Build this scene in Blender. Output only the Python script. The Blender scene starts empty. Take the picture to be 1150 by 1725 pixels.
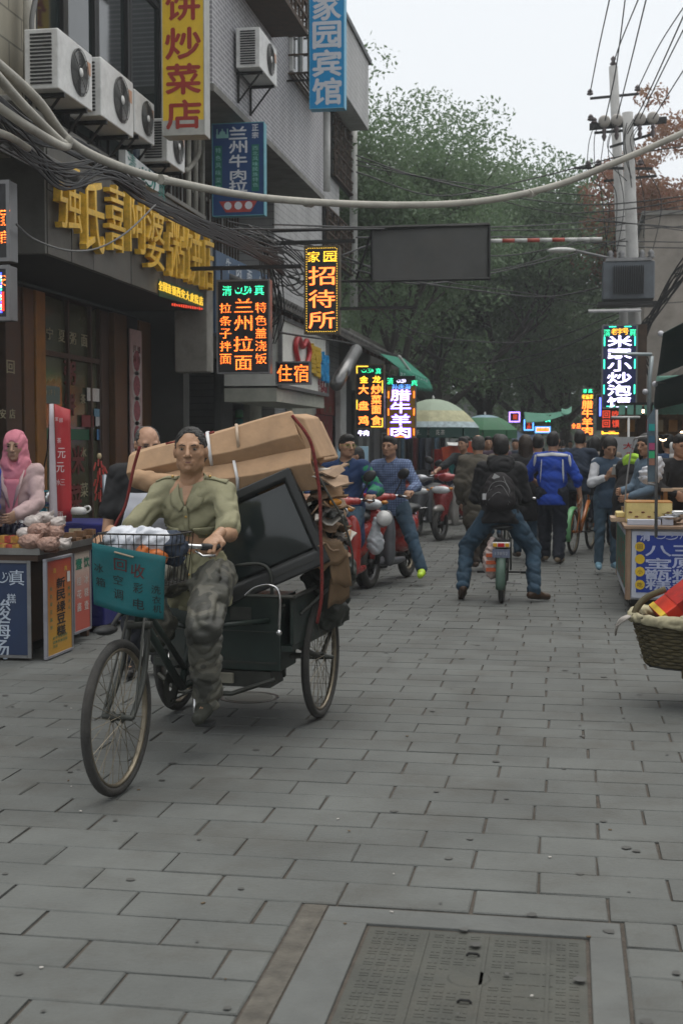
import bpy, bmesh, math, random
import numpy as np
from mathutils import Vector, Matrix
R=math.radians
rnd=random.Random(7)
SC=bpy.context.scene
COL=SC.collection
# ------------------------------------------------------------------ camera
CAMZ=1.55; YAW=9.8; FPX=2200.0; HOR=748.0
cd=bpy.data.cameras.new('camera'); cam=bpy.data.objects.new('camera',cd); COL.objects.link(cam)
cd.sensor_fit='VERTICAL'; cd.sensor_height=36.0; cd.lens=36.0*FPX/1725.0
cd.clip_start=0.1; cd.clip_end=1500
PITCH=math.degrees(math.atan((862.5-HOR)/FPX))
cam.location=(0,0,CAMZ); cam.rotation_euler=(R(90-PITCH),0,R(YAW))
cd.dof.use_dof=True; cd.dof.focus_distance=7.6; cd.dof.aperture_fstop=5.6
SC.camera=cam
# ------------------------------------------------------------------ sky, sun, exposure
SUN_EL=R(74); SUN_ROT=R(200)
w=bpy.data.worlds.new('World'); SC.world=w; w.use_nodes=True
nt=w.node_tree; bg=nt.nodes['Background']
sky=nt.nodes.new('ShaderNodeTexSky'); sky.sky_type='NISHITA'; sky.sun_disc=False
sky.sun_elevation=SUN_EL; sky.sun_rotation=SUN_ROT; sky.air_density=1.0; sky.dust_density=6.0; sky.ozone_density=1.0
hs=nt.nodes.new('ShaderNodeHueSaturation'); hs.inputs['Saturation'].default_value=0.25
nt.links.new(sky.outputs[0],hs.inputs['Color'])
mxw=nt.nodes.new('ShaderNodeMix'); mxw.data_type='RGBA'; mxw.inputs[0].default_value=0.80
mxw.inputs[7].default_value=(8.1,8.4,8.7,1)      # even grey-white cloud layer
nt.links.new(hs.outputs[0],mxw.inputs[6]); nt.links.new(mxw.outputs[2],bg.inputs['Color'])
bg.inputs['Strength'].default_value=0.082
sl=bpy.data.lights.new('sun','SUN'); sl.energy=1.45; sl.angle=R(65); sl.color=(1,.96,.9)
so=bpy.data.objects.new('sun',sl); COL.objects.link(so)
so.rotation_euler=(R(90)-SUN_EL,0,R(180)-SUN_ROT+R(180)); so.location=(0,0,30)
SC.view_settings.view_transform='Standard'; SC.view_settings.look='None'
SC.view_settings.exposure=0.70; SC.view_settings.gamma=1.0; SC.view_settings.use_curve_mapping=False
SC.cycles.max_bounces=6; SC.cycles.diffuse_bounces=4; SC.cycles.glossy_bounces=3; SC.cycles.transmission_bounces=5
SC.cycles.transparent_max_bounces=8; SC.cycles.use_denoising=True
SC.cycles.sample_clamp_indirect=4.0
# ------------------------------------------------------------------ pixel to place
_mw=Matrix.Rotation(R(YAW),3,'Z')@Matrix.Rotation(R(90-PITCH),3,'X')
CO=Vector((0,0,CAMZ))
def ray(px,py): return _mw@Vector(((px-575)/FPX,-(py-862.5)/FPX,-1))
FW=Vector((-math.sin(R(YAW)),math.cos(R(YAW)),0)); RT=Vector((math.cos(R(YAW)),math.sin(R(YAW)),0))
def aty(px,py,Y): d=ray(px,py); return CO+d*(Y/d.y)
def atx(px,py,X): d=ray(px,py); return CO+d*(X/d.x)
def atd(px,py,z): d=ray(px,py); return CO+d*(z/d.dot(FW))
def gnd(px,py): d=ray(px,py); return CO+d*(-CAMZ/d.z)
def gd(px,z): p=atd(px,HOR,z); return Vector((p.x,p.y,0))
def ppm(z): return FPX/z
# ------------------------------------------------------------------ tags
def tag(o,label=None,cat=None,group=None,kind=None):
    if label: o['label']=label
    if cat: o['category']=cat
    if group: o['group']=group
    if kind: o['kind']=kind
    return o
def empty(name,loc=(0,0,0),rz=0,label=None,cat=None,group=None):
    o=bpy.data.objects.new(name,None); COL.objects.link(o); o.empty_display_size=.1
    o.location=loc; o.rotation_euler=(0,0,rz)
    return tag(o,label,cat,group)
def copy_tree(o,parent=None):
    c=o.copy(); COL.objects.link(c); c.parent=parent
    for ch in list(o.children): copy_tree(ch,c)
    return c
# ------------------------------------------------------------------ materials
MATS={}
def mat(name,col,r=.7,m=0.0,var=.18,sc=6.0,bump=0.0,bs=60.0,rand=0.0,spec=.4,dirt=0.0,emit=0,alpha=1,coat=0,world=False):
    if name in MATS: return MATS[name]
    M=bpy.data.materials.new(name); M.use_nodes=True; n=M.node_tree.nodes; L=M.node_tree.links
    b=n['Principled BSDF']; b.inputs['Roughness'].default_value=r; b.inputs['Metallic'].default_value=m
    b.inputs['Specular IOR Level'].default_value=spec; b.inputs['Coat Weight'].default_value=coat
    tc=n.new('ShaderNodeTexCoord'); c=(*col,1); TV_=n.new('ShaderNodeNewGeometry').outputs['Position'] if world else tc.outputs['Object']
    src=None
    if var>0:
        nz=n.new('ShaderNodeTexNoise'); nz.inputs['Scale'].default_value=sc; nz.inputs['Detail'].default_value=6; nz.inputs['Roughness'].default_value=.6
        L.new(TV_,nz.inputs['Vector'])
        mr=n.new('ShaderNodeMapRange'); mr.inputs[1].default_value=.3; mr.inputs[2].default_value=.7
        mr.inputs[3].default_value=1-var; mr.inputs[4].default_value=1+var; L.new(nz.outputs[0],mr.inputs[0])
        mx=n.new('ShaderNodeMix'); mx.data_type='RGBA'; mx.blend_type='MULTIPLY'; mx.inputs[0].default_value=1
        mx.inputs[6].default_value=c; L.new(mr.outputs[0],mx.inputs[7]); src=mx.outputs[2]
        rr=n.new('ShaderNodeMapRange'); rr.inputs[3].default_value=max(0,r-.12); rr.inputs[4].default_value=min(1,r+.12)
        L.new(nz.outputs[0],rr.inputs[0]); L.new(rr.outputs[0],b.inputs['Roughness'])
    if dirt>0:
        nd=n.new('ShaderNodeTexNoise'); nd.inputs['Scale'].default_value=2.3; nd.inputs['Detail'].default_value=9; nd.inputs['Roughness'].default_value=.72
        L.new(TV_,nd.inputs['Vector'])
        md=n.new('ShaderNodeMapRange'); md.inputs[1].default_value=.48; md.inputs[2].default_value=.72; md.inputs[4].default_value=dirt; L.new(nd.outputs[0],md.inputs[0])
        m2=n.new('ShaderNodeMix'); m2.data_type='RGBA'; L.new(md.outputs[0],m2.inputs[0])
        if src: L.new(src,m2.inputs[6])
        else: m2.inputs[6].default_value=c
        m2.inputs[7].default_value=(.055,.047,.036,1); src=m2.outputs[2]
    if rand>0:
        oi=n.new('ShaderNodeObjectInfo'); ge=n.new('ShaderNodeNewGeometry'); ad=n.new('ShaderNodeMath'); ad.operation='ADD'
        L.new(oi.outputs['Random'],ad.inputs[0]); L.new(ge.outputs['Random Per Island'],ad.inputs[1])
        fr=n.new('ShaderNodeMath'); fr.operation='FRACT'; L.new(ad.outputs[0],fr.inputs[0])
        m3=n.new('ShaderNodeMapRange'); m3.inputs[3].default_value=1-rand; m3.inputs[4].default_value=1+rand; L.new(fr.outputs[0],m3.inputs[0])
        m4=n.new('ShaderNodeMix'); m4.data_type='RGBA'; m4.blend_type='MULTIPLY'; m4.inputs[0].default_value=1
        if src: L.new(src,m4.inputs[6])
        else: m4.inputs[6].default_value=c
        L.new(m3.outputs[0],m4.inputs[7]); src=m4.outputs[2]
    if src: L.new(src,b.inputs['Base Color'])
    else: b.inputs['Base Color'].default_value=c
    if bump>0:
        bn=n.new('ShaderNodeTexNoise'); bn.inputs['Scale'].default_value=bs; bn.inputs['Detail'].default_value=5
        L.new(TV_,bn.inputs['Vector'])
        bp=n.new('ShaderNodeBump'); bp.inputs['Strength'].default_value=bump; bp.inputs['Distance'].default_value=.01
        L.new(bn.outputs[0],bp.inputs['Height']); L.new(bp.outputs[0],b.inputs['Normal'])
    if emit>0:
        b.inputs['Emission Strength'].default_value=emit; b.inputs['Emission Color'].default_value=c
    if alpha<1: b.inputs['Alpha'].default_value=alpha
    MATS[name]=M; M.diffuse_color=(*col,1)
    return M
def led(name,col,s=3.0,pitch=.024,dots=True):
    if name in MATS: return MATS[name]
    M=bpy.data.materials.new(name); M.use_nodes=True; n=M.node_tree.nodes; L=M.node_tree.links
    b=n['Principled BSDF']; b.inputs['Base Color'].default_value=(*[c*.25+.01 for c in col],1); b.inputs['Roughness'].default_value=.5
    b.inputs['Emission Color'].default_value=(*col,1)
    if dots:
        tc=n.new('ShaderNodeTexCoord'); sx=n.new('ShaderNodeSeparateXYZ'); L.new(tc.outputs['Object'],sx.inputs[0])
        sq=[]
        for k in (0,2):
            a=n.new('ShaderNodeMath'); a.operation='MULTIPLY'; a.inputs[1].default_value=2*math.pi/pitch; L.new(sx.outputs[k],a.inputs[0])
            s2=n.new('ShaderNodeMath'); s2.operation='SINE'; L.new(a.outputs[0],s2.inputs[0]); sq.append(s2)
        ad=n.new('ShaderNodeMath'); ad.operation='ADD'; L.new(sq[0].outputs[0],ad.inputs[0]); L.new(sq[1].outputs[0],ad.inputs[1])
        mr=n.new('ShaderNodeMapRange'); mr.inputs[1].default_value=-.6; mr.inputs[2].default_value=1.0; mr.inputs[3].default_value=.12*s; mr.inputs[4].default_value=s*1.35
        L.new(ad.outputs[0],mr.inputs[0]); L.new(mr.outputs[0],b.inputs['Emission Strength'])
    else: b.inputs['Emission Strength'].default_value=s
    MATS[name]=M; return M
# ------------------------------------------------------------------ mesh builder
class MB:
    def __init__(s): s.v=[]; s.f=[]; s.mi=[]; s.cur=0
    def poly(s,vs,fs):
        o=len(s.v); s.v+= [tuple(v) for v in vs]; s.f+=[tuple(i+o for i in f) for f in fs]; s.mi+=[s.cur]*len(fs); return s
    def box(s,c,d,rot=None):
        hx,hy,hz=d[0]/2,d[1]/2,d[2]/2; c=Vector(c)
        vs=[Vector((x,y,z)) for x in(-hx,hx) for y in(-hy,hy) for z in(-hz,hz)]
        if rot is not None:
            rm=rot if isinstance(rot,Matrix) else Matrix.Rotation(rot,3,'Z'); vs=[rm@v for v in vs]
        return s.poly([v+c for v in vs],[(0,1,3,2),(4,6,7,5),(0,4,5,1),(2,3,7,6),(0,2,6,4),(1,5,7,3)])
    def bb(s,x0,y0,z0,x1,y1,z1): return s.box(((x0+x1)/2,(y0+y1)/2,(z0+z1)/2),(abs(x1-x0),abs(y1-y0),abs(z1-z0)))
    def hull(s,q0,q1):
        """two quads (same winding) joined to a slab"""
        return s.poly(list(q0)+list(q1),[(3,2,1,0),(4,5,6,7)]+[(i,(i+1)%4,(i+1)%4+4,i+4) for i in range(4)])
    def tube(s,pts,r,n=8,closed=False,caps=True,flat=None):
        P=[Vector(p) for p in pts]; m=len(P)
        rr=r if isinstance(r,(list,tuple)) else [r]*m
        vs=[]; up=Vector((0,0,1)); prev=None
        for i,p in enumerate(P):
            if closed: t=P[(i+1)%m]-P[i-1]
            else: t=P[min(i+1,m-1)]-P[max(i-1,0)]
            t.normalize()
            if prev is None:
                a=t.cross(up); 
                if a.length<.05: a=t.cross(Vector((1,0,0)))
            else: a=prev-t*prev.dot(t)
            a.normalize(); prev=a; b=t.cross(a)
            for k in range(n):
                th=2*math.pi*k/n; bbz=rr[i]*(flat or 1)
                vs.append(p+a*math.cos(th)*rr[i]+b*math.sin(th)*bbz)
        fs=[]
        for i in range(m if closed else m-1):
            j=(i+1)%m
            for k in range(n):
                l=(k+1)%n; fs.append((i*n+k,i*n+l,j*n+l,j*n+k))
        if caps and not closed: fs.append(tuple(range(n-1,-1,-1))); fs.append(tuple((m-1)*n+k for k in range(n)))
        return s.poly(vs,fs)
    def cyl(s,a,b,r0,r1=None,n=12): return s.tube([a,b],[r0,r0 if r1 is None else r1],n)
    def lathe(s,prof,c=(0,0,0),n=20,axis=None,a0=0,a1=2*math.pi):
        """prof: list of (r,h) round local z through c; axis: Matrix 3x3"""
        c=Vector(c); full=abs(a1-a0-2*math.pi)<1e-6; nn=n if full else n+1; vs=[]
        for (r,h) in prof:
            for k in range(nn):
                th=a0+(a1-a0)*k/n; v=Vector((r*math.cos(th),r*math.sin(th),h))
                vs.append((axis@v if axis else v)+c)
        fs=[]
        for i in range(len(prof)-1):
            for k in range(n):
                l=(k+1)%nn if full else k+1; fs.append((i*nn+k,i*nn+l,(i+1)*nn+l,(i+1)*nn+k))
        return s.poly(vs,fs)
    def ell(s,c,r,n=10,rot=None):
        m=max(4,n//2+1)
        prof=[(max(1e-4,math.sin(math.pi*i/m)),-math.cos(math.pi*i/m)) for i in range(m+1)]
        c=Vector(c); o=len(s.v); s.lathe(prof,(0,0,0),n)
        for i in range(o,len(s.v)):
            v=Vector(s.v[i]); v=Vector((v.x*r[0],v.y*r[1],v.z*r[2]))
            if rot is not None: v=rot@v
            s.v[i]=tuple(v+c)
        return s
    def torus(s,c,R_,r,n=28,k=8,axis=None,rz=None):
        pts=[]; c=Vector(c)
        prof=[(R_+r*math.cos(2*math.pi*i/k),(rz or r)*math.sin(2*math.pi*i/k)) for i in range(k+1)]
        return s.lathe(prof,c,n,axis)
    def grid(s,fn,nu,nv):
        vs=[fn(i/nu,j/nv) for j in range(nv+1) for i in range(nu+1)]
        fs=[(j*(nu+1)+i,j*(nu+1)+i+1,(j+1)*(nu+1)+i+1,(j+1)*(nu+1)+i) for j in range(nv) for i in range(nu)]
        return s.poly(vs,fs)
    def mesh(s,name,mats,smooth=False):
        me=bpy.data.meshes.new(name); me.from_pydata([tuple(v) for v in s.v],[],s.f)
        for m in (mats if isinstance(mats,(list,tuple)) else [mats]): me.materials.append(m)
        if any(s.mi): me.polygons.foreach_set('material_index',s.mi)
        if smooth: me.polygons.foreach_set('use_smooth',[True]*len(s.f))
        me.update(); return me
    def build(s,name,mats,parent=None,smooth=False,bevel=0,loc=None,solid=0):
        o=bpy.data.objects.new(name,s.mesh(name,mats,smooth)); COL.objects.link(o)
        if parent: o.parent=parent
        if loc is not None: o.location=loc
        if solid:
            md=o.modifiers.new('s','SOLIDIFY'); md.thickness=solid; md.offset=0
        if bevel:
            md=o.modifiers.new('b','BEVEL'); md.width=bevel; md.segments=2; md.limit_method='ANGLE'; md.angle_limit=R(40)
            if smooth is False:
                o.data.polygons.foreach_set('use_smooth',[True]*len(o.data.polygons)); md.harden_normals=True
        elif smooth=='auto': pass
        return o
def smooth_angle(o,a=40):
    o.data.polygons.foreach_set('use_smooth',[True]*len(o.data.polygons)); o.data.set_sharp_from_angle(angle=R(a)); return o
AX=Matrix(((0,0,1),(1,0,0),(0,1,0)))      # lathe axis -> +x
AY=Matrix(((1,0,0),(0,0,-1),(0,1,0)))     # lathe axis -> -y... +y up
def catmull(pts,n=8):
    P=[Vector(p) for p in pts]; P=[P[0]*2-P[1]]+P+[P[-1]*2-P[-2]]; out=[]
    for i in range(1,len(P)-2):
        for k in range(n):
            t=k/n; a,b,c,d=P[i-1],P[i],P[i+1],P[i+2]
            out.append(.5*((2*b)+(c-a)*t+(2*a-5*b+4*c-d)*t*t+(3*b-a-3*c+d)*t**3))
    out.append(P[-2]); return out
# ------------------------------------------------------------------ glyphs
GL={}
def load_glyphs(chars,offset):
    obs=[]
    for ch in sorted(set(chars)-{k[0] for k in GL}):
        c=bpy.data.curves.new('g','FONT'); c.body=ch; c.resolution_u=3
        o=bpy.data.objects.new('g',c); COL.objects.link(o); obs.append((ch,o,c))
    dg=bpy.context.evaluated_depsgraph_get(); dg.update()
    for ch,o,c in obs:
        me=bpy.data.meshes.new_from_object(o.evaluated_get(dg))
        v=np.array([x.co[:2] for x in me.vertices]) if len(me.vertices) else np.zeros((0,2))
        fs=[tuple(p.vertices) for p in me.polygons]
        if len(v):
            a,b=v.min(0),v.max(0); s=max(b[0]-a[0],b[1]-a[1]); mid=(a+b)/2
            v=(v-mid)/s; asp=(b-a)/s
            e={}
            for f in fs:
                for i in range(len(f)):
                    k=(f[i],f[(i+1)%len(f)]); e[k]=1
            rim=[k for k in e if (k[1],k[0]) not in e]
            GL[(ch,0)]=(v,fs,asp,rim)
        bpy.data.objects.remove(o); bpy.data.curves.remove(c); bpy.data.meshes.remove(me)
def put(mb,ch,cx,cz,w,h,y=0,off=.02,depth=0,frame=None,stretch=True,shear=0):
    """a glyph on a local x-z plate, facing -y"""
    g=GL.get((ch,0))
    if g is None: return
    v,fs,asp,rim=g
    if stretch: sx,sz=w/asp[0],h/asp[1]
    else: sx=sz=min(w/asp[0],h/asp[1])
    if asp[1]<.35: sz=sx*1.0
    if asp[0]<.35: sx=sz
    n=len(v); k=(.016,.03)[off>.03]*min(w,h) if off!=.01 else .004*min(w,h)
    sh=((-k,0),(k,0),(0,-k),(0,k)) if off>.03 else ((-k*.6,0),(k*.6,0))
    for q,(dx,dz) in enumerate(sh):
        e=.0004*q
        def tr(x,z,yy):
            p=Vector((cx+x*sx+dx+shear*z*sz,yy-e*(1 if depth==0 else 3),cz+z*sz+dz)); return frame@p if frame else p
        f0=[tr(x,z,y-depth) for x,z in v]
        if depth>0:
            b0=[tr(x,z,y) for x,z in v]
            mb.poly(f0+b0,fs+[(a_+n,b_+n,b_,a_) for a_,b_ in rim])
        else: mb.poly(f0,fs)
def squiggle(mb,cx,cz,w,h,y,r=.05,frame=None):
    """flowing script strokes"""
    S=[[(-.5,.1),(-.42,-.25),(-.25,-.3),(-.12,-.1),(-.08,.3)],[(-.1,-.3),(.1,-.38),(.3,-.2),(.36,.15)],[(.12,.45),(.18,.1),(.1,-.1)],[(.4,.4),(.48,.0),(.42,-.35)],[(-.32,.2),(-.26,.26)],[(.24,.35),(.3,.3)]]
    for st in S:
        pts=catmull([(cx+a*w,y,cz+b*h) for a,b in st],4)
        if frame: pts=[frame@p for p in pts]
        n=len(pts); mb.tube(pts,[r*min(w,h)*(.55+.6*math.sin(math.pi*i/(n-1))) for i in range(n)],4)
# ------------------------------------------------------------------ smooth bodies: distance field meshed by surface nets
def field_mesh(prims,h,noise=None,pad=.03,cuts=()):
    """prims: ('c',a,b,ra,rb,k) capsule, ('e',centre,radii,rot3x3|None,k) ellipsoid, negative kind 'C','E' subtract"""
    lo=np.full(3,1e9); hi=np.full(3,-1e9)
    for p in prims:
        if p[0]=='c':
            for q,r in((p[1],p[3]),(p[2],p[4])): lo=np.minimum(lo,np.array(q)-r); hi=np.maximum(hi,np.array(q)+r)
        elif p[0]=='e':
            r=max(p[2]); lo=np.minimum(lo,np.array(p[1])-r); hi=np.maximum(hi,np.array(p[1])+r)
    lo-=pad; hi+=pad
    N=np.maximum(4,np.ceil((hi-lo)/h).astype(int)+1)
    ax=[lo[i]+h*np.arange(N[i]) for i in range(3)]
    D=np.full(N,.08,dtype=np.float32)
    for p in prims:
        kind=p[0]; k=p[-1]
        if kind in 'cC':
            a=np.array(p[1],float); b=np.array(p[2],float); mr=max(p[3],p[4]); l0=np.minimum(a,b)-mr; h0=np.maximum(a,b)+mr
        else:
            a=np.array(p[1],float); mr=max(p[2]); l0=a-mr; h0=a+mr
        m=k+2*h+.02
        i0=np.clip(((l0-m-lo)/h).astype(int),0,N-1); i1=np.clip(((h0+m-lo)/h).astype(int)+2,1,N)
        sl=tuple(slice(i0[i],i1[i]) for i in range(3))
        X,Y,Z=np.meshgrid(*[ax[i][sl[i]] for i in range(3)],indexing='ij')
        if X.size==0: continue
        if kind in 'cC':
            ba=b-a; L2=max(1e-9,ba@ba)
            px,py,pz=X-a[0],Y-a[1],Z-a[2]
            t=np.clip((px*ba[0]+py*ba[1]+pz*ba[2])/L2,0,1)
            d=np.sqrt((px-t*ba[0])**2+(py-t*ba[1])**2+(pz-t*ba[2])**2)-(p[3]+(p[4]-p[3])*t)
        else:
            q=np.stack([X-a[0],Y-a[1],Z-a[2]],-1)
            if p[3] is not None: q=q@np.array(p[3])
            r=np.array(p[2]); k0=np.sqrt(((q/r)**2).sum(-1)); k1=np.sqrt(((q/r**2)**2).sum(-1))+1e-9
            d=k0*(k0-1)/k1
        C=D[sl]
        if kind.islower():
            hh=np.clip(.5+.5*(C-d)/k,0,1) if k>0 else (C>d)*1.0
            D[sl]=C*(1-hh)+d*hh-(k*hh*(1-hh) if k>0 else 0)
        else:
            nd=-d; hh=np.clip(.5-.5*(C-nd)/k,0,1) if k>0 else (C<nd)*1.0
            D[sl]=C*(1-hh)+nd*hh+(k*hh*(1-hh) if k>0 else 0)
    if noise or cuts:
        X,Y,Z=np.meshgrid(*ax,indexing='ij')
        if noise:
            for (amp,wl,ph) in noise:
                f=6.283/wl
                u=(X*.55+Z+Y*.25)*f+1.5*np.sin(Y*f*.6+ph)+1.3*np.sin(X*f*.37+2*ph); v=(Z*.6-X*.9+Y*.4)*f+1.4*np.sin(Z*f*.45+ph*3)
                mk=.5+.5*np.sin((X+Y*1.3)*f*.31+ph*2+1.6*np.sin(Z*f*.23+ph))
                D=D+amp*1.25*((1-2*np.abs(np.sin(u*.5)))*mk+(.5-np.abs(np.sin(v*.5)))*(1-mk))
        for (p0,nrm) in cuts:      # keep the side the normal points away from
            D=np.maximum(D,(X-p0[0])*nrm[0]+(Y-p0[1])*nrm[1]+(Z-p0[2])*nrm[2])
    return nets(D,lo,h)
def nets(D,lo,h):
    S=D<0
    c=[S[i:S.shape[0]-1+i,j:S.shape[1]-1+j,k:S.shape[2]-1+k] for i in(0,1) for j in(0,1) for k in(0,1)]
    cnt=sum(x.astype(np.int8) for x in c); act=(cnt>0)&(cnt<8)
    idx=np.full(act.shape,-1,int); I=np.argwhere(act); idx[act]=np.arange(len(I))
    acc=np.zeros((len(I),3)); num=np.zeros(len(I))
    off=[(i,j,k) for i in(0,1) for j in(0,1) for k in(0,1)]
    val=[D[I[:,0]+o[0],I[:,1]+o[1],I[:,2]+o[2]] for o in off]
    for a in range(8):
        for b in range(a+1,8):
            if sum(abs(off[a][q]-off[b][q]) for q in range(3))!=1: continue
            va,vb=val[a],val[b]; x=(va<0)!=(vb<0)
            t=np.where(x,va/np.where(x,va-vb,1),0)
            P=np.array(off[a])[None]+t[:,None]*(np.array(off[b])-np.array(off[a]))[None]
            acc+=np.where(x[:,None],P,0); num+=x
    V=lo+h*(I+acc/np.maximum(num,1)[:,None])
    F=[]
    for axn in range(3):
        b,c2=[q for q in range(3) if q!=axn]
        s0=[slice(None)]*3; s1=[slice(None)]*3; s0[axn]=slice(0,-1); s1[axn]=slice(1,None)
        A=S[tuple(s0)]; B=S[tuple(s1)]; E=np.argwhere(A!=B)
        ok=(E[:,b]>0)&(E[:,c2]>0)&(E[:,b]<S.shape[b]-1)&(E[:,c2]<S.shape[c2]-1); E=E[ok]
        if len(E)==0: continue
        fl=A[E[:,0],E[:,1],E[:,2]]
        def cell(db,dc):
            e=E.copy(); e[:,b]-=db; e[:,c2]-=dc; return idx[e[:,0],e[:,1],e[:,2]]
        q=np.stack([cell(1,1),cell(0,1),cell(0,0),cell(1,0)],1)
        if axn==1: fl=~fl
        q=np.where(fl[:,None],q,q[:,::-1]); F.append(q)
    F=np.concatenate(F) if F else np.zeros((0,4),int); F=F[(F>=0).all(1)]
    return V,F
def np_obj(name,parts,m,parent=None,smooth=True):
    """parts: list of (V,F) merged into one mesh"""
    vs=[];fs=[];o=0
    for V,F in parts: vs.append(V); fs.append(F+o); o+=len(V)
    V=np.concatenate(vs).astype(np.float32); F=np.concatenate(fs).astype(np.int32)
    me=bpy.data.meshes.new(name); k=F.shape[1]
    me.vertices.add(len(V)); me.vertices.foreach_set('co',V.ravel())
    me.loops.add(F.size); me.loops.foreach_set('vertex_index',F.ravel())
    me.polygons.add(len(F)); me.polygons.foreach_set('loop_start',np.arange(0,F.size,k,dtype=np.int32))
    try: me.polygons.foreach_set('loop_total',np.full(len(F),k,dtype=np.int32))
    except Exception: pass
    if smooth: me.polygons.foreach_set('use_smooth',np.ones(len(F),bool))
    me.materials.append(m); me.update(calc_edges=True); me.validate()
    ob=bpy.data.objects.new(name,me); COL.objects.link(ob)
    if parent: ob.parent=parent
    return ob
def V3(*a): return Vector(a)
def ik(a,t,l1,l2,hint):
    a=Vector(a); t=Vector(t); d=t-a; L=d.length; mx=(l1+l2)*.999
    if L>mx: t=a+d*(mx/L); d=t-a; L=mx
    u=d/L; x=(l1*l1-l2*l2+L*L)/(2*L); h=math.sqrt(max(0,l1*l1-x*x))
    hv=Vector(hint); hv=hv-u*hv.dot(u); hv.normalize()
    return a+u*x+hv*h, t
def rotm(rx=0,ry=0,rz=0): return Matrix.Rotation(rz,3,'Z')@Matrix.Rotation(rx,3,'X')@Matrix.Rotation(ry,3,'Y')
SKIN=mat('skin',(.36,.205,.13),.5,var=.10,sc=14,bump=.12,bs=120,spec=.35)
SKIN_T=mat('skin_tanned',(.34,.195,.115),.48,var=.14,sc=18,bump=.22,bs=90,spec=.35)
HAIR=mat('hair_black',(.012,.011,.010),.55,var=.3,sc=30,bump=.8,bs=160)
HAIRG=mat('hair_greying',(.06,.055,.05),.6,var=.4,sc=40,bump=.8,bs=160)
DARK=mat('pupil_dark',(.012,.009,.008),.25,var=0)
EYEW=mat('eye_white',(.22,.17,.13),.4,var=0)
LIP=mat('lip',(.20,.085,.07),.5,var=.1)
def hand_prims(w,d,n,s,curl=(20,30,25),scale=1.0,grip=False,mirror=1):
    """w wrist, d finger direction, n palm-facing normal, s thumb side"""
    w=Vector(w); d=Vector(d).normalized(); n=Vector(n); n=(n-d*n.dot(d)).normalized(); s_=d.cross(n)*mirror
    q=scale; P=[]
    rot=np.array([[s_.x,n.x,d.x],[s_.y,n.y,d.y],[s_.z,n.z,d.z]])
    P.append(('c',w-d*.05*q,w+d*.01*q,.027*q,.026*q,.01))
    P.append(('e',w+d*.048*q,(.042*q,.0165*q,.052*q),rot,.012))
    for i,(o,L,r) in enumerate(((.031,.95,.0098),(.0105,1.05,.0100),(-.010,1.0,.0096),(-.029,.78,.0086))):
        p=w+d*(.085-.006*abs(i-1))*q+s_*o*q; a=0; dirv=d+s_*(o*1.2)
        dirv.normalize()
        for j,seg in enumerate((.040,.027,.021)):
            a+=R(curl[j]); v=dirv*math.cos(a)+n*math.sin(a); e=p+v*seg*L*q
            P.append(('c',p,e,r*q*(1-.07*j),r*q*(.93-.07*j),.004)); p=e
    b=w+d*.022*q+s_*.028*q; v=(s_*.75+d*.62+n*.25).normalized(); m=b+v*.036*q
    v2=(s_*(.25 if not grip else -.35)+d*.75+n*.6).normalized(); m2=m+v2*.030*q; m3=m2+(v2*.6+n*.3-s_*.3).normalized()*.022*q
    P+= [('c',b,m,.016*q,.0125*q,.008),('c',m,m2,.0122*q,.0108*q,.004),('c',m2,m3,.0108*q,.0092*q,.003)]
    return P
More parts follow.
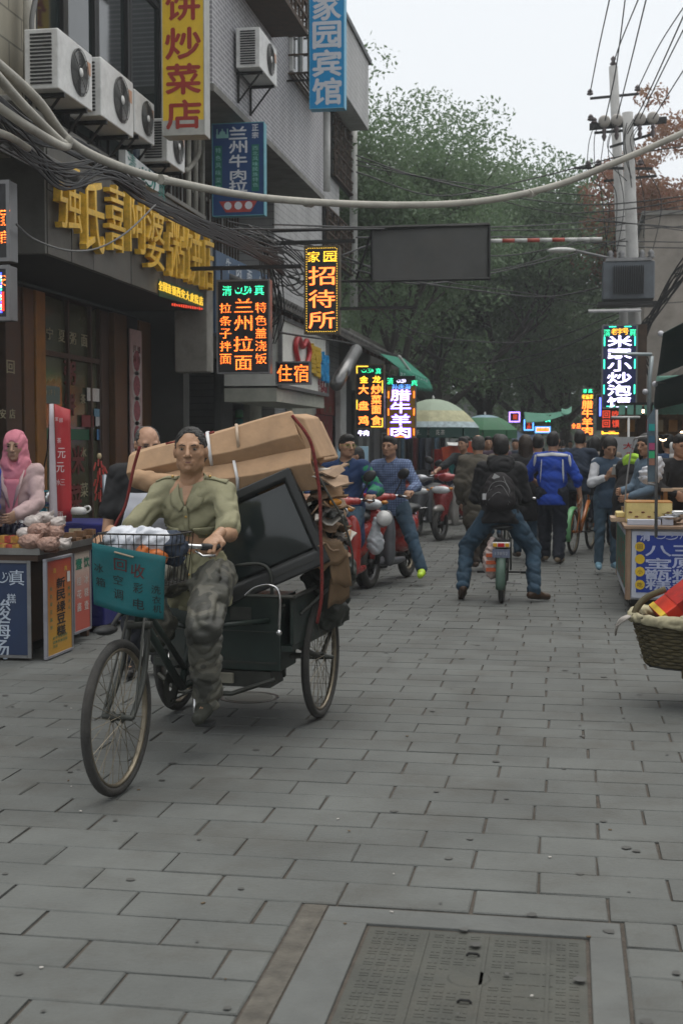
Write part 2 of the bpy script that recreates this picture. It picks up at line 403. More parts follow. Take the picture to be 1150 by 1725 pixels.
def head_parts(root,hc,hr,skinm,hair='short',hairm=None,res=.007,female=False,glasses=None,detail=1,age=0,gaze=0):
    """hc head centre, hr 3x3 head frame (x right, y forward, z up) -> skin prims; adds hair, eyes as children"""
    hc=Vector(hc); T=lambda x,y,z: hc+hr@Vector((x,y,z)); rn=np.array(hr); f=.94 if female else 1
    fm=rn
    E=lambda x,y,z,r,k,kind='e': (kind,T(x,y,z),r,fm,k)
    P=[E(0,-.012,.022,(.076,.094,.092),.03),E(0,.022,-.018,(.062*f,.070,.090),.03),E(0,.040,-.078,(.040*f,.042,.034),.03),
       E(-.044,.046,-.016,(.022,.032,.024),.015),E(.044,.046,-.016,(.022,.032,.024),.015),
       ('c',T(-.040,.078,.029),T(.040,.078,.029),.011,.011,.012),
       E(-.046,.02,-.062,(.020*f,.036,.026),.02),E(.046,.02,-.062,(.020*f,.036,.026),.02),
       E(-.031,.104,.010,(.021,.017,.014),.012,'E'),E(.031,.104,.010,(.021,.017,.014),.012,'E'),
       ('c',T(0,.092,.020),T(0,.120,-.022),.0075,.0125,.007),E(-.0145,.103,-.027,(.0085,.011,.008),.004),E(.0145,.103,-.027,(.0085,.011,.008),.004),E(0,.112,-.0385,(.014,.012,.006),.004,'E'),
       ('c',T(-.019,.088,-.0505),T(.019,.088,-.0505),.0065,.0065,.006),('c',T(-.016,.087,-.062),T(.016,.087,-.062),.0075,.0075,.006),
       ('c',T(-.024,.0965,-.0563),T(.024,.0965,-.0563),.0022,.0022,.003) if 0 else E(0,.078,-.088,(.016,.016,.012),.012),
       E(-.079,-.004,-.004,(.009,.019,.031),.006),E(.079,-.004,-.004,(.009,.019,.031),.006),
       ('c',T(0,-.02,-.05),T(0,-.035,-.16),.056 if not female else .048,.058 if not female else .05,.03)]
    out=field_mesh(P,res,noise=[(.0012,.05,1.0)] if age else None)
    hm=hairm or HAIR
    nz=[(.0022,.03,2.0),(.0020,.015,.7)]
    if hair in('short','receding','balding'):
        H=[E(0,-.016,.030,(.0795,.099,.094),.02),E(0,-.040,-.02,(.0765,.070,.062),.02)]
        if hair=='receding': H+=[E(0,.104,.044,(.063,.066,.084),.014,'E'),E(0,.076,-.075,(.11,.060,.105),.012,'E')]
        elif hair=='balding': H+=[E(0,.045,.10,(.062,.11,.07),.02,'E'),E(0,.075,.04,(.08,.08,.085),.015,'E'),E(0,.06,-.06,(.11,.055,.105),.012,'E')]
        else: H+=[E(0,.03,.085,(.06,.055,.04),.02),E(0,.112,-.004,(.068,.060,.072),.012,'E'),E(0,.078,-.085,(.11,.062,.095),.012,'E')]
        H+=[E(0,-.03,-.15,(.12,.14,.075),.01,'E')]
        np_obj('hair',[field_mesh(H,res*1.0,noise=nz)],hm,root)
    elif hair in('long','bob','bun','pony'):
        H=[E(0,-.018,.030,(.088,.103,.098),.02),E(0,-.055,-.03,(.080,.058,.08),.02)]
        if hair=='long': H+=[('c',T(0,-.06,-.02),T(0,-.085,-.30),.078,.060,.03),('c',T(-.06,-.04,-.02),T(-.075,-.06,-.24),.035,.03,.02),('c',T(.06,-.04,-.02),T(.075,-.06,-.24),.035,.03,.02)]
        if hair=='bob': H+=[('c',T(-.07,0,.0),T(-.075,.01,-.14),.026,.024,.02),('c',T(.07,0,.0),T(.075,.01,-.14),.026,.024,.02),('c',T(0,-.06,0),T(0,-.07,-.13),.065,.06,.02)]
        if hair=='bun': H+=[E(0,-.115,.01,(.042,.036,.042),.01)]
        if hair=='pony': H+=[('c',T(0,-.11,.02),T(0,-.15,-.22),.03,.022,.02)]
        H+=[E(0,.105,-.03,(.066,.062,.090),.016,'E')]
        np_obj('hair',[field_mesh(H,res*1.2,noise=nz)],hm,root)
    if detail:
        fine=res<.005
        ew=MB(); pu=MB(); br=MB(); lp=MB()
        for sg in(-1,1):
            ew.ell(T(sg*.031,.080,.0085),(.0115,.0122,.0062),10,hr)
            pu.ell(T(sg*.031+gaze,.0878 if fine else .084,.0080),(.0056,.0055,.0050) if fine else (.0125,.0105,.0042),8,hr)
            br.tube([T(sg*.015,.0945,.026),T(sg*.032,.094,.031),T(sg*.047,.082,.026)],[.0022,.0028,.0014],5)
            br.tube([T(sg*.019,.093,.0125),T(sg*.031,.0945,.0162),T(sg*.044,.087,.0125)],[.0008,.0012,.0007],4)
        lp.tube([T(-.024,.0865,-.0575),T(-.010,.0935,-.0562),T(0,.0942,-.0570),T(.010,.0935,-.0562),T(.024,.0865,-.0575)],[.0014,.0036,.0034,.0036,.0014],5)
        (ew.build('eye_white',EYEW,root,True) if fine else 0); pu.build('pupil',DARK,root,True); br.build('eyebrows',hm,root,True); lp.build('mouth',LIP,root,True)
    if glasses:
        g=MB()
        for sg in(-1,1):
            g.tube([T(sg*.033+.022*math.cos(a),.103,.008+.015*math.sin(a)) for a in [i*math.pi/7 for i in range(14)]],.0016,5,closed=True)
            g.tube([T(sg*.055,.100,.012),T(sg*.078,.06,.012),T(sg*.082,0,.010)],.0018,4)
        g.tube([T(-.011,.104,.012),T(.011,.104,.012)],.0015,4)
        g.build('glasses',glasses,root,True)
    return out
def person(loc,face,label,group='people in the street',H=1.70,pel=(0,.92),lean=3,side=0,twist=0,head=(0,0),hands=None,feet=None,
           knees=None,elbows=None,hdir=None,hnrm=None,curl=None,top=None,sleeve='long',hem=.05,bulk=1.0,bottom=None,shoes=None,hair='short',hairm=None,
           skin=None,female=False,res=.014,hres=.008,glasses=None,detail=1,leglen=1.0,age=0,coat=0,hood=False,skirt=False,grip=(False,False),legbulk=1.0,gaze=0,fold=1.0,footdir=None,shoulder=1.0,parent=None):
    """face: degrees, 0 = towards +y (away from the camera), 180 = towards the camera. local x is the person's right"""
    root=empty('person',loc,R(face),label,'person',group)
    skin=skin or SKIN; s=H/1.72
    u=V3(math.sin(R(side)),math.sin(R(lean)),math.cos(R(lean))); u.normalize()
    pelv=V3(0,pel[0],pel[1]); tw=R(twist); r0=V3(1,0,0)
    r=V3(math.cos(tw),math.sin(tw),0); r=(r-u*r.dot(u)).normalized(); fwd=u.cross(r)
    sw=(.172 if not female else .150)*s*shoulder
    ch=pelv+u*.31*s; nb=pelv+u*.49*s; sh={1:pelv+u*.432*s+r*sw,-1:pelv+u*.432*s-r*sw}
    hy,hp=head
    hr=rotm(R(hp),0,tw+R(hy)); hc=nb+u*.055*s+(hr@V3(0,.035,.105))*s
    hip={1:pelv+r0*.085*s,-1:pelv-r0*.085*s}
    hands=hands or {}; feet=feet or {}
    rn=np.array([[r.x,fwd.x,u.x],[r.y,fwd.y,u.y],[r.z,fwd.z,u.z]])
    body=[('e',pelv,(.145*s,.10*s,.11*s),rn,.04),('e',pelv+u*.17*s,(.125*s,.092*s,.15*s),rn,.04),('e',pelv+u*.36*s,(.150*s,.10*s,.15*s),rn,.04),
          ('c',sh[1],sh[-1],.050*s,.050*s,.04),('c',nb-u*.02,sh[1]+u*.01,.045*s,.04*s,.03),('c',nb-u*.02,sh[-1]+u*.01,.045*s,.04*s,.03),('c',nb-u*.03,hc-(hr@V3(0,.02,.04)),.058*s,.05*s,.03)]
    b=bulk
    ti=.018*b+coat
    topP=[('e',pelv+u*.04*s,(.150*s+ti,.105*s+ti,.12*s),rn,.05),('e',pelv+u*.17*s,(.135*s*b+ti,.100*s*b+ti,.16*s),rn,.05),('e',pelv+u*.34*s,(.158*s+ti,.108*s+ti,.15*s+.01),rn,.05),
          ('c',sh[1],sh[-1],.052*s+ti*.6,.052*s+ti*.6,.05),('c',nb-u*.03-fwd*.01,sh[1],.044*s+ti*.5,.046*s+ti*.5,.03),('c',nb-u*.03-fwd*.01,sh[-1],.044*s+ti*.5,.046*s+ti*.5,.03)]
    if coat>0: topP+=[('c',pelv+u*.05*s,pelv-V3(0,0,.30*s),.14*s+ti,.155*s+ti,.05)]
    elif hem>0: topP+=[('e',pelv-u*(hem)*s*.6,(.158*s+ti*1.2,.116*s+ti*1.2,.11*s+hem*.6),rn,.04)]
    hparts=[]
    ua,fa=.285*s,.245*s
    for sg in(1,-1):
        tgt=hands.get(sg); 
        if tgt is None: tgt=sh[sg]+V3(sg*.05,.05,-.50*s)
        hint=(elbows or {}).get(sg,V3(sg*.5,-.6,-.5))
        el,wr=ik(sh[sg],tgt,ua,fa,hint)
        body+=[('c',sh[sg],el,.047*s,.038*s,.02),('c',el,wr,.039*s,.027*s,.015)]
        if sleeve=='long': topP+=[('c',sh[sg],el,.053*s+ti*.8,.047*s+ti*.6,.03),('c',el,wr,.047*s+ti*.55,.035*s+ti*.4,.02)]
        elif sleeve=='short': topP+=[('c',sh[sg],sh[sg].lerp(el,.86),.052*s+ti*.6,.055*s+ti*.6,.03)]
        elif sleeve=='mid': topP+=[('c',sh[sg],el,.053*s+ti*.8,.052*s+ti*.6,.03),('c',el,el.lerp(wr,.3),.050*s+ti*.5,.05*s,.02)]
        dd=(hdir or {}).get(sg,(wr-el)); nn=(hnrm or {}).get(sg,V3(-sg,0,0))
        cu=(curl or {}).get(sg,(20,30,25)); gp=grip[0 if sg==1 else 1]
        hparts.append(field_mesh(hand_prims(wr,dd,nn,None,cu,s,gp,mirror=-sg if 0 else sg*-1),max(.0045,hres*.75)))
    bot=[('e',pelv-u*.035,(.148*s+.008,.103*s+.010,.10*s),rn,.04)]
    shoeP=[]
    th,cf=.43*s*leglen,.41*s*leglen; lb=legbulk
    for sg in(1,-1):
        ft=feet.get(sg,V3(sg*.10,0,.085)); ft=Vector(ft)
        kh=(knees or {}).get(sg,V3(sg*.08,1,.1))
        kn,an=ik(hip[sg],ft,th,cf,kh)
        body+=[('c',hip[sg],kn,.080*s,.052*s,.03),('c',kn,an,.052*s,.035*s,.02),]
        bot+=[('c',hip[sg]-V3(0,0,.01),kn,(.088*s+.012)*lb,(.062*s+.012)*lb,.03),('c',kn,an+(kn-an).normalized()*.02,(.060*s+.010)*lb,(.048*s+.012)*lb,.02)]
        fd=(footdir or {}).get(sg,V3(sg*.18,1,0)); fd=Vector(fd).normalized()
        heel=an-fd*.045*s-V3(0,0,.035*s); toe=an+fd*.155*s-V3(0,0,.048*s) if abs(fd.z)<.2 else an+fd*.16*s-V3(0,0,.02)
        body+=[('c',an,toe,.03*s,.022*s,.02)]
        shoeP.append([('c',heel,toe,.037*s,.034*s,.02),('c',an,an+fd*.06-V3(0,0,.03),.042*s,.040*s,.02)])
    hd=head_parts(root,hc,hr,skin,hair,hairm,hres,female,glasses,detail,age,gaze)
    bm=field_mesh(body,res)
    np_obj('body',[bm,hd]+hparts,skin,root)
    pz_=H*3+len(label); nz=[(.0050*fold,.15,1.3+pz_),(.0026*fold,.075,.4+pz_)]
    pz_=H*3+len(label)
    if top: 
        cuts=[]
        if hem>0 or coat>0: cuts=[(tuple(pelv-u*(hem if not coat else .42)*s),tuple(-u))]
        if sleeve!='none' or 1: np_obj('top',[field_mesh(topP,res*.8,noise=nz,cuts=cuts)],top,root)
    if bottom: np_obj('trousers' if not skirt else 'skirt',[field_mesh(bot,res*.8,noise=[(.0055*fold,.12,2.1+pz_),(.0026*fold,.06,.9+pz_)])],bottom,root)
    if shoes:
        for q_ in shoeP: np_obj('shoe',[field_mesh(q_,.010 if res<.02 else .014)],shoes,root)
    J=dict(pel=pelv,u=u,r=r,fwd=fwd,ch=ch,nb=nb,sh=sh,hc=hc,hr=hr,hip=hip,rn=rn,s=s)
    return root,J
# ------------------------------------------------------------------ glyph loading
ALLC='强氏喜阿婆粥饼店全国连锁西安大皮院炒菜家园宾馆兰州牛肉拉正宗北风味民族特色清真条子拌面盖浇饭招待所住宿蜜雪冰城金龙盘鸡食孙庆海腊羊米小泡馍老字号回童泡收冰箱空调彩电洗衣机八宝甑糕新民绿豆酸梅汤元面便店饮料壹桂花酱宁夏月饼童小吃三原麻辣WiFi1385-20茶水凉皮大皿'
load_glyphs(ALLC,.02)
# ------------------------------------------------------------------ procedural setting materials
def brick(name,c1,c2,mort,bw,bh,axes=(1,2),ms=.02,bump=.3,r=.8,offset=.5,stain=.35):
    M=bpy.data.materials.new(name); M.use_nodes=True; n=M.node_tree.nodes; L=M.node_tree.links; b=n['Principled BSDF']; b.inputs['Roughness'].default_value=r
    tc=n.new('ShaderNodeTexCoord'); sx=n.new('ShaderNodeSeparateXYZ'); cx=n.new('ShaderNodeCombineXYZ'); L.new(tc.outputs['Object'],sx.inputs[0])
    L.new(sx.outputs[axes[0]],cx.inputs[0]); L.new(sx.outputs[axes[1]],cx.inputs[1])
    bt=n.new('ShaderNodeTexBrick'); L.new(cx.outputs[0],bt.inputs['Vector']); bt.inputs['Scale'].default_value=1
    bt.inputs['Brick Width'].default_value=bw; bt.inputs['Row Height'].default_value=bh; bt.inputs['Mortar Size'].default_value=ms*bh; bt.offset=offset
    bt.inputs['Color1'].default_value=(*c1,1); bt.inputs['Color2'].default_value=(*c2,1); bt.inputs['Mortar'].default_value=(*mort,1)
    nz=n.new('ShaderNodeTexNoise'); nz.inputs['Scale'].default_value=1.1; nz.inputs['Detail'].default_value=9; nz.inputs['Roughness'].default_value=.7
    mp=n.new('ShaderNodeMapping'); mp.inputs['Scale'].default_value=(1,1,.28); L.new(tc.outputs['Object'],mp.inputs[0]); L.new(mp.outputs[0],nz.inputs['Vector'])
    mr=n.new('ShaderNodeMapRange'); mr.inputs[1].default_value=.35; mr.inputs[2].default_value=.75; mr.inputs[3].default_value=1+stain*.3; mr.inputs[4].default_value=1-stain; L.new(nz.outputs[0],mr.inputs[0])
    mx=n.new('ShaderNodeMix'); mx.data_type='RGBA'; mx.blend_type='MULTIPLY'; mx.inputs[0].default_value=1; L.new(bt.outputs['Color'],mx.inputs[6]); L.new(mr.outputs[0],mx.inputs[7]); L.new(mx.outputs[2],b.inputs['Base Color'])
    bp=n.new('ShaderNodeBump'); bp.inputs['Strength'].default_value=bump; bp.inputs['Distance'].default_value=.01; bp.invert=True; L.new(bt.outputs['Fac'],bp.inputs['Height']); L.new(bp.outputs[0],b.inputs['Normal'])
    MATS[name]=M; return M
STONE=mat('paving_stone',(.100,.105,.099),.80,var=.20,sc=1.5,bump=.5,bs=55,rand=.06,dirt=.48,spec=.3,world=True)
JOINT=mat('joint_grit',(.062,.052,.042),.95,var=.3,sc=20,bump=.6,bs=80)
CONC=mat('concrete',(.17,.165,.15),.85,var=.25,sc=3,bump=.4,bs=30,dirt=.5)
CONCL=mat('concrete_pole',(.33,.33,.32),.85,var=.15,sc=4,bump=.3,bs=30,dirt=.25)
TILEB=brick('grey_brick_tile',(.235,.232,.245),(.265,.262,.272),(.46,.455,.465),.24,.062,ms=.18)
TILEW=brick('pale_wall_tile',(.42,.42,.42),(.39,.39,.385),(.25,.25,.25),.25,.13,ms=.06)
BEIGE=brick('beige_wall_tile',(.30,.275,.21),(.27,.25,.195),(.14,.13,.10),.60,.30,ms=.035)
FASC=mat('fascia_stone',(.085,.082,.070),.55,var=.25,sc=4,bump=.2,bs=30,rand=.1,dirt=.55)
DKMET=mat('dark_metal',(.022,.022,.021),.5,m=.6,var=.2)
GRMET=mat('grey_metal',(.20,.20,.20),.45,m=.6,var=.2,dirt=.3)
CHROME=mat('chrome',(.55,.55,.55),.22,m=1,var=.1)
PIPE=mat('pipe_plastic',(.33,.315,.27),.6,var=.16,sc=5,dirt=.45)
PIPEW=mat('white_pipe',(.50,.50,.48),.6,var=.12,dirt=.35)
BLACKC=mat('cable_black',(.012,.012,.012),.6,var=0)
GREYC=mat('cable_grey',(.12,.12,.115),.6,var=.1)
GLASSD=mat('window_glass',(.012,.018,.018),.06,var=0,spec=.9)
ALU=mat('window_frame_metal',(.16,.15,.14),.5,m=.3,var=.15)
WOODO=mat('varnished_orange_wood',(.20,.085,.014),.4,var=.3,sc=5,spec=.4)
WOODD=mat('dark_wood',(.05,.026,.014),.55,var=.3,sc=6)
ROOFT=mat('grey_roof_tile',(.10,.098,.092),.85,var=.3,sc=9,bump=.4,rand=.25,dirt=.35)
WOODM=mat('brown_varnished_wood',(.085,.038,.011),.45,var=.3,sc=5,dirt=.2)
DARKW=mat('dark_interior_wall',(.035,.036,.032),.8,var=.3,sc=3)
PLAST=mat('cream_plaster',(.45,.45,.38),.8,var=.12,dirt=.25)
WHITEM=mat('white_enamel',(.62,.62,.60),.45,var=.12,sc=4,dirt=.35)
BLACKP=mat('black_plastic',(.016,.017,.017),.5,var=.2)
RUBBER=mat('tyre_rubber',(.030,.029,.027),.82,var=.25,sc=14,bump=.3,bs=90)
# ------------------------------------------------------------------ ground
def plane_mb(x0,y0,x1,y1,z): return MB().poly([(x0,y0,z),(x1,y0,z),(x1,y1,z),(x0,y1,z)],[(0,1,2,3)])
tag(plane_mb(-400,-120,400,900,-.03).build('ground',JOINT),kind='structure')
pav=empty('pavement'); tag(pav,kind='structure')
plane_mb(-7.5,-3,6,120,-.009).build('joint_bed',JOINT,pav)
def stone_mesh(w,d,z,ch,rn):
    m=MB(); x,y=w/2,d/2; j=lambda: rn.uniform(-.0025,.0025)
    b=[(-x,-y,-.012),(x,-y,-.012),(x,y,-.012),(-x,y,-.012)]
    t=[(-x+ch+j(),-y+ch+j(),z),(x-ch+j(),-y+ch+j(),z),(x-ch+j(),y-ch+j(),z),(-x+ch+j(),y-ch+j(),z)]
    mdl=[(-x+j(),-y+j(),z-.004),(x+j(),-y+j(),z-.004),(x+j(),y+j(),z-.004),(-x+j(),y+j(),z-.004)]
    m.poly(b+mdl+t,[(i,(i+1)%4,(i+1)%4+4,i+4) for i in range(4)]+[(i+4,(i+1)%4+4,(i+1)%4+8,i+8) for i in range(4)]+[(8,9,10,11)]); return m
BW,BD=.45,.222
SM=[stone_mesh(BW-.010,BD-.0075,0,.004,rnd).mesh('paving_stone',STONE) for _ in range(6)]
cells=[]; clipped=[]
k0=int((1.2-4.27)/BD)-1
for k in range(k0,int((58-4.27)/BD)):
    y=4.27+BD*k+BD/2; ph=(-.33 if k%2==0 else -.55)+rnd.uniform(-.03,.03)
    for i in range(-17,12):
        x=ph+BW*i+BW/2
        if x<-6.1 or x>3.2+max(0,(y-20)*.05): continue
        if y<4.27:
            a_,b_=x-BW/2,x+BW/2; segs=[(a_,min(b_,-.868)),(max(a_,.188),b_)]
            if b_<=-.868 or a_>=.188: pass
            else:
                for p_,q_ in segs:
                    if q_-p_>.05 and y>2.6: clipped.append(((p_+q_)/2,y,q_-p_))
                continue
        cells.append((x,y))
def inview(x,y):
    p=Vector((x,y,0))-CO; z=p.dot(FW); 
    if z<1: return None
    px=575+FPX*p.dot(RT)/z; py=HOR+FPX*CAMZ/z
    return (px,py,z)
vis=[];rest=[]
for c in cells:
    q=inview(*c)
    if q and -60<q[0]<1210 and q[1]<1790: vis.append((q[2],c))
    else: rest.append((99,c))
vis.sort(); near=vis[:300]; far=vis[300:]+rest
for z,(x,y) in near:
    o=bpy.data.objects.new('paving_stone',rnd.choice(SM)); COL.objects.link(o); o.parent=pav
    o.location=(x+rnd.uniform(-.002,.002),y+rnd.uniform(-.0015,.0015),rnd.uniform(-.0022,.0012)); o.rotation_euler=(rnd.uniform(-.003,.003),rnd.uniform(-.003,.003),rnd.uniform(-.004,.004)+(math.pi if rnd.random()<.5 else 0))
m=MB()
for z,(x,y) in far:
    w2,d2=BW/2-.006,BD/2-.0042; h=rnd.uniform(-.002,.001); t=rnd.uniform(-.0015,.0015)
    m.poly([(x-w2,y-d2,-.012),(x+w2,y-d2,-.012),(x-w2,y-d2,h+t),(x+w2,y-d2,h-t),(x+w2,y+d2,h-t),(x-w2,y+d2,h+t),(x+w2,y+d2,-.012),(x-w2,y+d2,-.012)],[(0,1,3,2),(2,3,4,5),(1,6,4,3),(0,2,5,7)])
tag(m.build('far_paving_stones',STONE,pav),kind='stuff')
for x_,y_,w_ in clipped:
    o=bpy.data.objects.new('paving_stone',stone_mesh(w_-.010,BD-.0075,0,.004,rnd).mesh('paving_stone',STONE)); COL.objects.link(o); o.parent=pav; o.location=(x_,y_,rnd.uniform(-.003,.001))
# manhole
mh=empty('manhole',(-.27,3.74,0),0,'rectangular iron manhole cover set in a pale concrete frame in the paving','manhole cover')
FR=mat('manhole_frame_stone',(.095,.100,.095),.8,var=.2,sc=4,bump=.3,bs=50,dirt=.3)
fr=MB(); x0,x1=-.505,.45; ix0,ix1=-.356,.351; y0,y1=-.55,.505; iy0,iy1=-.40,.37
fr.bb(x0,iy1,-.02,x1,y1,.001); fr.bb(x0,y0,-.02,x1,iy0,.001); fr.bb(x0,iy0,-.02,ix0,iy1,.001); fr.bb(ix1,iy0,-.02,x1,iy1,.001); fr.build('frame',FR,mh,bevel=.004)
IRON=mat('worn_iron_cover',(.060,.062,.053),.75,m=.1,var=.3,sc=5,bump=.3,bs=60,dirt=.5)
cv=MB(); cv.bb(ix0+.012,iy0+.012,-.02,ix1-.012,iy1-.012,-.007); cv.build('cover',IRON,mh)
rr_=MB()
nx,ny=17,17
for i in range(nx):
    for j in range(ny):
        cx=ix0+.03+(ix1-ix0-.06)*(i+.5)/nx; cy=iy0+.03+(iy1-iy0-.06)*(j+.5)/ny
        if (cx/.11)**2+((cy)/.075)**2<1: continue
        if .12<cx<.26 and abs(cy)<.22: 
            if j%2==0: rr_.bb(cx-.016,cy-.004,-.008,cx+.016,cy+.004,-.0056)
            continue
        t=(i+2*j)%4
        if i%5==4: continue
        if t in(0,1): rr_.bb(cx-.014,cy-.0145,-.008,cx+.014,cy-.004,-.0056); rr_.bb(cx-.014,cy+.003,-.008,cx+.014,cy+.0135,-.0056)
        else: rr_.bb(cx-.014,cy-.0135,-.008,cx-.003,cy+.0135,-.0056); rr_.bb(cx+.003,cy-.0135,-.008,cx+.014,cy+.0135,-.0056)
for i in range(4,nx,5):
    cx=ix0+.03+(ix1-ix0-.06)*(i+.5)/nx; rr_.bb(cx-.005,iy0+.03,-.008,cx+.005,iy1-.03,-.003)
tag(rr_.build('relief_studs',IRON,mh),kind='stuff')
MB().lathe([(.0,-.003),(.058,-.003),(.064,-.007)],(0,0,0),24).build('centre_disc',IRON,mh)
hh=MB(); hh.tube([(-.02,.17,-.005),(-.012,.17,.002),(.012,.17,.002),(.02,.17,-.005)],.004,6); hh.tube([(-.02,-.17,-.005),(-.012,-.17,.002),(.012,-.17,.002),(.02,-.17,-.005)],.004,6); hh.build('lifting_lug',DKMET,mh)
# mortar strips and rougher patches round the frame
ms=MB(); ms.bb(-.862,1.9,-.02,-.783,4.262,-.004); ms.build('mortar_strip',mat('brown_mortar',(.085,.078,.065),.9,var=.35,sc=14,bump=.6,bs=60,dirt=.4),pav)
# small round drain / repair patches further on
for n_,(px,py,r_) in enumerate(((420,1175,.16),(790,944,.10))):
    g=gnd(px,py); e=empty('drain_cover',(g.x,g.y,.0),.1,('dark broken drain cover in the paving under the tricycle','small round iron drain cover in the paving left of the e-bike rider')[n_],'drain cover')
    MB().lathe([(0,.004),(r_*.9,.004),(r_,-.005)],(0,0,0),20).build('disc',IRON,e)
    MB().lathe([(r_*1.02,.002),(r_*1.14,.003),(r_*1.2,-.01)],(0,0,0),20).build('rim',DKMET,e)
# ------------------------------------------------------------------ air between here and the far trees
hz=bpy.data.materials.new('haze'); hz.use_nodes=True; hn=hz.node_tree.nodes; hn.remove(hn['Principled BSDF'])
hv=hn.new('ShaderNodeVolumePrincipled'); hv.inputs['Color'].default_value=(.86,.90,.93,1); hv.inputs['Density'].default_value=.0015; hv.inputs['Anisotropy'].default_value=.2
hz.node_tree.links.new(hv.outputs[0],hn['Material Output'].inputs['Volume'])
tag(MB().bb(-60,-20,-1.2,60,160,24).build('haze',hz),kind='stuff')
# ------------------------------------------------------------------ facade helpers
def fyz(px,py,X): p=atx(px,py,X); return p.y,p.z
def slab(mb,pxl,pyt,pxr,pyb,X,th):
    """box on a street-parallel plane at x=X, thickness th going back; extents from two picture corners"""
    y0,_=fyz(pxl,pyt,X); y1,_=fyz(pxr,pyt,X); ym=(y0+y1)/2
    return mb
RSIDE=mat('rust_steel',(.07,.045,.03),.8,m=.2,var=.35,sc=8,dirt=.5)
def grille(parent,name,X,y0,y1,z0,z1,out,nv,nh,m,r=.008,pattern=False):
    """cage of bars standing off a wall at X by `out`"""
    g=MB(); x=X+out
    for i in range(nv+1): y=y0+(y1-y0)*i/nv; g.box((x,y,(z0+z1)/2),(r*2,r*2,z1-z0))
    for i in range(nh+1):
        z=z0+(z1-z0)*i/nh; g.box((x+.004,(y0+y1)/2,z),(r*2.2,y1-y0+.02,r*2.2))
        if out>.1:
            for y in(y0,y1): g.box(((X+x)/2,y,z+.003),(out,r*2,r*2))
    if pattern:
        for i in range(nv):
            for j in range(nh):
                if (i+j)%2: y=y0+(y1-y0)*(i+.5)/nv; z=z0+(z1-z0)*(j+.5)/nh; g.box((x,y,z),(r*2,(y1-y0)/nv*.5,r*2)); g.box((x-.003,y,z),(r*2,r*2,(z1-z0)/nh*.5))
    if out>.1:
        for i in range(6): g.box((X+out*(i+.5)/6,(y0+y1)/2,z0-.005),(r*2,y1-y0,r*2))
    return g.build(name,m,parent)
def window(parent,X,y0,y1,z0,z1,nv=2,nh=1,frame=ALU,fw=.05,glass=GLASSD):
    f=MB(); 
    for i in range(nv+1): y=y0+(y1-y0)*i/nv; f.box((X+.03,y,(z0+z1)/2),(.06,fw,z1-z0+fw))
    for i in range(nh+1):
        z=z0+(z1-z0)*i/nh
        for k in range(nv): ya=y0+(y1-y0)*k/nv+fw/2; yb=y0+(y1-y0)*(k+1)/nv-fw/2; f.box((X+.028,(ya+yb)/2,z),(.052,yb-ya,fw))
    fo=f.build('window',frame,parent,bevel=.004)
    for i in range(nv):
        for j in range(nh):
            ya=y0+(y1-y0)*i/nv+fw/2; yb=y0+(y1-y0)*(i+1)/nv-fw/2; za=z0+(z1-z0)*j/nh+fw/2; zb=z0+(z1-z0)*(j+1)/nh-fw/2
            MB().box((X+.012,(ya+yb)/2,(za+zb)/2),(.012,yb-ya,zb-za),Matrix.Rotation(rnd.uniform(-.012,.012),3,'Z')).build('pane',glass,fo)
    return fo
# ------------------------------------------------------------------ building A: porridge shop
A=empty('shop_building',(0,0,0),0,'two storey beige tiled restaurant with gold letters on its grey stone fascia','building')
AX0=-5.3
w_=MB(); w_.bb(-9,9.0,4.3,AX0,16.75,11); w_.build('upper_wall',BEIGE,A)
# dark stone band of the fascia, in panels
FX=-4.95; FY0,FY1=12.05,17.55; FZ0,FZ1=3.38,4.62
npn=9
for i in range(npn):
    for (za,zb) in ((FZ0,FZ0+.62),(FZ0+.62,FZ1)):
        ya=FY0+(FY1-FY0)*i/npn+.004; yb=FY0+(FY1-FY0)*(i+1)/npn-.004
        MB().bb(FX-.06,ya,za+.004,FX+rnd.uniform(-.004,.004),yb,zb-.004).build('fascia_panel',FASC,A,bevel=.004)
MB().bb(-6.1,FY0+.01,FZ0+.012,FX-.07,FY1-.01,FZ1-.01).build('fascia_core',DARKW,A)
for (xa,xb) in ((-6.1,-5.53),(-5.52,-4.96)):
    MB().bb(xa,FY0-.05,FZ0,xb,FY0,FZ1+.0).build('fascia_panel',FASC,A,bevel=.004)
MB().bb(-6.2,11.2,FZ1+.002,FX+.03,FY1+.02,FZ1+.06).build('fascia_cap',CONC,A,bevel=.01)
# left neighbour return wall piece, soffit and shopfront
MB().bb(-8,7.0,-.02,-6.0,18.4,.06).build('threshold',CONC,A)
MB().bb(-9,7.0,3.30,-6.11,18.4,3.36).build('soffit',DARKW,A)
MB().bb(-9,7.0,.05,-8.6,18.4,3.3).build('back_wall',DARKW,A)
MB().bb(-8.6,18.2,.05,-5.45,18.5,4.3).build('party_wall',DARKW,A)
SX=-6.05
def yat(px,X): return fyz(px,700,X)[0]
GREENG=mat('shop_glass',(.035,.045,.030),.12,var=.3,sc=1.5,spec=.6)
GLASSO=mat('green_tinted_door_glass',(.060,.062,.034),.14,var=.35,sc=2,spec=.6)
# glazing and posts
for (pa,pb,mt,nm,dx) in ((-60,0,GREENG,'shop_window',0),(0,27,WOODD,'pillar',.08),(28,46,WOODM,'pillar',.10),(46,63,WOODO,'pillar',.12),(63,165,GLASSO,'glass_door',0),(165,178,WOODD,'pillar',.06),(178,199,WOODM,'pillar',.14),(199,222,DKMET,'pillar',.10),(222,246,WOODM,'pillar',.12),(246,276,DARKW,'wall_pier',.02)):
    ya,yb=yat(pa,SX),yat(pb,SX)
    MB().bb(SX-.1,ya+.005,.06,SX+dx,yb-.005,3.29).build(nm,mt,A,bevel=.01)
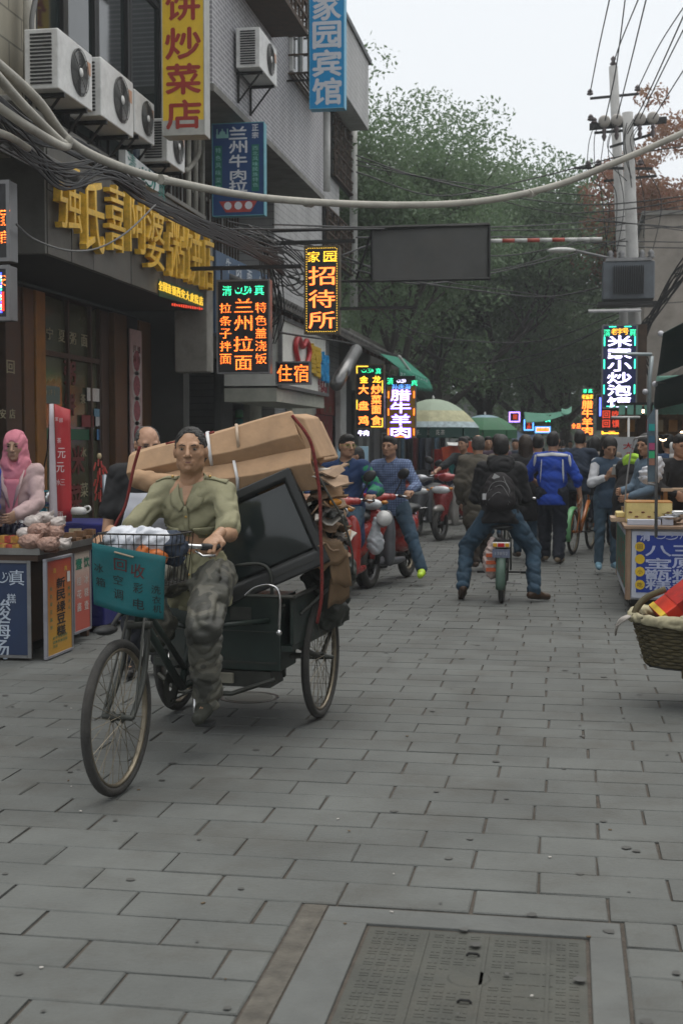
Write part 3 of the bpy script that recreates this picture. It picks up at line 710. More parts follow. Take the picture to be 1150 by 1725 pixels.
# gilt frame lines of the door
fm=MB()
for px in (63,112,150,165):
    y=yat(px,SX); fm.box((SX+.02,y,1.7),(.05,.05,3.2))
fm.box((SX+.021,(yat(63,SX)+yat(165,SX))/2,2.62),(.045,yat(165,SX)-yat(63,SX)-.05,.06)); fm.build('door_frame',WOODD,A)
def wall_text(parent,name,m,items,X,off=.02,depth=.004):
    """items: (char, px, py, height_px) on plane x=X read along +y"""
    mb=MB()
    for it in items:
        ch,px,py,hp=it[:4]; ar=it[4] if len(it)>4 else 1.0
        y,z=fyz(px,py,X); h=hp/ppm((Vector((X,y,z))-CO).dot(FW)); fr=Matrix(((0,1,0),(1,0,0),(0,0,1)))
        # local x -> +y, local -y -> +x
        F4=Matrix(((0,-1,0),(1,0,0),(0,0,1))).to_4x4()
        tmp=MB(); put(tmp,ch,0,0,h*ar,h,0,off,depth)
        vs=[(X-v[1],y+v[0],z+v[2]) for v in tmp.v]
        mb.poly(vs,[f for f in tmp.f])
    return mb.build(name,m,parent)
REDT=mat('dark_red_print',(.115,.020,.014),.5,var=.15)
GOLDP=mat('pale_gold_print',(.30,.27,.17),.5,var=.15)
wall_text(A,'door_lettering',REDT,[('粥',118,628,38,1.3),('饼',118,682,36,1.3),('米',132,775,46,1.2),('菜',128,838,44,1.2)],SX+.008,.045)
wall_text(A,'door_lettering',GOLDP,[('宁',84,562,20,1.4),('夏',104,566,20,1.4),('粥',123,570,20,1.4),('面',142,574,20,1.4),('茶',140,672,16,1.4),('水',141,762,18,1.4),('菜',142,825,24,1.4),('小',66,672,12,1.4),('吃',66,700,12,1.4),('面',66,735,12,1.4),('店',66,765,12,1.4)],SX+.010)
wall_text(A,'window_lettering',GOLDP,[('安',5,697,16,1.4),('店',21,697,16,1.4),('福',18,618,24,1.4),('回',18,618,22,1.4),('古',7,588,20,1.4)],SX+.085)
GRB=mat('green_band',(.012,.09,.045),.5,var=.1)
MB().bb(SX+.003,yat(70,SX),fyz(100,741,SX)[1],SX+.012,yat(152,SX),fyz(100,722,SX)[1]).build('green_band',GRB,A)
# stickers
STK=[((.50,.48,.45),154,664,22,22),((.10,.22,.30),162,695,14,13),((.03,.16,.36),166,732,12,18),((.16,.02,.02),144,709,20,20),((.42,.42,.42),162,710,9,16),((.09,.13,.11),84,664,26,30)]
for c,px,py,wp,hp in STK:
    y0_,z0_=fyz(px-wp/2,py,SX); y1_,_=fyz(px+wp/2,py,SX); hz=hp/ppm((Vector((SX,y0_,z0_))-CO).dot(FW))/2
    MB().bb(SX+.03,y0_,z0_-hz,SX+.036,y1_,z0_+hz).build('sticker',mat('sticker_%.2f'%c[0],c,.5,var=.2,sc=30),A)
wall_text(A,'sticker_print',GOLDP,[('W',78,661,9,.8),('i',83,661,9,.3),('F',87,661,9,.6),('i',92,661,9,.3)],SX+.040)
# poster strip on the pillar
ps=empty('poster_strip',(0,0,0),0,'tall narrow poster of pink dish pictures on the pillar beside the restaurant','poster')
ya,yb=yat(221,SX+.15),yat(240,SX+.15); PZ=lambda py: fyz(230,py,SX+.15)[1]
POP=mat('poster_pink_paper',(.42,.28,.26),.6,var=.15,sc=8); DISH=mat('printed_dish_pink',(.28,.08,.09),.6,var=.5,sc=26); DISHW=mat('printed_bowl_white',(.46,.40,.37),.6,var=.2)
MB().bb(SX+.13,ya,PZ(768),SX+.15,yb,PZ(556)).build('sheet',POP,ps)
for py in (590,632,674,716,754):
    d=MB(); d.lathe([(0,0),(.42*(yb-ya),0)],(SX+.1535,(ya+yb)/2,PZ(py+18)),18,AX); d.build('dish_print',DISHW,ps)
    d=MB(); d.lathe([(0,0),(.30*(yb-ya),0)],(SX+.1565,(ya+yb)/2,PZ(py+18)),14,AX); d.build('dish_print',DISH,ps)
wall_text(ps,'lettering',REDT,[('月',227,588,12,1.2),('饼',234,590,12,1.2),('麻',227,604,12,1.2),('辣',234,606,12,1.2)],SX+.153)
# gold 3d letters
GOLD=mat('gold_letter_face',(.78,.47,.04),.42,var=.22,sc=18,bump=.5,bs=70,spec=.6,dirt=.25)
sgn=empty('gold_letter_sign',(0,0,0),0,'row of big golden chinese letters standing proud of the grey stone fascia','letter sign')
for ch,px,py,wp,hp in (('强',107,335,46,118),('氏',148,365,40,132),('喜',186,368,34,122),('阿',222,372,36,120),('婆',252,403,36,112),('粥',287,418,34,108),('饼',317,430,34,108),('店',342,442,22,104)):
    y,z=fyz(px,py,FX+.02); zc=(Vector((FX,y,z))-CO).dot(FW); ya=fyz(px-wp/2,py,FX)[0]; yb=fyz(px+wp/2,py,FX)[0]
    t=MB(); put(t,ch,0,0,(yb-ya)*.80,hp/ppm(zc)*.90,0,.01,.075)
    vs=[(FX+.03-v[1],y+v[0],z+v[2]+v[0]*.05) for v in t.v]; MB().poly(vs,t.f).build('letter',GOLD,sgn)
sb=empty('led_subtitle',(0,0,0),0,'strip of small yellow led characters under the golden letters','led sign')
wall_text(sb,'lettering',led('led_yellow',(1,.62,.05),.6,dots=False),[(c,270+i*7.6,481+i*2.9,15,1.35) for i,c in enumerate('全国连锁西安大皮院店')],FX+.03,.02,.01)
MB().poly([(FX+.012,fyz(266,470,FX)[0],fyz(266,470,FX)[1]),(FX+.012,fyz(341,495,FX)[0],fyz(341,495,FX)[1]),(FX+.012,fyz(341,519,FX)[0],fyz(341,519,FX)[1]),(FX+.012,fyz(266,499,FX)[0],fyz(266,499,FX)[1])],[(0,3,2,1)]).build('backing',mat('led_backing',(.02,.07,.04),.5,var=.3,sc=12),sb,solid=.006)
rl=MB()
for i in range(14):
    px=288+i*3.8; y,z=fyz(px,505+i*.6,FX); rl.box((FX+.022,y,z-.06),(.008,.05,.02+.02*rnd.random()))
rl.build('red_running_text',led('led_red_dim',(1,.08,.03),.5,dots=False),sb)
# small white shop sign above the letters
ws=empty('small_white_sign',(0,0,0),0,'small white slanted sign with green halal script above the golden letters','sign')
X_=FX+.12; c4=[fyz(212,252,X_),fyz(268,298,X_),fyz(268,324,X_),fyz(212,293,X_)]
MB().hull([(X_,*q) for q in c4],[(X_-.08,*q) for q in c4]).build('board',mat('sign_white',(.55,.57,.56),.5,var=.1,dirt=.2),ws)
t=MB(); put(t,'清',0,0,.24,.24); put(t,'真',.95,0,.24,.24); squiggle(t,.47,0,.5,.26,0)
y,z=fyz(222,275,X_); MB().poly([(X_+.004-v[1],y+v[0]*1.15,z+v[2]*.9-v[0]*.09) for v in t.v],t.f).build('lettering',mat('teal_print',(.01,.16,.13),.5,var=.1),ws)
# upper windows of A, seen reflecting the street
for (pa,pb) in ((60,108),(112,160),(164,215),(219,268)):
    window(A,AX0,yat(pa,AX0),yat(pb,AX0),4.9,9.5,1,2,DKMET,.07)
# left neighbour: roof edge with tiles and far-left led signs
NB=empty('tiled_eave',(0,0,0),0,'old grey tiled roof edge at the far left under tangled cables','eave')
for i in range(11):
    y=9.6+i*.235; 
    MB().tube([(-4.52,y,4.02),(-5.3,y,4.42)],.062,8).build('roof_tile',ROOFT,NB,True)
MB().hull([(-4.55,9.4,3.93),(-4.55,12.0,3.93),(-5.3,12.0,4.35),(-5.3,9.4,4.35)],[(-4.55,9.4,3.99),(-4.55,12.0,3.99),(-5.3,12.0,4.41),(-5.3,9.4,4.41)]).build('roof_bed',ROOFT,NB)
# air conditioners
def ac(px0,py0,px1,py1,X,label,scale=1.0,h=.72,grp='air conditioners on the facade',tilt=0):
    """front face parallel to the street; px0..px1,py0..py1 bound the front face"""
    yc,zc_=fyz((px0+px1)/2,(py0+py1)/2,X); ya=fyz(px0,py0,X)[0]; yb=fyz(px1,py0,X)[0]; wd=max(.5,min(1.15,yb-ya)); z=(Vector((X,yc,zc_))-CO).dot(FW); h=(py1-py0)/ppm(z)*.80
    d=.34*scale
    e=empty('air_conditioner',(X-d,yc,zc_-h/2),0,label,'air conditioner',grp)
    MB().bb(0,-wd/2,0,d,wd/2,h).build('casing',WHITEM,e,bevel=.015)
    r=min(h,wd)*.40; cy=.10*wd; cz=h*.52
    MB().lathe([(0,.002),(r,.002)],(d+.001,cy,cz),24,AX).build('fan_opening',BLACKP,e)
    g=MB()
    for k in range(1,8): g.torus((d+.014,cy,cz),r*k/7,.004,24,4,AX)
    for k in range(8): a=k*math.pi/4; g.tube([(d+.012,cy,cz),(d+.012,cy+r*math.cos(a),cz+r*math.sin(a))],.004,4)
    g.build('fan_grille',mat('ac_grille',(.10,.10,.095),.5,m=.4,var=.1),e)
    MB().lathe([(0,.03),(r*.18,.026),(r*.2,.018)],(d,cy,cz),14,AX).build('fan_hub',WHITEM,e,True)
    f=MB()
    for k in range(4):
        a=k*math.pi/2+.4; ca,sa=math.cos(a),math.sin(a)
        f.poly([(d+.004,cy+r*.15*ca,cz+r*.15*sa),(d+.004,cy+r*.9*math.cos(a-.35),cz+r*.9*math.sin(a-.35)),(d+.009,cy+r*.92*math.cos(a+.35),cz+r*.92*math.sin(a+.35))],[(0,1,2)])
    f.build('fan_blade',mat('ac_blade',(.13,.13,.13),.5,var=0),e)
    s=MB()
    for k in range(14): s.box((d*.5,-wd/2-.006,h*(.1+.8*k/13)),(d*.62,.014,h*.028))
    s.build('side_louvres',BLACKP,e)
    MB().bb(d*.9,wd/2-.16*wd,h*.6,d+.004,wd/2-.06*wd,h*.82).build('label_plate',mat('ac_label',(.45,.25,.16),.5),e)
    for y in(-wd*.33,wd*.33):
        b=MB()
        b.box((d*.42,y,-.025),(d*1.15,.035,.04)); b.box((-.01,y,-.22),(.03,.035,.42)); b.tube([(0,y,-.40),(d*.85,y,-.04)],.014,6)
        b.build('bracket',DKMET,e)
    return e
ac(100,60,157,180,-4.72,'large white air conditioner topmost and leftmost of the four above the gold letters')
ac(172,108,226,225,-4.70,'second white air conditioner from left in the four above the gold letters')
ac(228,155,261,243,-4.72,'small white air conditioner tucked between two larger ones beside the yellow sign')
ac(282,203,312,290,-4.70,'lowest white air conditioner beneath the yellow vertical sign')
# small black cube vents between units as cable junctions omitted; drain pipes on A
def pipe(name,pts,r,m,label,cat='pipe',group=None,n=10,cat_n=8):
    o=MB().tube(catmull(pts,cat_n) if len(pts)>2 else pts,r,n).build(name,m,None,True); tag(o,label,cat,group); return o
pipe('downpipe',[atx(50,-20,-5.18),atx(50,190,-5.18)],.06,PIPE,'beige downpipe at the upper left corner beside the beige wall','pipe')
pipe('hose',catmull([atx(60,0,-5.1),atx(54,40,-5.1),atx(62,100,-5.05),atx(72,140,-5.05),atx(60,170,-5.05)],6),.025,GREYC,'grey hose hanging beside the upper left air conditioner','hose')
pipe('bent_pipe',catmull([atx(336,235,-5.15),atx(334,262,-5.15),atx(318,284,-5.15),atx(310,286,-5.15)],5),.035,PIPE,'bent beige pipe behind the lowest air conditioner','pipe')
for i,px in enumerate((318,330,341)):
    pipe('downpipe',[atx(px,225,-5.2),atx(px,400,-5.2)],.035,PIPE,('pale pipe right behind the lowest air conditioner','middle of three pale pipes under the yellow sign','rightmost of three pale pipes under the yellow sign')[i],'pipe')
# ------------------------------------------------------------------ building B: grey brick hotel
B=empty('hotel_building',(0,0,0),0,'grey brick tiled hotel with overhanging upper floors and barred windows','building')
BX=-4.6
BY0,BY1=16.75,24.6
BZ=6.25
MB().bb(-9,BY0,BZ,BX,BY1,17).build('upper_wall',TILEB,B)
MB().bb(-9,BY0,BZ-.10,BX+.02,BY1+.02,BZ-.003).build('soffit_edge',CONC,B)
MB().bb(-9,BY1+.003,-.02,-5.55,31.8,10.9).build('rear_wall',TILEW,B)
MB().bb(-9,24.3,9.35,-4.95,32.6,11.0).build('rear_upper',TILEW,B)
MB().bb(-9,24.2,11.0,-4.9,32.8,11.12).build('cornice',DKMET,B)
MB().bb(-9,18.5,3.0,-6.4,24.5,BZ-.11).build('recess_wall',mat('recess_grey',(.16,.16,.15),.8,var=.2,dirt=.4),B)
# ceiling beam under overhang, window row
y0,y1=yat(372,-6.4),yat(470,-6.4)
window(B,-6.4,18.7,20.6,4.3,5.9,3,1,WHITEM,.06)
window(B,-6.4,21.2,23.8,4.3,5.9,3,1,WHITEM,.06)
grille(B,'window_bars',-6.38,18.6,23.9,3.9,6.0,.30,26,3,RSIDE,.012)
# barred windows of the upper floors
def bpx(pa,pb,pt,pbm,X): 
    ya,yb=yat(pa,X),yat(pb,X); zt=fyz((pa+pb)/2,pt,X)[1]; zb=fyz((pa+pb)/2,pbm,X)[1]; return ya,yb,zb,zt
ya,yb,zb,zt=bpx(489,521,-60,150,BX)
window(B,BX,ya,yb,zb+.1,zt,2,2,WHITEM,.07)
grille(B,'window_bars',BX,ya-.1,yb+.35,zb,zt,.35,9,7,RSIDE,.014)
ya,yb,zb,zt=bpx(392,452,-120,8,BX)
window(B,BX,ya,yb,zb+.15,zt,3,1,WHITEM,.06)
gq=grille(B,'window_cage',BX,ya-.2,yb+.3,zb,zt,.55,10,5,RSIDE,.016)
MB().bb(BX,ya-.22,zb-.05,BX+.57,yb+.32,zb-.02).build('cage_floor',RSIDE,B)
LAU=MB(); LAU.box((BX+.4,(ya+yb)/2+.2,zb+.55),(.06,.5,.55)); 
lo_=LAU.build('laundry',mat('pink_white_cloth',(.50,.36,.36),.8,var=.25,sc=5),None,bevel=.02); tag(lo_,'pink and white laundry hanging in the window cage at the top','laundry')
ya,yb,zb,zt=bpx(556,586,190,312,-5.55)
window(B,-5.55,ya,yb,zb,zt,2,2,DKMET,.07); grille(B,'window_bars',-5.55,ya,yb,zb,zt,.12,8,6,RSIDE,.016,True)
ya,yb,zb,zt=bpx(543,592,372,450,-5.55)
window(B,-5.55,ya,yb,zb,zt,2,1,DKMET,.07); grille(B,'window_bars',-5.55,ya,yb,zb,zt,.12,10,4,RSIDE,.016,True)
pipe('downpipe',[atx(550,190,-5.42),atx(550,322,-5.42)],.085,PIPEW,'white downpipe beside the barred window below the blue hotel sign','pipe')
pipe('downpipe',[atx(595,190,-5.42),atx(596,520,-5.42)],.10,PIPEW,'white downpipe at the far corner of the grey hotel','pipe')
ac(438,58,467,138,-4.22,'single white air conditioner on the grey brick hotel wall',1.0)
# ground floor shops of B (set back, dim)
MB().bb(-9,18.5,-.02,-5.4,34,.05).build('shop_step',CONC,B)
def shopwall(pa,pb,X,z0,z1,m,nm='wall_pier',th=.12):
    MB().bb(X-th,yat(pa,X),z0,X,yat(pb,X),z1).build(nm,m,B)
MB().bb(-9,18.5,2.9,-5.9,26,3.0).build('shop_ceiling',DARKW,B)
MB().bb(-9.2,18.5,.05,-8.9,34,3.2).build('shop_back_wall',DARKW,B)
shopwall(372,392,-5.8,.05,2.95,mat('grey_pier',(.15,.155,.15),.7,var=.15))
shopwall(421,446,-5.8,.05,2.9,PLAST); shopwall(446,452,-5.8,.05,2.9,WOODD); shopwall(460,482,-5.78,.05,2.9,PLAST); shopwall(484,492,-5.8,.05,2.9,WOODD)
shopwall(493,530,-5.4,.05,3.0,PLAST)
shopwall(530,560,-5.45,.05,2.2,mat('red_menu_board',(.20,.022,.016),.5,var=.2),'menu_board'); shopwall(540,570,-5.45,2.22,2.9,mat('red_lit_panel',(.28,.03,.018),.4,var=.3),'red_panel')
shopwall(573,583,-5.3,.05,3.1,WHITEM); shopwall(583,592,-5.3,.05,3.1,DKMET); shopwall(604,616,-5.3,.05,3.1,mat('grey_pier',(.15,.155,.15))); shopwall(630,645,-5.2,.05,3.1,GRMET)
wall_text(B,'menu_lettering',GOLDP,[(c,533+6*(i%4),712+9*(i//4),7,1.2) for i,c in enumerate('老字号羊肉泡馍小炒大盘')],-5.44)
wall_text(B,'panel_lettering',GOLDP,[('羊',547,690,12,1.3),('肉',556,690,12,1.3)],-5.44)
MB().bb(-5.398,yat(511,-5.4),fyz(520,733,-5.4)[1],-5.385,yat(529,-5.4),fyz(520,721,-5.4)[1]).build('blue_plate',mat('blue_plate',(.012,.13,.30),.4,var=.1),B)
# coloured door curtain column and gas bottle rack seen behind
cb=empty('bottle_tower',(0,0,0),0,'column of stacked coloured drink bottles in the dark shop doorway','bottle stack')
yb_=yat(394,-5.7); zz=.05
for i,c in enumerate(((.05,.22,.10),(.30,.05,.05),(.03,.18,.25),(.25,.22,.30),(.05,.25,.12),(.04,.2,.2),(.05,.25,.10))):
    z0=1.45+i*.16; MB().lathe([(0,0),(.075,0),(.075,.11),(.04,.14),(0,.14)],(-5.62,yb_+.06,z0-.4),10).build('bottle',mat('bottle_%d'%i,c,.3,var=.3),cb,True)
MB().lathe([(.09,0),(.09,1.05),(0,1.06)],(-5.62,yb_+.06,0),10).build('plinth',WHITEM,cb)
# ------------------------------------------------------------------ tiled eave over the ground floor row
EV=empty('tiled_awning_roof',(0,0,0),0,'long grey tiled eave over the row of shops below the hotel','eave')
ex=-4.35; ey0,ey1=yat(462,-4.35),yat(682,-4.35); ez=3.72
n_=int((ey1-ey0)/.20)
TM=MB().tube([(0,0,0),(-1.15,0,.52)],.058,8).mesh('roof_tile',ROOFT,True)
TE=MB().lathe([(0,.01),(.062,.01),(.062,-.02)],(0,0,0),10,AX).mesh('tile_end',ROOFT)
DR=MB().poly([(0,-.07,0),(0,.07,0),(0,.045,-.07),(0,0,-.10),(0,-.045,-.07)],[(0,1,2,3,4)]).mesh('drip_tile',ROOFT)
for i in range(n_):
    y=ey0+(i+.5)*(ey1-ey0)/n_
    for me,dy,dz,dx in ((TM,0,.03,0),(DR,.1,0,.01)):
        o=bpy.data.objects.new(me.name.split('.')[0],me); COL.objects.link(o); o.parent=EV; o.location=(ex+dx,y+dy,ez+dz)
MB().hull([(ex,ey0,ez-.07),(ex,ey1,ez-.07),(ex-1.2,ey1,ez+.48),(ex-1.2,ey0,ez+.48)],[(ex,ey0,ez-.02),(ex,ey1,ez-.02),(ex-1.2,ey1,ez+.53),(ex-1.2,ey0,ez+.53)]).build('roof_bed',mat('eave_board',(.12,.11,.09),.8,var=.3,dirt=.4),EV)
rf=MB()
for i in range(int((ey1-ey0)/.6)): y=ey0+.3+i*.6; rf.hull([(ex-.05,y,ez-.16),(ex-.05,y+.08,ez-.16),(ex-1.2,y+.08,ez+.35),(ex-1.2,y,ez+.35)],[(ex-.05,y,ez-.08),(ex-.05,y+.08,ez-.08),(ex-1.2,y+.08,ez+.43),(ex-1.2,y,ez+.43)])
rf.build('rafters',WOODD,EV)
# building C behind the eave, further shops
C_=empty('shop_row',(0,0,0),0,'low dim row of open shopfronts beyond the hotel on the left','building')
MB().bb(-9,31.9,2.9,-5.3,60,4.4).build('wall',mat('dull_wall',(.15,.145,.125),.8,var=.2,dirt=.4),C_)
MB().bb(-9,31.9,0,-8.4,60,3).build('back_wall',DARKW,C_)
for y in (34,37.5,41,45,49,54): MB().bb(-5.7,y,0,-5.2,y+.5,2.9).build('pier',mat('grey_pier',(.15,.155,.15)),C_)
# ------------------------------------------------------------------ right side
D_=empty('right_building',(0,0,0),0,'weathered grey concrete building at the right edge behind the awnings','building')
MB().bb(2.2,40,0,9,56,8.3).build('wall',mat('weathered_render',(.24,.215,.185),.9,var=.25,sc=1.2,bump=.3,bs=20,dirt=.4),D_)
MB().bb(2.1,39.9,8.3,9,56,8.42).build('parapet',CONC,D_)
MB().bb(3.0,2.0,0,9,39.8,3.6).build('near_wall',mat('weathered_render',(.24,.215,.185)),D_)
BR=empty('far_building',(0,0,0),0,'pale modern roof block behind the red tree at the right','building')
MB().bb(3.0,60,0,4.0,75,12.2).build('wall',mat('pale_render',(.36,.37,.38),.8,var=.1),BR); MB().bb(2.6,59.5,12.2,4.3,75,12.6).build('roof',mat('slate_roof',(.05,.07,.08),.6),BR)
for k in range(3): MB().bb(2.95,61+k*4,11,2.99,62.6+k*4,12.4).build('window',GLASSD,BR)
# lintel row end of the street
FARB=empty('far_gate_building',(0,0,0),0,'dim low building closing the far end of the street','building')
MB().bb(-12,112,0,14,116,5.2).build('wall',mat('far_wall',(.16,.17,.16),.8,var=.2),FARB); MB().bb(-12.5,111.5,5.2,14.5,116.5,5.7).build('roof',ROOFT,FARB)
# ------------------------------------------------------------------ hanging signs
def hsign(px0,py0,px1,py1,z,label,face,frame_m,depth=.14,fw=.02,cat='sign',yaw=0,group=None,name='hanging_sign'):
    c=atd((px0+px1)/2,(py0+py1)/2,z); k=ppm(z); W=(px1-px0)/k; H=(py1-py0)/k
    e=empty(name,c,R(yaw),label,cat,group)
    MB().bb(-W/2+.003,0,-H/2+.003,W/2-.003,depth,H/2-.003).build('box',frame_m,e,bevel=.006)
    MB().bb(-W/2+fw,-.008,-H/2+fw,W/2-fw,-.001,H/2-fw).build('face',face,e)
    f=MB()
    for x in(-W/2+fw/2,W/2-fw/2): f.box((x,-.003,0),(fw,.026,H))
    for zz in(-H/2+fw/2,H/2-fw/2): f.box((0,-.0025,zz),(W-2*fw,.025,fw))
    f.build('frame',frame_m,e)
    return e,W,H
def letters(e,W,H,m,items,off=.02,depth=0,name='lettering',dy=-.012):
    mb=MB()
    for ch,cx,cy,w,h in items:
        if ch=='~': squiggle(mb,(cx-.5)*W,(.5-cy)*H,w*W,h*H,dy-.002,.06)
        else: put(mb,ch,(cx-.5)*W,(.5-cy)*H,w*W,h*H,dy,off,depth)
    o=mb.build(name,m,e); return o
BLKF=mat('sign_black_face',(.010,.010,.011),.35,var=.2)
LEDO=led('led_orange',(1,.17,.02),2.6); LEDG=led('led_green',(.04,.95,.42),1.9); LEDY=led('led_amber',(1,.55,.03),2.2)
# yellow vertical sign
YF=mat('yellow_sign_face',(.66,.43,.015),.45,var=.08,sc=3,dirt=.18); YR=mat('red_brown_lettering',(.28,.022,.012),.5,var=.08)
e,W,H=hsign(272,-160,345,222,15.2,'tall yellow vertical sign with dark red characters above the awning',YF,mat('sign_edge_grey',(.36,.36,.33),.5,var=.15,dirt=.4),.26,.012,yaw=2)
MB().bb(-W/2+.012,-.012,-H/2,W/2-.012,-.0085,-H/2+.17).build('bottom_strip',mat('aged_white',(.36,.36,.33),.6,var=.15,dirt=.5),e)
cy=lambda py:(py+160)/382
letters(e,W,H,YR,[('饼',.5,cy(10),.78,48/382),('炒',.5,cy(72),.80,50/382),('菜',.5,cy(130),.80,48/382),('店',.5,cy(188),.80,46/382)],.045)
# blue hotel sign
e,W,H=hsign(521,-120,580,178,21.6,'tall sky blue vertical sign with white characters on the hotel corner',mat('cyan_sign_face',(.0,.24,.52),.4,var=.06,dirt=.08),mat('pale_blue_edge',(.12,.38,.55),.5,var=.1),.22,.010)
cy=lambda py:(py+120)/298
letters(e,W,H,mat('white_lettering',(.55,.58,.62),.5,var=.05),[('家',.5,cy(10),.78,46/298),('园',.5,cy(58),.78,42/298),('宾',.5,cy(104),.80,42/298),('馆',.5,cy(150),.80,42/298)],.045)
for yy in (.1,.3): 
    p=Matrix.Translation(e.location)
BR_=MB(); BR_.box((-.6,.1,-H/2+.5),(.9,.03,.03)); BR_.box((-.6,.1,-H/2+2.0),(.9,.03,.03)); BR_.build('bracket',DKMET,e)
# blue noodle sign
DB=mat('deep_blue_face',(.010,.050,.16),.4,var=.1,dirt=.12)
e,W,H=hsign(357,209,446,362,18.6,'dark blue noodle shop sign with white characters and a red bowl drawing',DB,mat('teal_edge',(.10,.30,.36),.5,var=.15),.16,.010)
WL=MATS['white_lettering']
letters(e,W,H,WL,[('兰',.50,.11,.34,.13),('州',.50,.26,.34,.13),('牛',.50,.41,.34,.13),('肉',.50,.56,.30,.11),('拉',.50,.68,.34,.12),('正',.83,.06,.12,.065),('宗',.83,.14,.12,.065)],.045)
GP=mat('green_panel_print',(.01,.13,.09),.5,var=.1)
for x,a,b in((.12,.24,.76),(.83,.24,.74)): MB().bb((x-.07-.5)*W,-.0105,(.5-b)*H,(x+.07-.5)*W,-.0085,(.5-a)*H).build('green_strip',GP,e)
letters(e,W,H,mat('pale_teal_print',(.20,.42,.40),.5),[(c,.12,.29+i*.08,.10,.055) for i,c in enumerate('特色风味菜味')]+[(c,.83,.28+i*.056,.10,.045) for i,c in enumerate('西北风味民族特色')],.02,dy=-.013)
bw=MB(); bw.poly([((x-.5)*W,-.012,(.5-y)*H) for x,y in((.13,.84),(.87,.84),(.74,.96),(.26,.96))],[(3,2,1,0)]); bw.build('bowl_drawing',mat('red_bowl_print',(.36,.045,.035),.5),e)
bn=MB(); 
for x in(.3,.5,.7): bn.lathe([(0,0),(.075*W,0)],((x-.5)*W,-.0135,(.5-.89)*H),10,AY)
bn.build('bowl_pattern',WL,e)
mq=MB(); mq.bb(-.42*W,-.0125,.34*H,-.18*W,-.0115,.38*H)
for x in(-.40,-.30,-.20): mq.bb((x-.012)*W,-.0125,.37*H,(x+.012)*W,-.0115,.44*H)
mq.lathe([(.001,0),(.06*W,0)],(-.30*W,-.012,.385*H),10,AY); mq.build('mosque_drawing',MATS['pale_teal_print'],e)
letters(e,W,H,DB,[],.02)
# led noodle sign
SG=mat('sign_frame_steel',(.17,.17,.17),.4,m=.7,var=.15)
e,W,H=hsign(364,472,456,629,17.0,'black led sign with orange noodle shop characters under a green halal line',BLKF,SG,.14,.022)
letters(e,W,H,LEDG,[('清',.20,.115,.17,.105),('~',.50,.115,.30,.10),('真',.80,.115,.17,.105)])
letters(e,W,H,LEDO,[('兰',.51,.275,.34,.15),('州',.50,.46,.34,.16),('拉',.50,.68,.36,.16),('面',.50,.885,.32,.15)]+[(c,.17,.30+i*.135,.21,.105) for i,c in enumerate('拉条子拌面')]+[(c,.83,.30+i*.135,.21,.11) for i,c in enumerate('特色盖浇饭')])
hb=MB(); hb.box((-.05,.06,H/2+.16),(W+.9,.05,.05)); 
for x in(-W/2+.05,W/2-.04): hb.box((x,.06,H/2+.08),(.02,.02,.15))
hb.build('hanger',DKMET,e)
# lodging sign
e,W,H=hsign(464,609,523,648,17.6,'small black led sign with two orange lodging characters',BLKF,SG,.12,.018)
letters(e,W,H,LEDO,[('住',.26,.5,.42,.72),('宿',.74,.5,.42,.76)])
# guesthouse sign
e,W,H=hsign(512,415,572,562,18.0,'tall black led guesthouse sign with a dotted yellow border',BLKF,mat('sign_frame_bronze',(.10,.08,.05),.5,m=.4,var=.2),.15,.02)
letters(e,W,H,LEDY,[('家',.28,.125,.34,.12),('园',.73,.125,.34,.12)])
letters(e,W,H,led('led_orange_tube',(1,.16,.03),2.4,dots=False),[('招',.5,.34,.74,.21),('待',.5,.60,.74,.20),('所',.5,.84,.74,.19)],.02)
bd=MB(); n1=34
for i in range(n1):
    for x in(-W/2+.035,W/2-.035): bd.box((x,-.014,-H/2+.05+(H-.1)*i/(n1-1)),(.010,.008,.010))
for i in range(13):
    for zz in(-H/2+.035,H/2-.035): bd.box((-W/2+.06+(W-.12)*i/12,-.014,zz),(.010,.008,.010))
tag(bd.build('border_lamps',led('led_yellow_dot',(1,.6,.05),1.2,dots=False),e),kind='stuff')
hb=MB(); hb.box((-.25,.07,H/2+.06),(W+.9,.06,.05)); hb.box((.6,.07,-H/2+.35),(1.4,.05,.04)); hb.build('hanger',DKMET,e)
# dish list sign
e,W,H=hsign(598,614,647,722,22.0,'black led restaurant sign with two columns of orange dish names',BLKF,mat('sign_frame_bronze',(.10,.08,.05)),.15,.02)
letters(e,W,H,LEDG,[('~',.42,.10,.40,.075),('真',.80,.11,.2,.09)])
LT=led('led_orange_flat',(1,.20,.03),2.2,dots=False)
letters(e,W,H,led('led_gold_flat',(1,.45,.03),1.8,dots=False),[('金',.3,.235,.28,.105),('龙',.74,.235,.28,.105)],.045)
letters(e,W,H,LT,[('大',.29,.39,.34,.14),('盘',.29,.64,.34,.13),('鸡',.29,.87,.34,.14),('炒',.73,.39,.34,.145),('菜',.73,.55,.34,.14),('面',.73,.705,.32,.125),('食',.73,.87,.34,.14)],.045)
b=MB(); 
for x,z0,z1 in((-W/2+.03,.36,.47),(-W/2+.03,-.2,-.05),(W/2-.03,.05,.25),(W/2-.03,-.47,-.33)): b.box((x,-.014,(z0+z1)/2*H),(.018,.01,(z1-z0)*H))
b.box((-.25*W,-.0145,H/2-.035),(.4*W,.01,.018)); b.box((.25*W,-.0145,-H/2+.035),(.4*W,.01,.018)); b.build('border_tubes',led('led_yellow_dot',(1,.6,.05)),e)
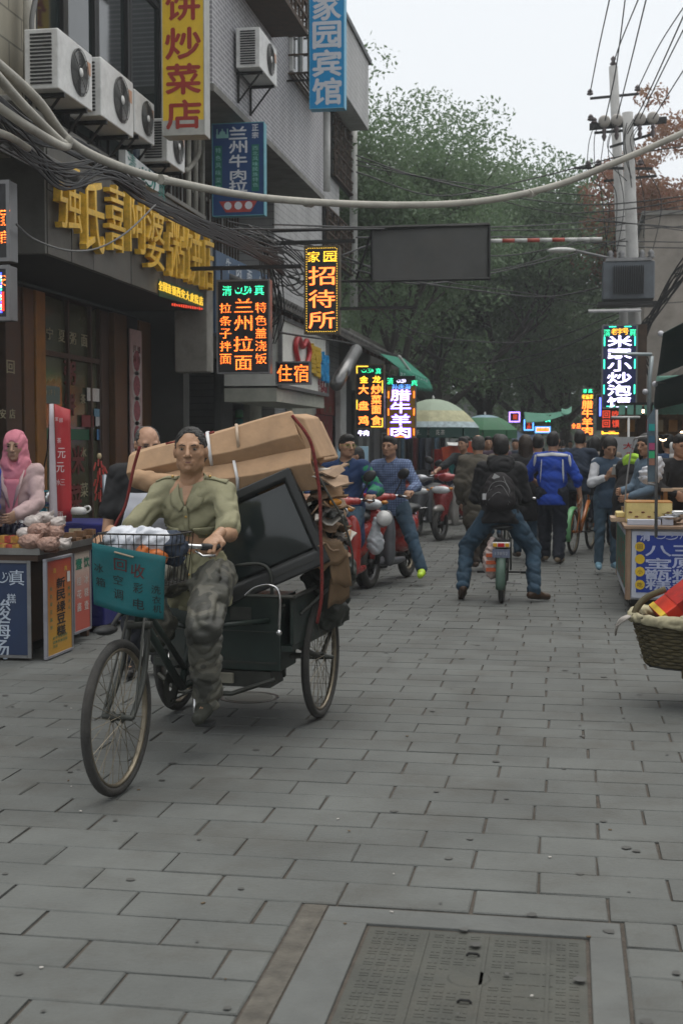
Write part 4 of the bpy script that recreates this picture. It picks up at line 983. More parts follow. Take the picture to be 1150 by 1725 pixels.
# white on amber beef sign
e,W,H=hsign(651,650,700,738,22.8,'amber lit sign with four large white violet edged characters',mat('amber_face',(.30,.16,.012),.4,var=.15),SG,.15,.012)
LW=led('led_white_violet',(.72,.66,1),2.4,dots=False); 
letters(e,W,H,led('led_violet_edge',(.25,.12,1),1.9,dots=False),[(c,.48,.18+i*.235,.70,.225) for i,c in enumerate('腊牛羊肉')],.045,dy=-.010)
letters(e,W,H,LW,[(c,.48,.18+i*.235,.66,.20) for i,c in enumerate('腊牛羊肉')],.02,dy=-.014)
letters(e,W,H,led('led_blue_flat',(.1,.35,1),1.8,dots=False),[('孙',.28,.02,.2,.09),('庆',.50,.02,.2,.09),('海',.72,.02,.2,.09)],.02)
letters(e,W,H,LEDG,[('清',.12,-.09,.22,.12),('真',.95,-.05,.22,.1)],.02)
letters(e,W,H,LW,[('~',.5,-.09,.3,.08)])
b=MB()
for x in(-W/2+.03,W/2-.03):
    for zz in(-.38,.0,.33): b.box((x,-.014,zz*H),(.016,.01,.13*H))
b.box((0,-.0145,-H/2+.03),(.4*W,.01,.016)); b.build('border_tubes',led('led_orange_bar',(1,.2,.02),2.2,dots=False),e)
MB().box((0,.02,H/2+.07),(W*.95,.03,.20)).build('top_plate',BLKF,e)
# small blue lit one beneath dish list
e,W,H=hsign(600,723,624,736,23.5,'tiny violet lit sign just beneath the dish list sign',BLKF,SG,.1,.008)
letters(e,W,H,LW,[('牛',.3,.5,.35,.7),('肉',.7,.5,.35,.7)],.045)
# far left led signs
e,W,H=hsign(-60,306,20,440,10.6,'large black led sign cut off by the left edge of the picture',BLKF,SG,.15,.03)
letters(e,W,H,LEDO,[('面',.80,.47,.40,.20),('馆',.80,.70,.36,.16)])
e,W,H=hsign(-60,448,20,540,10.6,'black led sign with blue and green lamp border at the left edge',BLKF,SG,.15,.03)
letters(e,W,H,LEDO,[('安',.80,.27,.30,.22)])
MB().bb(.30*W,-.02,-.33*H,.38*W,-.012,.02*H).build('red_lit_block',led('led_red_block',(.8,.05,.02),.8,dots=False),e)
b=[MB(),MB(),MB()]
for i in range(13): b[(i*2)%3].box((W/2-.075,-.016,-H/2+.07+(H-.14)*i/12),(.016,.012,.016))
for i in range(9): b[i%3].box((W/2-.09-i*.035,-.016,H/2-.07),(.016,.012,.016)); b[(i+1)%3].box((W/2-.09-i*.035,-.016,-H/2+.07),(.016,.012,.016))
for bb_,nm,c in zip(b,('blue_lamps','white_lamps','green_lamps'),((.05,.1,1),(.6,.7,1),(.05,.9,.4))): tag(bb_.build(nm,led(nm,c,2.2,dots=False),e),kind='stuff')
# right side tall blue led sign
e,W,H=hsign(1013,547,1072,688,24.5,'tall dark blue led sign with six white characters on the right',mat('navy_face',(.006,.018,.11),.35,var=.1),SG,.2,.03)
letters(e,W,H,LW,[(c,.50,.20+i*.145,.66,.125) for i,c in enumerate('米家小炒泡馍')],.045)
letters(e,W,H,led('led_gold_flat',(1,.45,.03)),[('老',.34,.085,.16,.075),('字',.5,.085,.16,.075),('号',.66,.085,.16,.075)],.02)
letters(e,W,H,LEDG,[('清',.14,.10,.18,.085),('真',.86,.10,.18,.085)],.02)
b=MB()
for x in(-W/2+.05,W/2-.05):
    for zz in(.30,.03,-.27): b.box((x,-.014,zz*H),(.022,.01,.11*H))
for x in(-.2,.22): b.box((x*W,-.0145,H/2-.045),(.2*W,.01,.014)); b.box((x*W,-.0145,-H/2+.045),(.3*W,.01,.014))
b.build('border_tubes',led('led_green_tube',(.04,.95,.5),1.9,dots=False),e)
MB().hull([(-W/2-.25,-.35,H/2+.19),(W/2+.05,-.35,H/2+.19),(W/2+.05,.45,H/2+.30),(-W/2-.25,.45,H/2+.30)],[(-W/2-.25,-.35,H/2+.22),(W/2+.05,-.35,H/2+.22),(W/2+.05,.45,H/2+.33),(-W/2-.25,.45,H/2+.33)]).build('rain_cover',GRMET,e)
MB().box((W/2+.09,.15,-.75),(.16,.16,H+1.5)).build('post',RSIDE,e)
def farsign(px0,py0,px1,py1,z,label,cols,m,face=BLKF,border=None,off=.045,extra=None):
    e,W,H=hsign(px0,py0,px1,py1,z,label,face,SG,.12,.02)
    letters(e,W,H,m,cols,off)
    if border:
        b=MB(); 
        for x in(-W/2+.03,W/2-.03): b.box((x,-.016,0),(.035,.012,H*.9))
        for zz in(-H/2+.03,H/2-.03): b.box((0,-.0165,zz),(W*.88,.012,.035))
        b.build('border_tubes',border,e)
    return e,W,H
e,W,H=farsign(978,654,999,735,30,'narrow black led sign with orange beef characters left of the blue one',[(c,.5,.34+i*.18,.84,.165) for i,c in enumerate('腊牛羊肉')],LT)
letters(e,W,H,LEDG,[('清',.28,.06,.34,.08),('真',.72,.06,.34,.08)],.045); letters(e,W,H,led('led_gold_flat',(1,.45,.03)),[('老',.2,.18,.28,.09),('童',.5,.18,.28,.09),('家',.8,.18,.28,.09)],.045)
e,W,H=farsign(1003,664,1049,726,27,'black led sign with dim red characters below the tall blue one',[('回',.38,.55,.26,.2),('回',.38,.8,.26,.2),('小',.72,.28,.26,.2),('吃',.72,.55,.26,.2),('馍',.72,.8,.26,.2),('面',.38,.28,.26,.2)],led('led_red_dim',(1,.08,.03)),border=None)
MB().box((-W/2+.09,-.014,.12),(.035,.01,H*.5)).build('blue_tube',led('blue_tube',(.1,.15,1),2.4,dots=False),e)
farsign(961,712,978,723,34,'small orange lit sign low beside the narrow beef sign',[('全',.27,.5,.42,.85),('店',.75,.5,.42,.85)],LT)
farsign(1012,722,1047,732,30,'thin amber outlined sign under the dim red one',[('大',.5,.6,.3,.7)],LT,border=led('led_gold_flat',(1,.45,.03)))
farsign(981,722,998,736,31,'small violet and white lit sign below the narrow beef sign',[('牛',.5,.3,.5,.4),('肉',.5,.72,.5,.42)],LW)
farsign(856,693,876,712,36,'violet outlined led frame in front of the dark trees',[('回',.55,.5,.3,.4)],led('led_red_dim',(1,.08,.03)),border=led('led_violet_tube',(.45,.25,1),1.8,dots=False))
farsign(881,706,899,726,38,'blue outlined led sign below the green cloth far away',[('小',.55,.28,.4,.4),('吃',.55,.72,.4,.4)],led('led_red_dim',(1,.08,.03)),border=led('led_blue_flat',(.1,.35,1)))
farsign(900,699,927,712,38,'green glowing led sign beneath the green cloth far away',[('清',.2,.5,.3,.8),('~',.5,.5,.4,.6),('真',.82,.5,.3,.8)],led('led_green_flat',(.04,.95,.5),2.2,dots=False))
farsign(900,718,927,730,38,'orange led sign with a white and blue border far away',[('羊',.22,.52,.24,.8),('肉',.5,.52,.24,.8),('泡',.78,.52,.24,.8)],LT,face=led('orange_face',(1,.2,.03),.7,dots=False),border=led('led_blue_flat',(.1,.35,1)))
farsign(882,737,900,744,40,'faint orange and green lit sign near the far crowd',[('面',.5,.5,.5,.8)],LEDG,face=led('orange_face',(1,.2,.03)))
# ------------------------------------------------------------------ drinks shop sign box, street parallel
mx_=empty('drinks_shop_sign',(0,0,0),0,'white shop sign with a red heart and yellow and blue characters','sign')
X=-4.52; q=[fyz(470,533,X),fyz(549,569,X),fyz(549,661,X),fyz(470,655,X)]
y0,y1=q[0][0],q[1][0]
zt0,zt1,zb1,zb0=q[0][1],q[1][1],q[2][1],q[3][1]
zt=(zt0+zt1)/2; zb=(zb0+zb1)/2
MB().hull([(X,y0,zb),(X,y1,zb),(X,y1,zt),(X,y0,zt)],[(X-.9,y0,zb),(X-.9,y1,zb),(X-.9,y1,zt),(X-.9,y0,zt)]).build('box',mat('sign_cream',(.72,.72,.66),.5,var=.08,dirt=.15),mx_)
fr=MB(); 
for zz in(zb,zt): fr.box((X+.02,(y0+y1)/2,zz),(.06,y1-y0+.1,.06))
for yy in(y0,y1): fr.box((X+.021,yy,(zt+zb)/2),(.06,.06,zt-zb))
fr.build('frame',GRMET,mx_)
MB().bb(X-.9,y0,zb-.25,X-.04,y1,zb-.035).build('lintel',PLAST,mx_)
def onX(parent,name,m,items,X,off=.045,depth=.05):
    """(ch, u 0..1 along the sign, v 0..1 down, w metres, h metres)"""
    out=MB()
    for ch,u,v,wd,hh_ in items:
        t=MB(); put(t,ch,0,0,wd,hh_,0,off,depth); yy=y0+(y1-y0)*u; zz=zt-(zt-zb)*v
        out.poly([(X+.015-a[1],yy+a[0],zz+a[2]) for a in t.v],t.f)
    return out.build(name,m,parent)
ZR=mat('bright_red_print',(.45,.02,.025),.4); 
ht=MB().tube(catmull([(X+.05,y0+(y1-y0)*.40+.42*a*1.5,zt-(zt-zb)*.44+.30*b) for a,b in((0,-1.1),(-.7,-.35),(-.95,.35),(-.55,.85),(0,.4),(.55,.85),(.95,.35),(.7,-.35),(0,-1.1))],5),.045,6); ht.build('heart_logo',ZR,mx_,True)
onX(mx_,'lettering_yellow',mat('yellow_print',(.62,.40,.03),.4),[('蜜',.62,.46,.55,.52),('雪',.74,.50,.5,.52)],X)
onX(mx_,'lettering_blue',mat('sky_blue_print',(.02,.30,.62),.4),[('冰',.86,.53,.5,.52),('城',.95,.56,.4,.50)],X)
onX(mx_,'small_print',mat('maroon_print',(.20,.03,.04),.5),[(c,.80+.042*i,.94,.13,.16) for i,c in enumerate('1385-')]+[('冰',.80,.80,.16,.16),('茶',.86,.80,.16,.16),('饮',.92,.80,.16,.16)],X,.02,.01)
# side signs boards beyond fascia (blue shop boards seen edge-on)
bs=empty('blue_shop_fascia',(0,0,0),0,'slanting blue printed shop fascia behind the black noodle led sign','sign')
X=-5.05; pts=[fyz(362,420,X),fyz(462,470,X),fyz(462,600,X),fyz(362,560,X)]
pts=[(pts[0][0]+.05,pts[0][1]),(pts[1][0]-.2,pts[1][1]),(pts[2][0]-.2,pts[2][1]),(pts[3][0]+.05,pts[3][1])]
MB().hull([(X,*p) for p in reversed(pts)],[(X-.15,*p) for p in reversed(pts)]).build('board',mat('worn_blue_board',(.055,.10,.17),.5,var=.35,sc=2.2,dirt=.3),bs)
wall_text(bs,'lettering',WL,[('牛',385,448,24,1.4),('肉',402,458,24,1.4),('面',420,468,24,1.4),('馆',440,478,22,1.4)],X+.004)
cp=empty('cloth_wrapped_column',(0,0,0),0,'stained pale end panel hanging at the end of the gold letter fascia','panel')
MB().bb(-5.4,17.62,2.55,-4.93,17.95,4.55).build('panel',mat('stained_panel',(.26,.25,.22),.8,var=.25,sc=2,dirt=.6),cp,bevel=.02)
# steel slanted shutter / awning box
sh_=empty('steel_awning_box',(0,0,0),0,'brushed steel tube of a rolled awning slanting under the tiled eave','awning')
a,b_=atx(556,650,-4.55),atx(588,585,-4.45)
MB().cyl(atd(566,648,21.6),atd(600,590,23.4),.11,.11,16).build('roller',mat('brushed_steel',(.20,.20,.20),.35,m=.8,var=.15),sh_,True)
# green awning
ga=empty('green_awning',(0,0,0),0,'small green fabric awning with white lettering at the end of the eave','awning')
GA=mat('green_fabric',(.02,.20,.13),.7,var=.15,sc=4,dirt=.1)
pA,pB=atd(672,620,28),atd(722,640,31); pC,pD=atd(728,655,31),atd(674,648,28)
MB().poly([pA,pB,pC,pD],[(0,1,2,3)]).build('valance',GA,ga,solid=.01)
pE,pF=atd(640,596,28.6),atd(680,604,31.5)
MB().poly([pA,pB,pF,pE],[(3,2,1,0)]).build('canopy',GA,ga,solid=.01)
fg=MB(); 
for i in range(20):
    t=i/20; p=pD.lerp(pC,t); p2=pD.lerp(pC,t+.035); fg.poly([p,p2,(p+p2)/2-V3(0,0,.09)],[(0,1,2)])
fg.build('fringe',GA,ga,solid=.005)
lt=MB()
for i,c in enumerate('清真老字号牛羊肉泡馍'):
    t=.06+i*.09; p=pA.lerp(pB,t); q=pD.lerp(pC,t); mid=(p+q)/2; t_=MB(); put(t_,c,0,0,.2,.2,0,.02)
    ax_=(pB-pA).normalized(); lt.poly([mid+ax_*v[0]+V3(0,-.05,v[2]) for v in t_.v],t_.f)
lt.build('lettering',WL,ga)
pipe('awning_pole',[atd(672,600,28),atd(700,640,31)],.03,WHITEM,'pale slanting pole over the green awning','pole')
# big blank dark board across the street
bb=empty('blank_board',(0,0,0),0,'large blank dark grey board hanging over the street on a beam','board')
zb=20.5
p=[atd(626,387,zb),atd(823,379,zb+.5),atd(823,470,zb+.5),atd(626,474,zb)]
MB().poly(p,[(3,2,1,0)]).build('panel',mat('faded_grey_panel',(.050,.050,.046),.6,var=.3,sc=1.6,dirt=.4),bb,solid=.05)
f=MB()
for i in range(4): f.tube([p[i]-FW*.05,p[(i+1)%4]-FW*.05],.022,6)
f.tube([atd(455,389,zb-.6),atd(823,378,zb+.5)],.03,6); f.tube([atd(575,474,zb),atd(825,470,zb+.5)],.025,6); f.tube([atd(600,470,zb),atd(626,390,zb)],.02,6)
f.build('beam',DKMET,bb)
bp=empty('striped_pole',(0,0,0),0,'red and white striped barrier pole jutting right from the blank board','pole')
for i in range(9):
    a=atd(824+i*21,406-i*.35,zb+.5); b_=atd(824+(i+1)*21,406-(i+1)*.35,zb+.5)
    MB().cyl(a,b_,.032,.032,10).build('stripe',mat('stripe_white',(.45,.45,.43),.5,dirt=.4) if i%2==0 or i>6 else mat('stripe_red',(.30,.05,.03),.5),bp,True)
# street lamp head
lamp=empty('street_lamp',(0,0,0),0,'white street lamp head on a long thin arm right of the blank board','street lamp')
a=atd(925,422,29); MB().ell(a+V3(.25,0,0),(.32,.14,.06),12).build('head',WHITEM,lamp,True); MB().tube([a+V3(.5,0,0),atd(1036,437,30)],.03,6).build('arm',GRMET,lamp)
# ------------------------------------------------------------------ utility poles + transformer
PZ_=30.5
up=empty('utility_pole',gd(1062,PZ_),0,'nearer concrete utility pole with crossarms and glass insulators','utility pole','pair of utility poles')
def pol(root,pxt,pyt,pxb,z,r0,r1):
    t=atd(pxt,pyt,z)-root.location; b=atd(pxb,HOR,z)-root.location; b=b+(b-t)*(CAMZ/(t.z-b.z)); 
    root_l=b; MB().cyl(b,t,r0,r1,16).build('shaft',CONCL,root,True); return t,b
t1,b1=pol(up,1056,190,1075,PZ_,.17,.125)
up2=empty('utility_pole',gd(1062,PZ_+1.2),0,'taller concrete utility pole behind, with a single top insulator','utility pole','pair of utility poles')
t2,b2=pol(up2,1032,112,1062,PZ_+1.2,.17,.105)
def arm(root,ins,pxa,pya,pxb,pyb,z,th=.05,label='crossarm'):
    a=atd(pxa,pya,z)-root.location; b=atd(pxb,pyb,z)-root.location
    d=b-a; m=MB(); 
    m.hull([a+V3(0,-th/2,-th),b+V3(0,-th/2,-th),b+V3(0,th/2,-th),a+V3(0,th/2,-th)],[a+V3(0,-th/2,th),b+V3(0,-th/2,th),b+V3(0,th/2,th),a+V3(0,th/2,th)]); m.build('crossarm',DKMET,root)
    for px,py in ins:
        p=atd(px,py,z)-root.location
        MB().lathe([(.03,-.05),(.075,-.03),(.075,0),(.04,.01),(.07,.03),(.05,.07),(.02,.10)],p,10).build('insulator',mat('porcelain_dark',(.08,.06,.06),.3),root,True)
arm(up2,[(993,157),(1073,150)],993,166,1075,158,PZ_+1.2,.03)
arm(up,[(994,200),(1000,205)],992,214,1122,202,PZ_,.075)
arm(up,[],1000,224,1050,220,PZ_,.03); arm(up,[],1026,248,1101,225,PZ_,.03)
arm(up,[(990,278),(1007,276),(1078,275)],966,283,1098,284,PZ_,.03); arm(up2,[],1016,305,1105,296,PZ_+1.2,.03)
for i,(px,py) in enumerate(((1017,204),(1038,202),(1077,200),(1099,198))):
    p=atd(px,py,PZ_-.2)-up.location
    MB().lathe([(.0,.03),(.10,.03),(.14,0),(.14,-.03),(.0,-.05)],p,16,AY).build('disc_insulator',mat('porcelain_pale',(.30,.28,.25),.35,var=.1),up,True)
    MB().lathe([(.03,0),(.06,-.08),(.03,-.12),(.06,-.2),(.02,-.3)],p-V3(0,0,.15),8).build('insulator',MATS['porcelain_dark'],up,True)
MB().lathe([(.03,0),(.09,.06),(.04,.12),(.07,.18),(.0,.26)],t2,10).build('insulator',MATS['porcelain_dark'],up2,True)
tr=empty('transformer',gd(1055,PZ_-.6)+V3(0,0,0),0,'grey finned transformer slung between the two utility poles','transformer')
TG=mat('transformer_grey',(.09,.105,.12),.5,var=.15,dirt=.3)
c=atd(1057,474,PZ_-.7)-tr.location
MB().box(c,(1.15,.5,.85)).build('tank',TG,tr,bevel=.03)
for i in range(14): MB().box(c+V3(-.32+i*.049,-.33,0),(.018,.18,.62)).build('fin',DKMET,tr)
MB().box(c+V3(0,-.05,.46),(1.0,.45,.07)).build('lid',GRMET,tr); MB().box(c+V3(0,0,-.52),(1.35,.62,.08)).build('platform',DKMET,tr)
for dx in(-.4,-.15,.3,.5): MB().lathe([(.05,0),(.09,.04),(.05,.08),(.08,.12),(.03,.2)],c+V3(dx,0,.5),8).build('bushing',GRMET,tr,True)
# ------------------------------------------------------------------ sagging conduit across the street + pipes left
CD=PIPE
seg=[(-30,85,8.5),(60,165,9.5),(118,238,10.5),(200,280,11.2),(300,308,12),(450,334,13),(640,345,14),(800,340,14.5),(930,314,14.8),(1040,272,15),(1170,215,15.1)]
o=MB().tube(catmull([atd(*s) for s in seg],8),.037,12).build('conduit_pipe',CD,None,True); tag(o,'long sagging grey plastic conduit pipe crossing over the whole street','pipe')
jt=MB()
for s in ((270,302,11.7),(515,341,13.4),(890,327,14.7)):
    c=atd(*s); c2=atd(s[0]+9,s[1]+(1.5 if s[0]<600 else -3),s[2]+.1); jt.cyl(c,c2,.045,.045,12)
jt.build('coupling',CD,o)
pipe('branch_pipe',catmull([atd(-20,110,8.3),atd(40,178,9),atd(98,235,9.9),atd(112,244,10.1)],6),.034,PIPE,'second pale pipe running parallel below the conduit at the upper left','pipe')
pipe('branch_pipe',catmull([atd(-20,168,8.6),atd(50,215,9.2),atd(108,247,10.0),atd(117,234,10.1)],6),.033,PIPE,'pale pipe with a bent elbow at the upper left','pipe')
pipe('branch_pipe',catmull([atd(-10,220,8.8),atd(20,232,9.2),atd(48,250,9.6)],6),.026,PIPE,'short thin pale pipe at the far left edge','pipe')
# ------------------------------------------------------------------ cables
WR=random.Random(11)
def cable(pts,r,label,m=BLACKC,group='overhead cables'):
    o=MB().tube(catmull([atd(*p) for p in pts],7),r,5,caps=False).build('cable',m,None,True); tag(o,label,'cable',group); return o
# bundle on the left, following the fascia top
for i in range(22):
    j=lambda s: WR.uniform(-s,s); d=i*1.0
    cable([(-20,165+j(26),9.4),(60,225+j(16),10.4),(150,262+j(16),11.6),(235,325+j(14),13.2),(320,372+j(13),15),(400,405+j(14),16.5),(478,440+j(26),18)],.009+WR.random()*.006,'black cable in the thick tangled bundle along the gold letter fascia',group='cables in the bundle on the left')
for i in range(14):
    j=lambda s: WR.uniform(-s,s)
    cable([(-20,205+j(50),9),(50,255+j(24),9.9),(110,300+j(26),10.8),(185,285+j(20),12),(245,318+j(16),13.4)],.008+WR.random()*.004,'loose cable looping from the left edge to the bundle over the gold letters',group='loose loops at the upper left')
cable([(28,378,10.5),(60,404,10.9),(115,422,11.4),(165,418,12),(215,390,12.6),(262,345,13.3)],.009,'single pale cable looping in front of the gold letters',GREYC,'pale cable over the letters')
for i in range(12):
    j=lambda s: WR.uniform(-s,s)
    x0=440+j(14)
    cable([(x0,400+j(16),18),(x0+14+j(12),455+j(20),18.4),(x0+20+j(14),520+j(20),19),(x0+8+j(10),570+j(20),19.4)],.010,'cable hanging down the wall beside the guesthouse sign',m=(GREYC if i%2 else BLACKC),group='cables hanging beside the guesthouse sign')
for i in range(12):
    j=lambda s: WR.uniform(-s,s)
    cable([(400+j(20),385+j(16),17),(460,410+j(18),18),(520+j(20),450+j(30),18.8),(500+j(20),480+j(26),19),(455+j(16),452+j(22),18.6)],.010,'cable curling in the tangle left of the guesthouse sign',m=(GREYC if i%3 else BLACKC),group='curling cables left of the guesthouse sign')
# across the street
ACR=[[(600,262,26),(700,296,27),(850,330,29),(1000,345,30),(1160,330,30)],[(600,270,26),(720,300,27),(860,318,29),(1000,330,30)],
[(340,386,16),(560,386,19),(820,383,24),(1000,372,30),(1160,345,31)],[(600,278,26),(760,310,28),(900,352,29),(1160,390,30)],
[(575,430,20),(640,408,22),(720,404,24),(780,425,26),(860,430,28),(1000,408,30),(1160,408,31)],
[(575,440,20),(660,455,22),(750,475,25),(900,496,28),(1020,515,30),(1160,508,31)],[(575,432,20),(680,470,22),(790,488,26),(920,500,29),(1030,480,30)],
[(600,455,20),(700,478,23),(800,466,26),(950,432,30),(1060,400,31)],[(470,400,18),(560,430,19),(640,500,24),(690,555,30),(800,575,34),(920,572,36),(1060,520,33)],
[(600,470,22),(680,560,30),(760,610,36),(860,605,38),(960,580,36),(1070,520,33)],[(600,290,24),(740,330,27),(900,300,29),(1050,262,30),(1160,245,30)],
[(640,452,24),(760,464,27),(900,440,30),(1000,395,31),(1160,380,31)],[(600,400,22),(760,400,26),(900,400,29),(1060,415,31),(1160,418,31)],
[(590,610,32),(700,640,38),(850,640,42),(1010,600,38)],[(1000,372,30),(1080,378,30),(1160,385,30)],[(960,360,30),(1060,352,30),(1160,335,30)],
[(460,378,17),(640,384,21),(840,388,25),(1020,382,30),(1160,352,31)],[(470,560,19),(640,590,30),(800,640,45),(1000,560,35)]]
ACL=['cable from the hotel corner to the poles, uppermost of those starting beside the white downpipe','cable from the hotel corner crossing just above the striped pole','cable along the top edge of the blank board and on to the far right','cable falling from the hotel corner to right of the transformer','wavy cable crossing the middle of the blank board','cable from the guesthouse sign passing under the blank board','cable dipping below the blank board then climbing to the poles','cable hugging the lower edge of the blank board before rising to the poles','cable plunging from the tangle to the leaf mass under the blank board','deepest sagging cable over the dark tree trunks','cable that rises from hotel corner to the crossarms','short cable passing right of the blank board towards the crossarms','nearly level cable behind the striped pole','lowest cable above the parasols','short cable at the right edge above the transformer','cable crossing the pole shafts below the conduit','long cable from the blue noodle sign across the board top','cable from the tiled eave down behind the parasols']
for i,p in enumerate(ACR): cable(p,.011+.006*WR.random(),ACL[i],group=None)
SKY=[[(1018,205,30.3),(1036,120,29),(1052,0,26),(1058,-60,24)],[(1032,108,31.5),(1045,70,29),(1082,-20,24)],[(1038,200,30.3),(1058,120,28),(1092,-20,23)],[(1073,150,31.7),(1110,75,29),(1165,-10,25)],[(1077,200,30.3),(1110,130,28),(1160,30,25)],[(1099,200,30.3),(1130,150,28),(1165,95,26)],[(993,157,31.7),(1008,80,29),(1030,-20,24)],[(1056,225,30),(1090,160,28),(1160,5,22)]]
SKL=['leftmost of the power lines rising from the left end of the crossarm','power line rising from the top insulator of the taller pole','power line rising from second disc insulator','power line rising from the right end of the upper thin crossarm','power line rising from the third disc insulator','rightmost power line rising from the last disc insulator','power line rising from the left end of the upper thin crossarm','power line rising from the low crossarm behind the others']
for p,l_ in zip(SKY,SKL): cable(p,.014,l_,group=None)
for i in range(9):
    j=lambda s: WR.uniform(-s,s); x=1000+i*11
    cable([(x,206+j(8),30.3),(x-14+j(8),240+j(10),30.3),(x-6+j(10),285+j(12),30.3),(x+14+j(14),330+j(30),30.5),(x+10+j(10),430+j(30),30.6)],.010,'slack jumper wire hanging between the crossarms of the poles',group='jumper wires on the poles')
for i in range(16):
    j=lambda s: WR.uniform(-s,s)
    cable([(1165,440+j(30),27),(1130,480+j(18),27.5),(1105,520+j(14),28),(1082+j(8),570+j(20),28.6),(1085+j(8),620+j(20),29)],.015,'cable in the drooping bundle at the right building',group='drooping bundle on the right')
# ------------------------------------------------------------------ trees
BARK=mat('tree_bark',(.050,.043,.036),.9,var=.35,sc=8,bump=.7,bs=25)
def leafmat(name,c1,c2):
    M=bpy.data.materials.new(name); M.use_nodes=True; n=M.node_tree.nodes; L=M.node_tree.links; b=n['Principled BSDF']; b.inputs['Roughness'].default_value=.6
    ge=n.new('ShaderNodeNewGeometry'); cr=n.new('ShaderNodeMix'); cr.data_type='RGBA'; cr.inputs[6].default_value=(*c1,1); cr.inputs[7].default_value=(*c2,1)
    tc=n.new('ShaderNodeTexCoord'); nz=n.new('ShaderNodeTexNoise'); nz.inputs['Scale'].default_value=.5; nz.inputs['Detail'].default_value=3; L.new(tc.outputs['Object'],nz.inputs['Vector'])
    a=n.new('ShaderNodeMath'); a.operation='MULTIPLY_ADD'; a.inputs[1].default_value=.5; L.new(ge.outputs['Random Per Island'],a.inputs[0]); 
    mr=n.new('ShaderNodeMapRange'); mr.inputs[1].default_value=.35; mr.inputs[2].default_value=.65; mr.inputs[4].default_value=.5; L.new(nz.outputs[0],mr.inputs[0]); L.new(mr.outputs[0],a.inputs[2]); L.new(a.outputs[0],cr.inputs[0])
    L.new(cr.outputs[2],b.inputs['Base Color'])
    tb=n.new('ShaderNodeBsdfTranslucent'); L.new(cr.outputs[2],tb.inputs['Color']); mx=n.new('ShaderNodeMixShader'); mx.inputs[0].default_value=.42
    L.new(b.outputs[0],mx.inputs[1]); L.new(tb.outputs[0],mx.inputs[2]); L.new(mx.outputs[0],n['Material Output'].inputs['Surface']); return M
LEAF=leafmat('leaf_green',(.085,.145,.072),(.155,.225,.115)); LEAF2=leafmat('leaf_dark_green',(.072,.122,.064),(.135,.195,.102)); LEAFR=leafmat('leaf_russet',(.24,.085,.06),(.26,.16,.08))
def tree(loc,h,spread,seed,label,leafm=LEAF,nleaf=30000,ls=.10,trunk=.26,fork=2.6,lean=(0,0),group='street trees',crown_low=.30):
    rg=np.random.RandomState(seed); rd=random.Random(seed)
    root=empty('tree',loc,rd.uniform(0,6),label,'tree',group)
    root.rotation_euler=(0,0,0)
    T=MB(); tips=[]
    def limb(p,d,L,r,lvl):
        pts=[p]; q=Vector(p); dd=Vector(d).normalized(); n=5
        for i in range(n):
            dd=(dd+Vector((rd.uniform(-.22,.22),rd.uniform(-.22,.22),rd.uniform(-.05,.18)))).normalized(); q=q+dd*(L/n); pts.append(q.copy())
        T.tube(pts,[r*(1-.55*i/n) for i in range(n+1)],7 if lvl<2 else 5,caps=False)
        if lvl>=3: tips.append(q); tips.append(pts[3]); return
        k=3 if lvl<2 else 3
        for i in range(k+ (1 if lvl==0 else 0)):
            a=rd.uniform(0,6.28); t=rd.choice([3,4,5]); up=.75 if lvl==0 else .35
            nd=(dd*.55+Vector((math.cos(a),math.sin(a),up*rd.uniform(.2,1.1)))*.8).normalized()
            limb(pts[t],nd,L*rd.uniform(.62,.82),r*.52,lvl+1)
        if lvl>0: tips.append(q)
    base=Vector((0,0,-.05)); top=Vector((lean[0],lean[1],fork))
    T.tube([base,base+V3(0,0,.3),(base+top)/2+V3(.05,0,0),top],[trunk*1.5,trunk*1.1,trunk,trunk*.9],12)
    for i in range(4):
        a=i*1.57+rd.uniform(-.5,.5); limb(top-V3(0,0,.2),V3(math.cos(a)*.8,math.sin(a)*.8,.95),h*.28,trunk*.6,0)
    T.build('trunk_and_limbs',BARK,root,True)
    # leaf clumps: round limb tips and in an uneven crown volume
    cl=[np.array(t) for t in tips]
    extra=[]
    while len(extra)<60:
        v=rg.uniform(-1,1,3); n=np.linalg.norm(v)
        if n>1 or n<.45: continue
        extra.append(np.array([v[0]*spread,v[1]*spread,h*(crown_low+1)/2+v[2]*h*(1-crown_low)/2])+rg.normal(0,.25,3))
    cl=np.array(cl+extra); cr=rg.uniform(.55,1.35,len(cl))*spread/4.4
    idx=rg.choice(len(cl),nleaf,p=cr**2/np.sum(cr**2))
    dv=rg.normal(0,1,(nleaf,3)); dv/=np.linalg.norm(dv,axis=1)[:,None]; rad=rg.uniform(0.1,1,nleaf)**.38
    P=cl[idx]+dv*rad[:,None]*cr[idx][:,None]*np.array([1,1,.62]); P+=rg.normal(0,.06,P.shape)
    P=P[P[:,2]>h*crown_low*.72]
    n=len(P); a=rg.normal(0,1,(n,3)); a/=np.linalg.norm(a,axis=1)[:,None]; b=rg.normal(0,1,(n,3)); b[:,2]*=.5; b=np.cross(a,b); b/=np.linalg.norm(b,axis=1)[:,None]
    s=ls*rg.uniform(.6,1.3,n)[:,None]
    V=np.stack([P-a*s,P+b*s*.42,P+a*s,P-b*s*.42],1).reshape(-1,3); F=np.arange(4*n).reshape(-1,4)
    o=np_obj('crown',[(V,F)],leafm,root,False); return root
tree(gd(640,37),12.2,4.2,3,'tall leafy tree rising just behind the hotel corner',LEAF,90000,.072,trunk=.22,crown_low=.18)
tree(gd(735,46),13.7,5.0,5,'dark leafy tree behind the first umbrella with forked limbs',LEAF,90000,.088,trunk=.28,crown_low=.20)
tree(gd(815,52),13.5,5.0,8,'broad dark tree whose low forked trunk shows above the second umbrella',LEAF2,90000,.10,trunk=.34,fork=3.0,crown_low=.16)
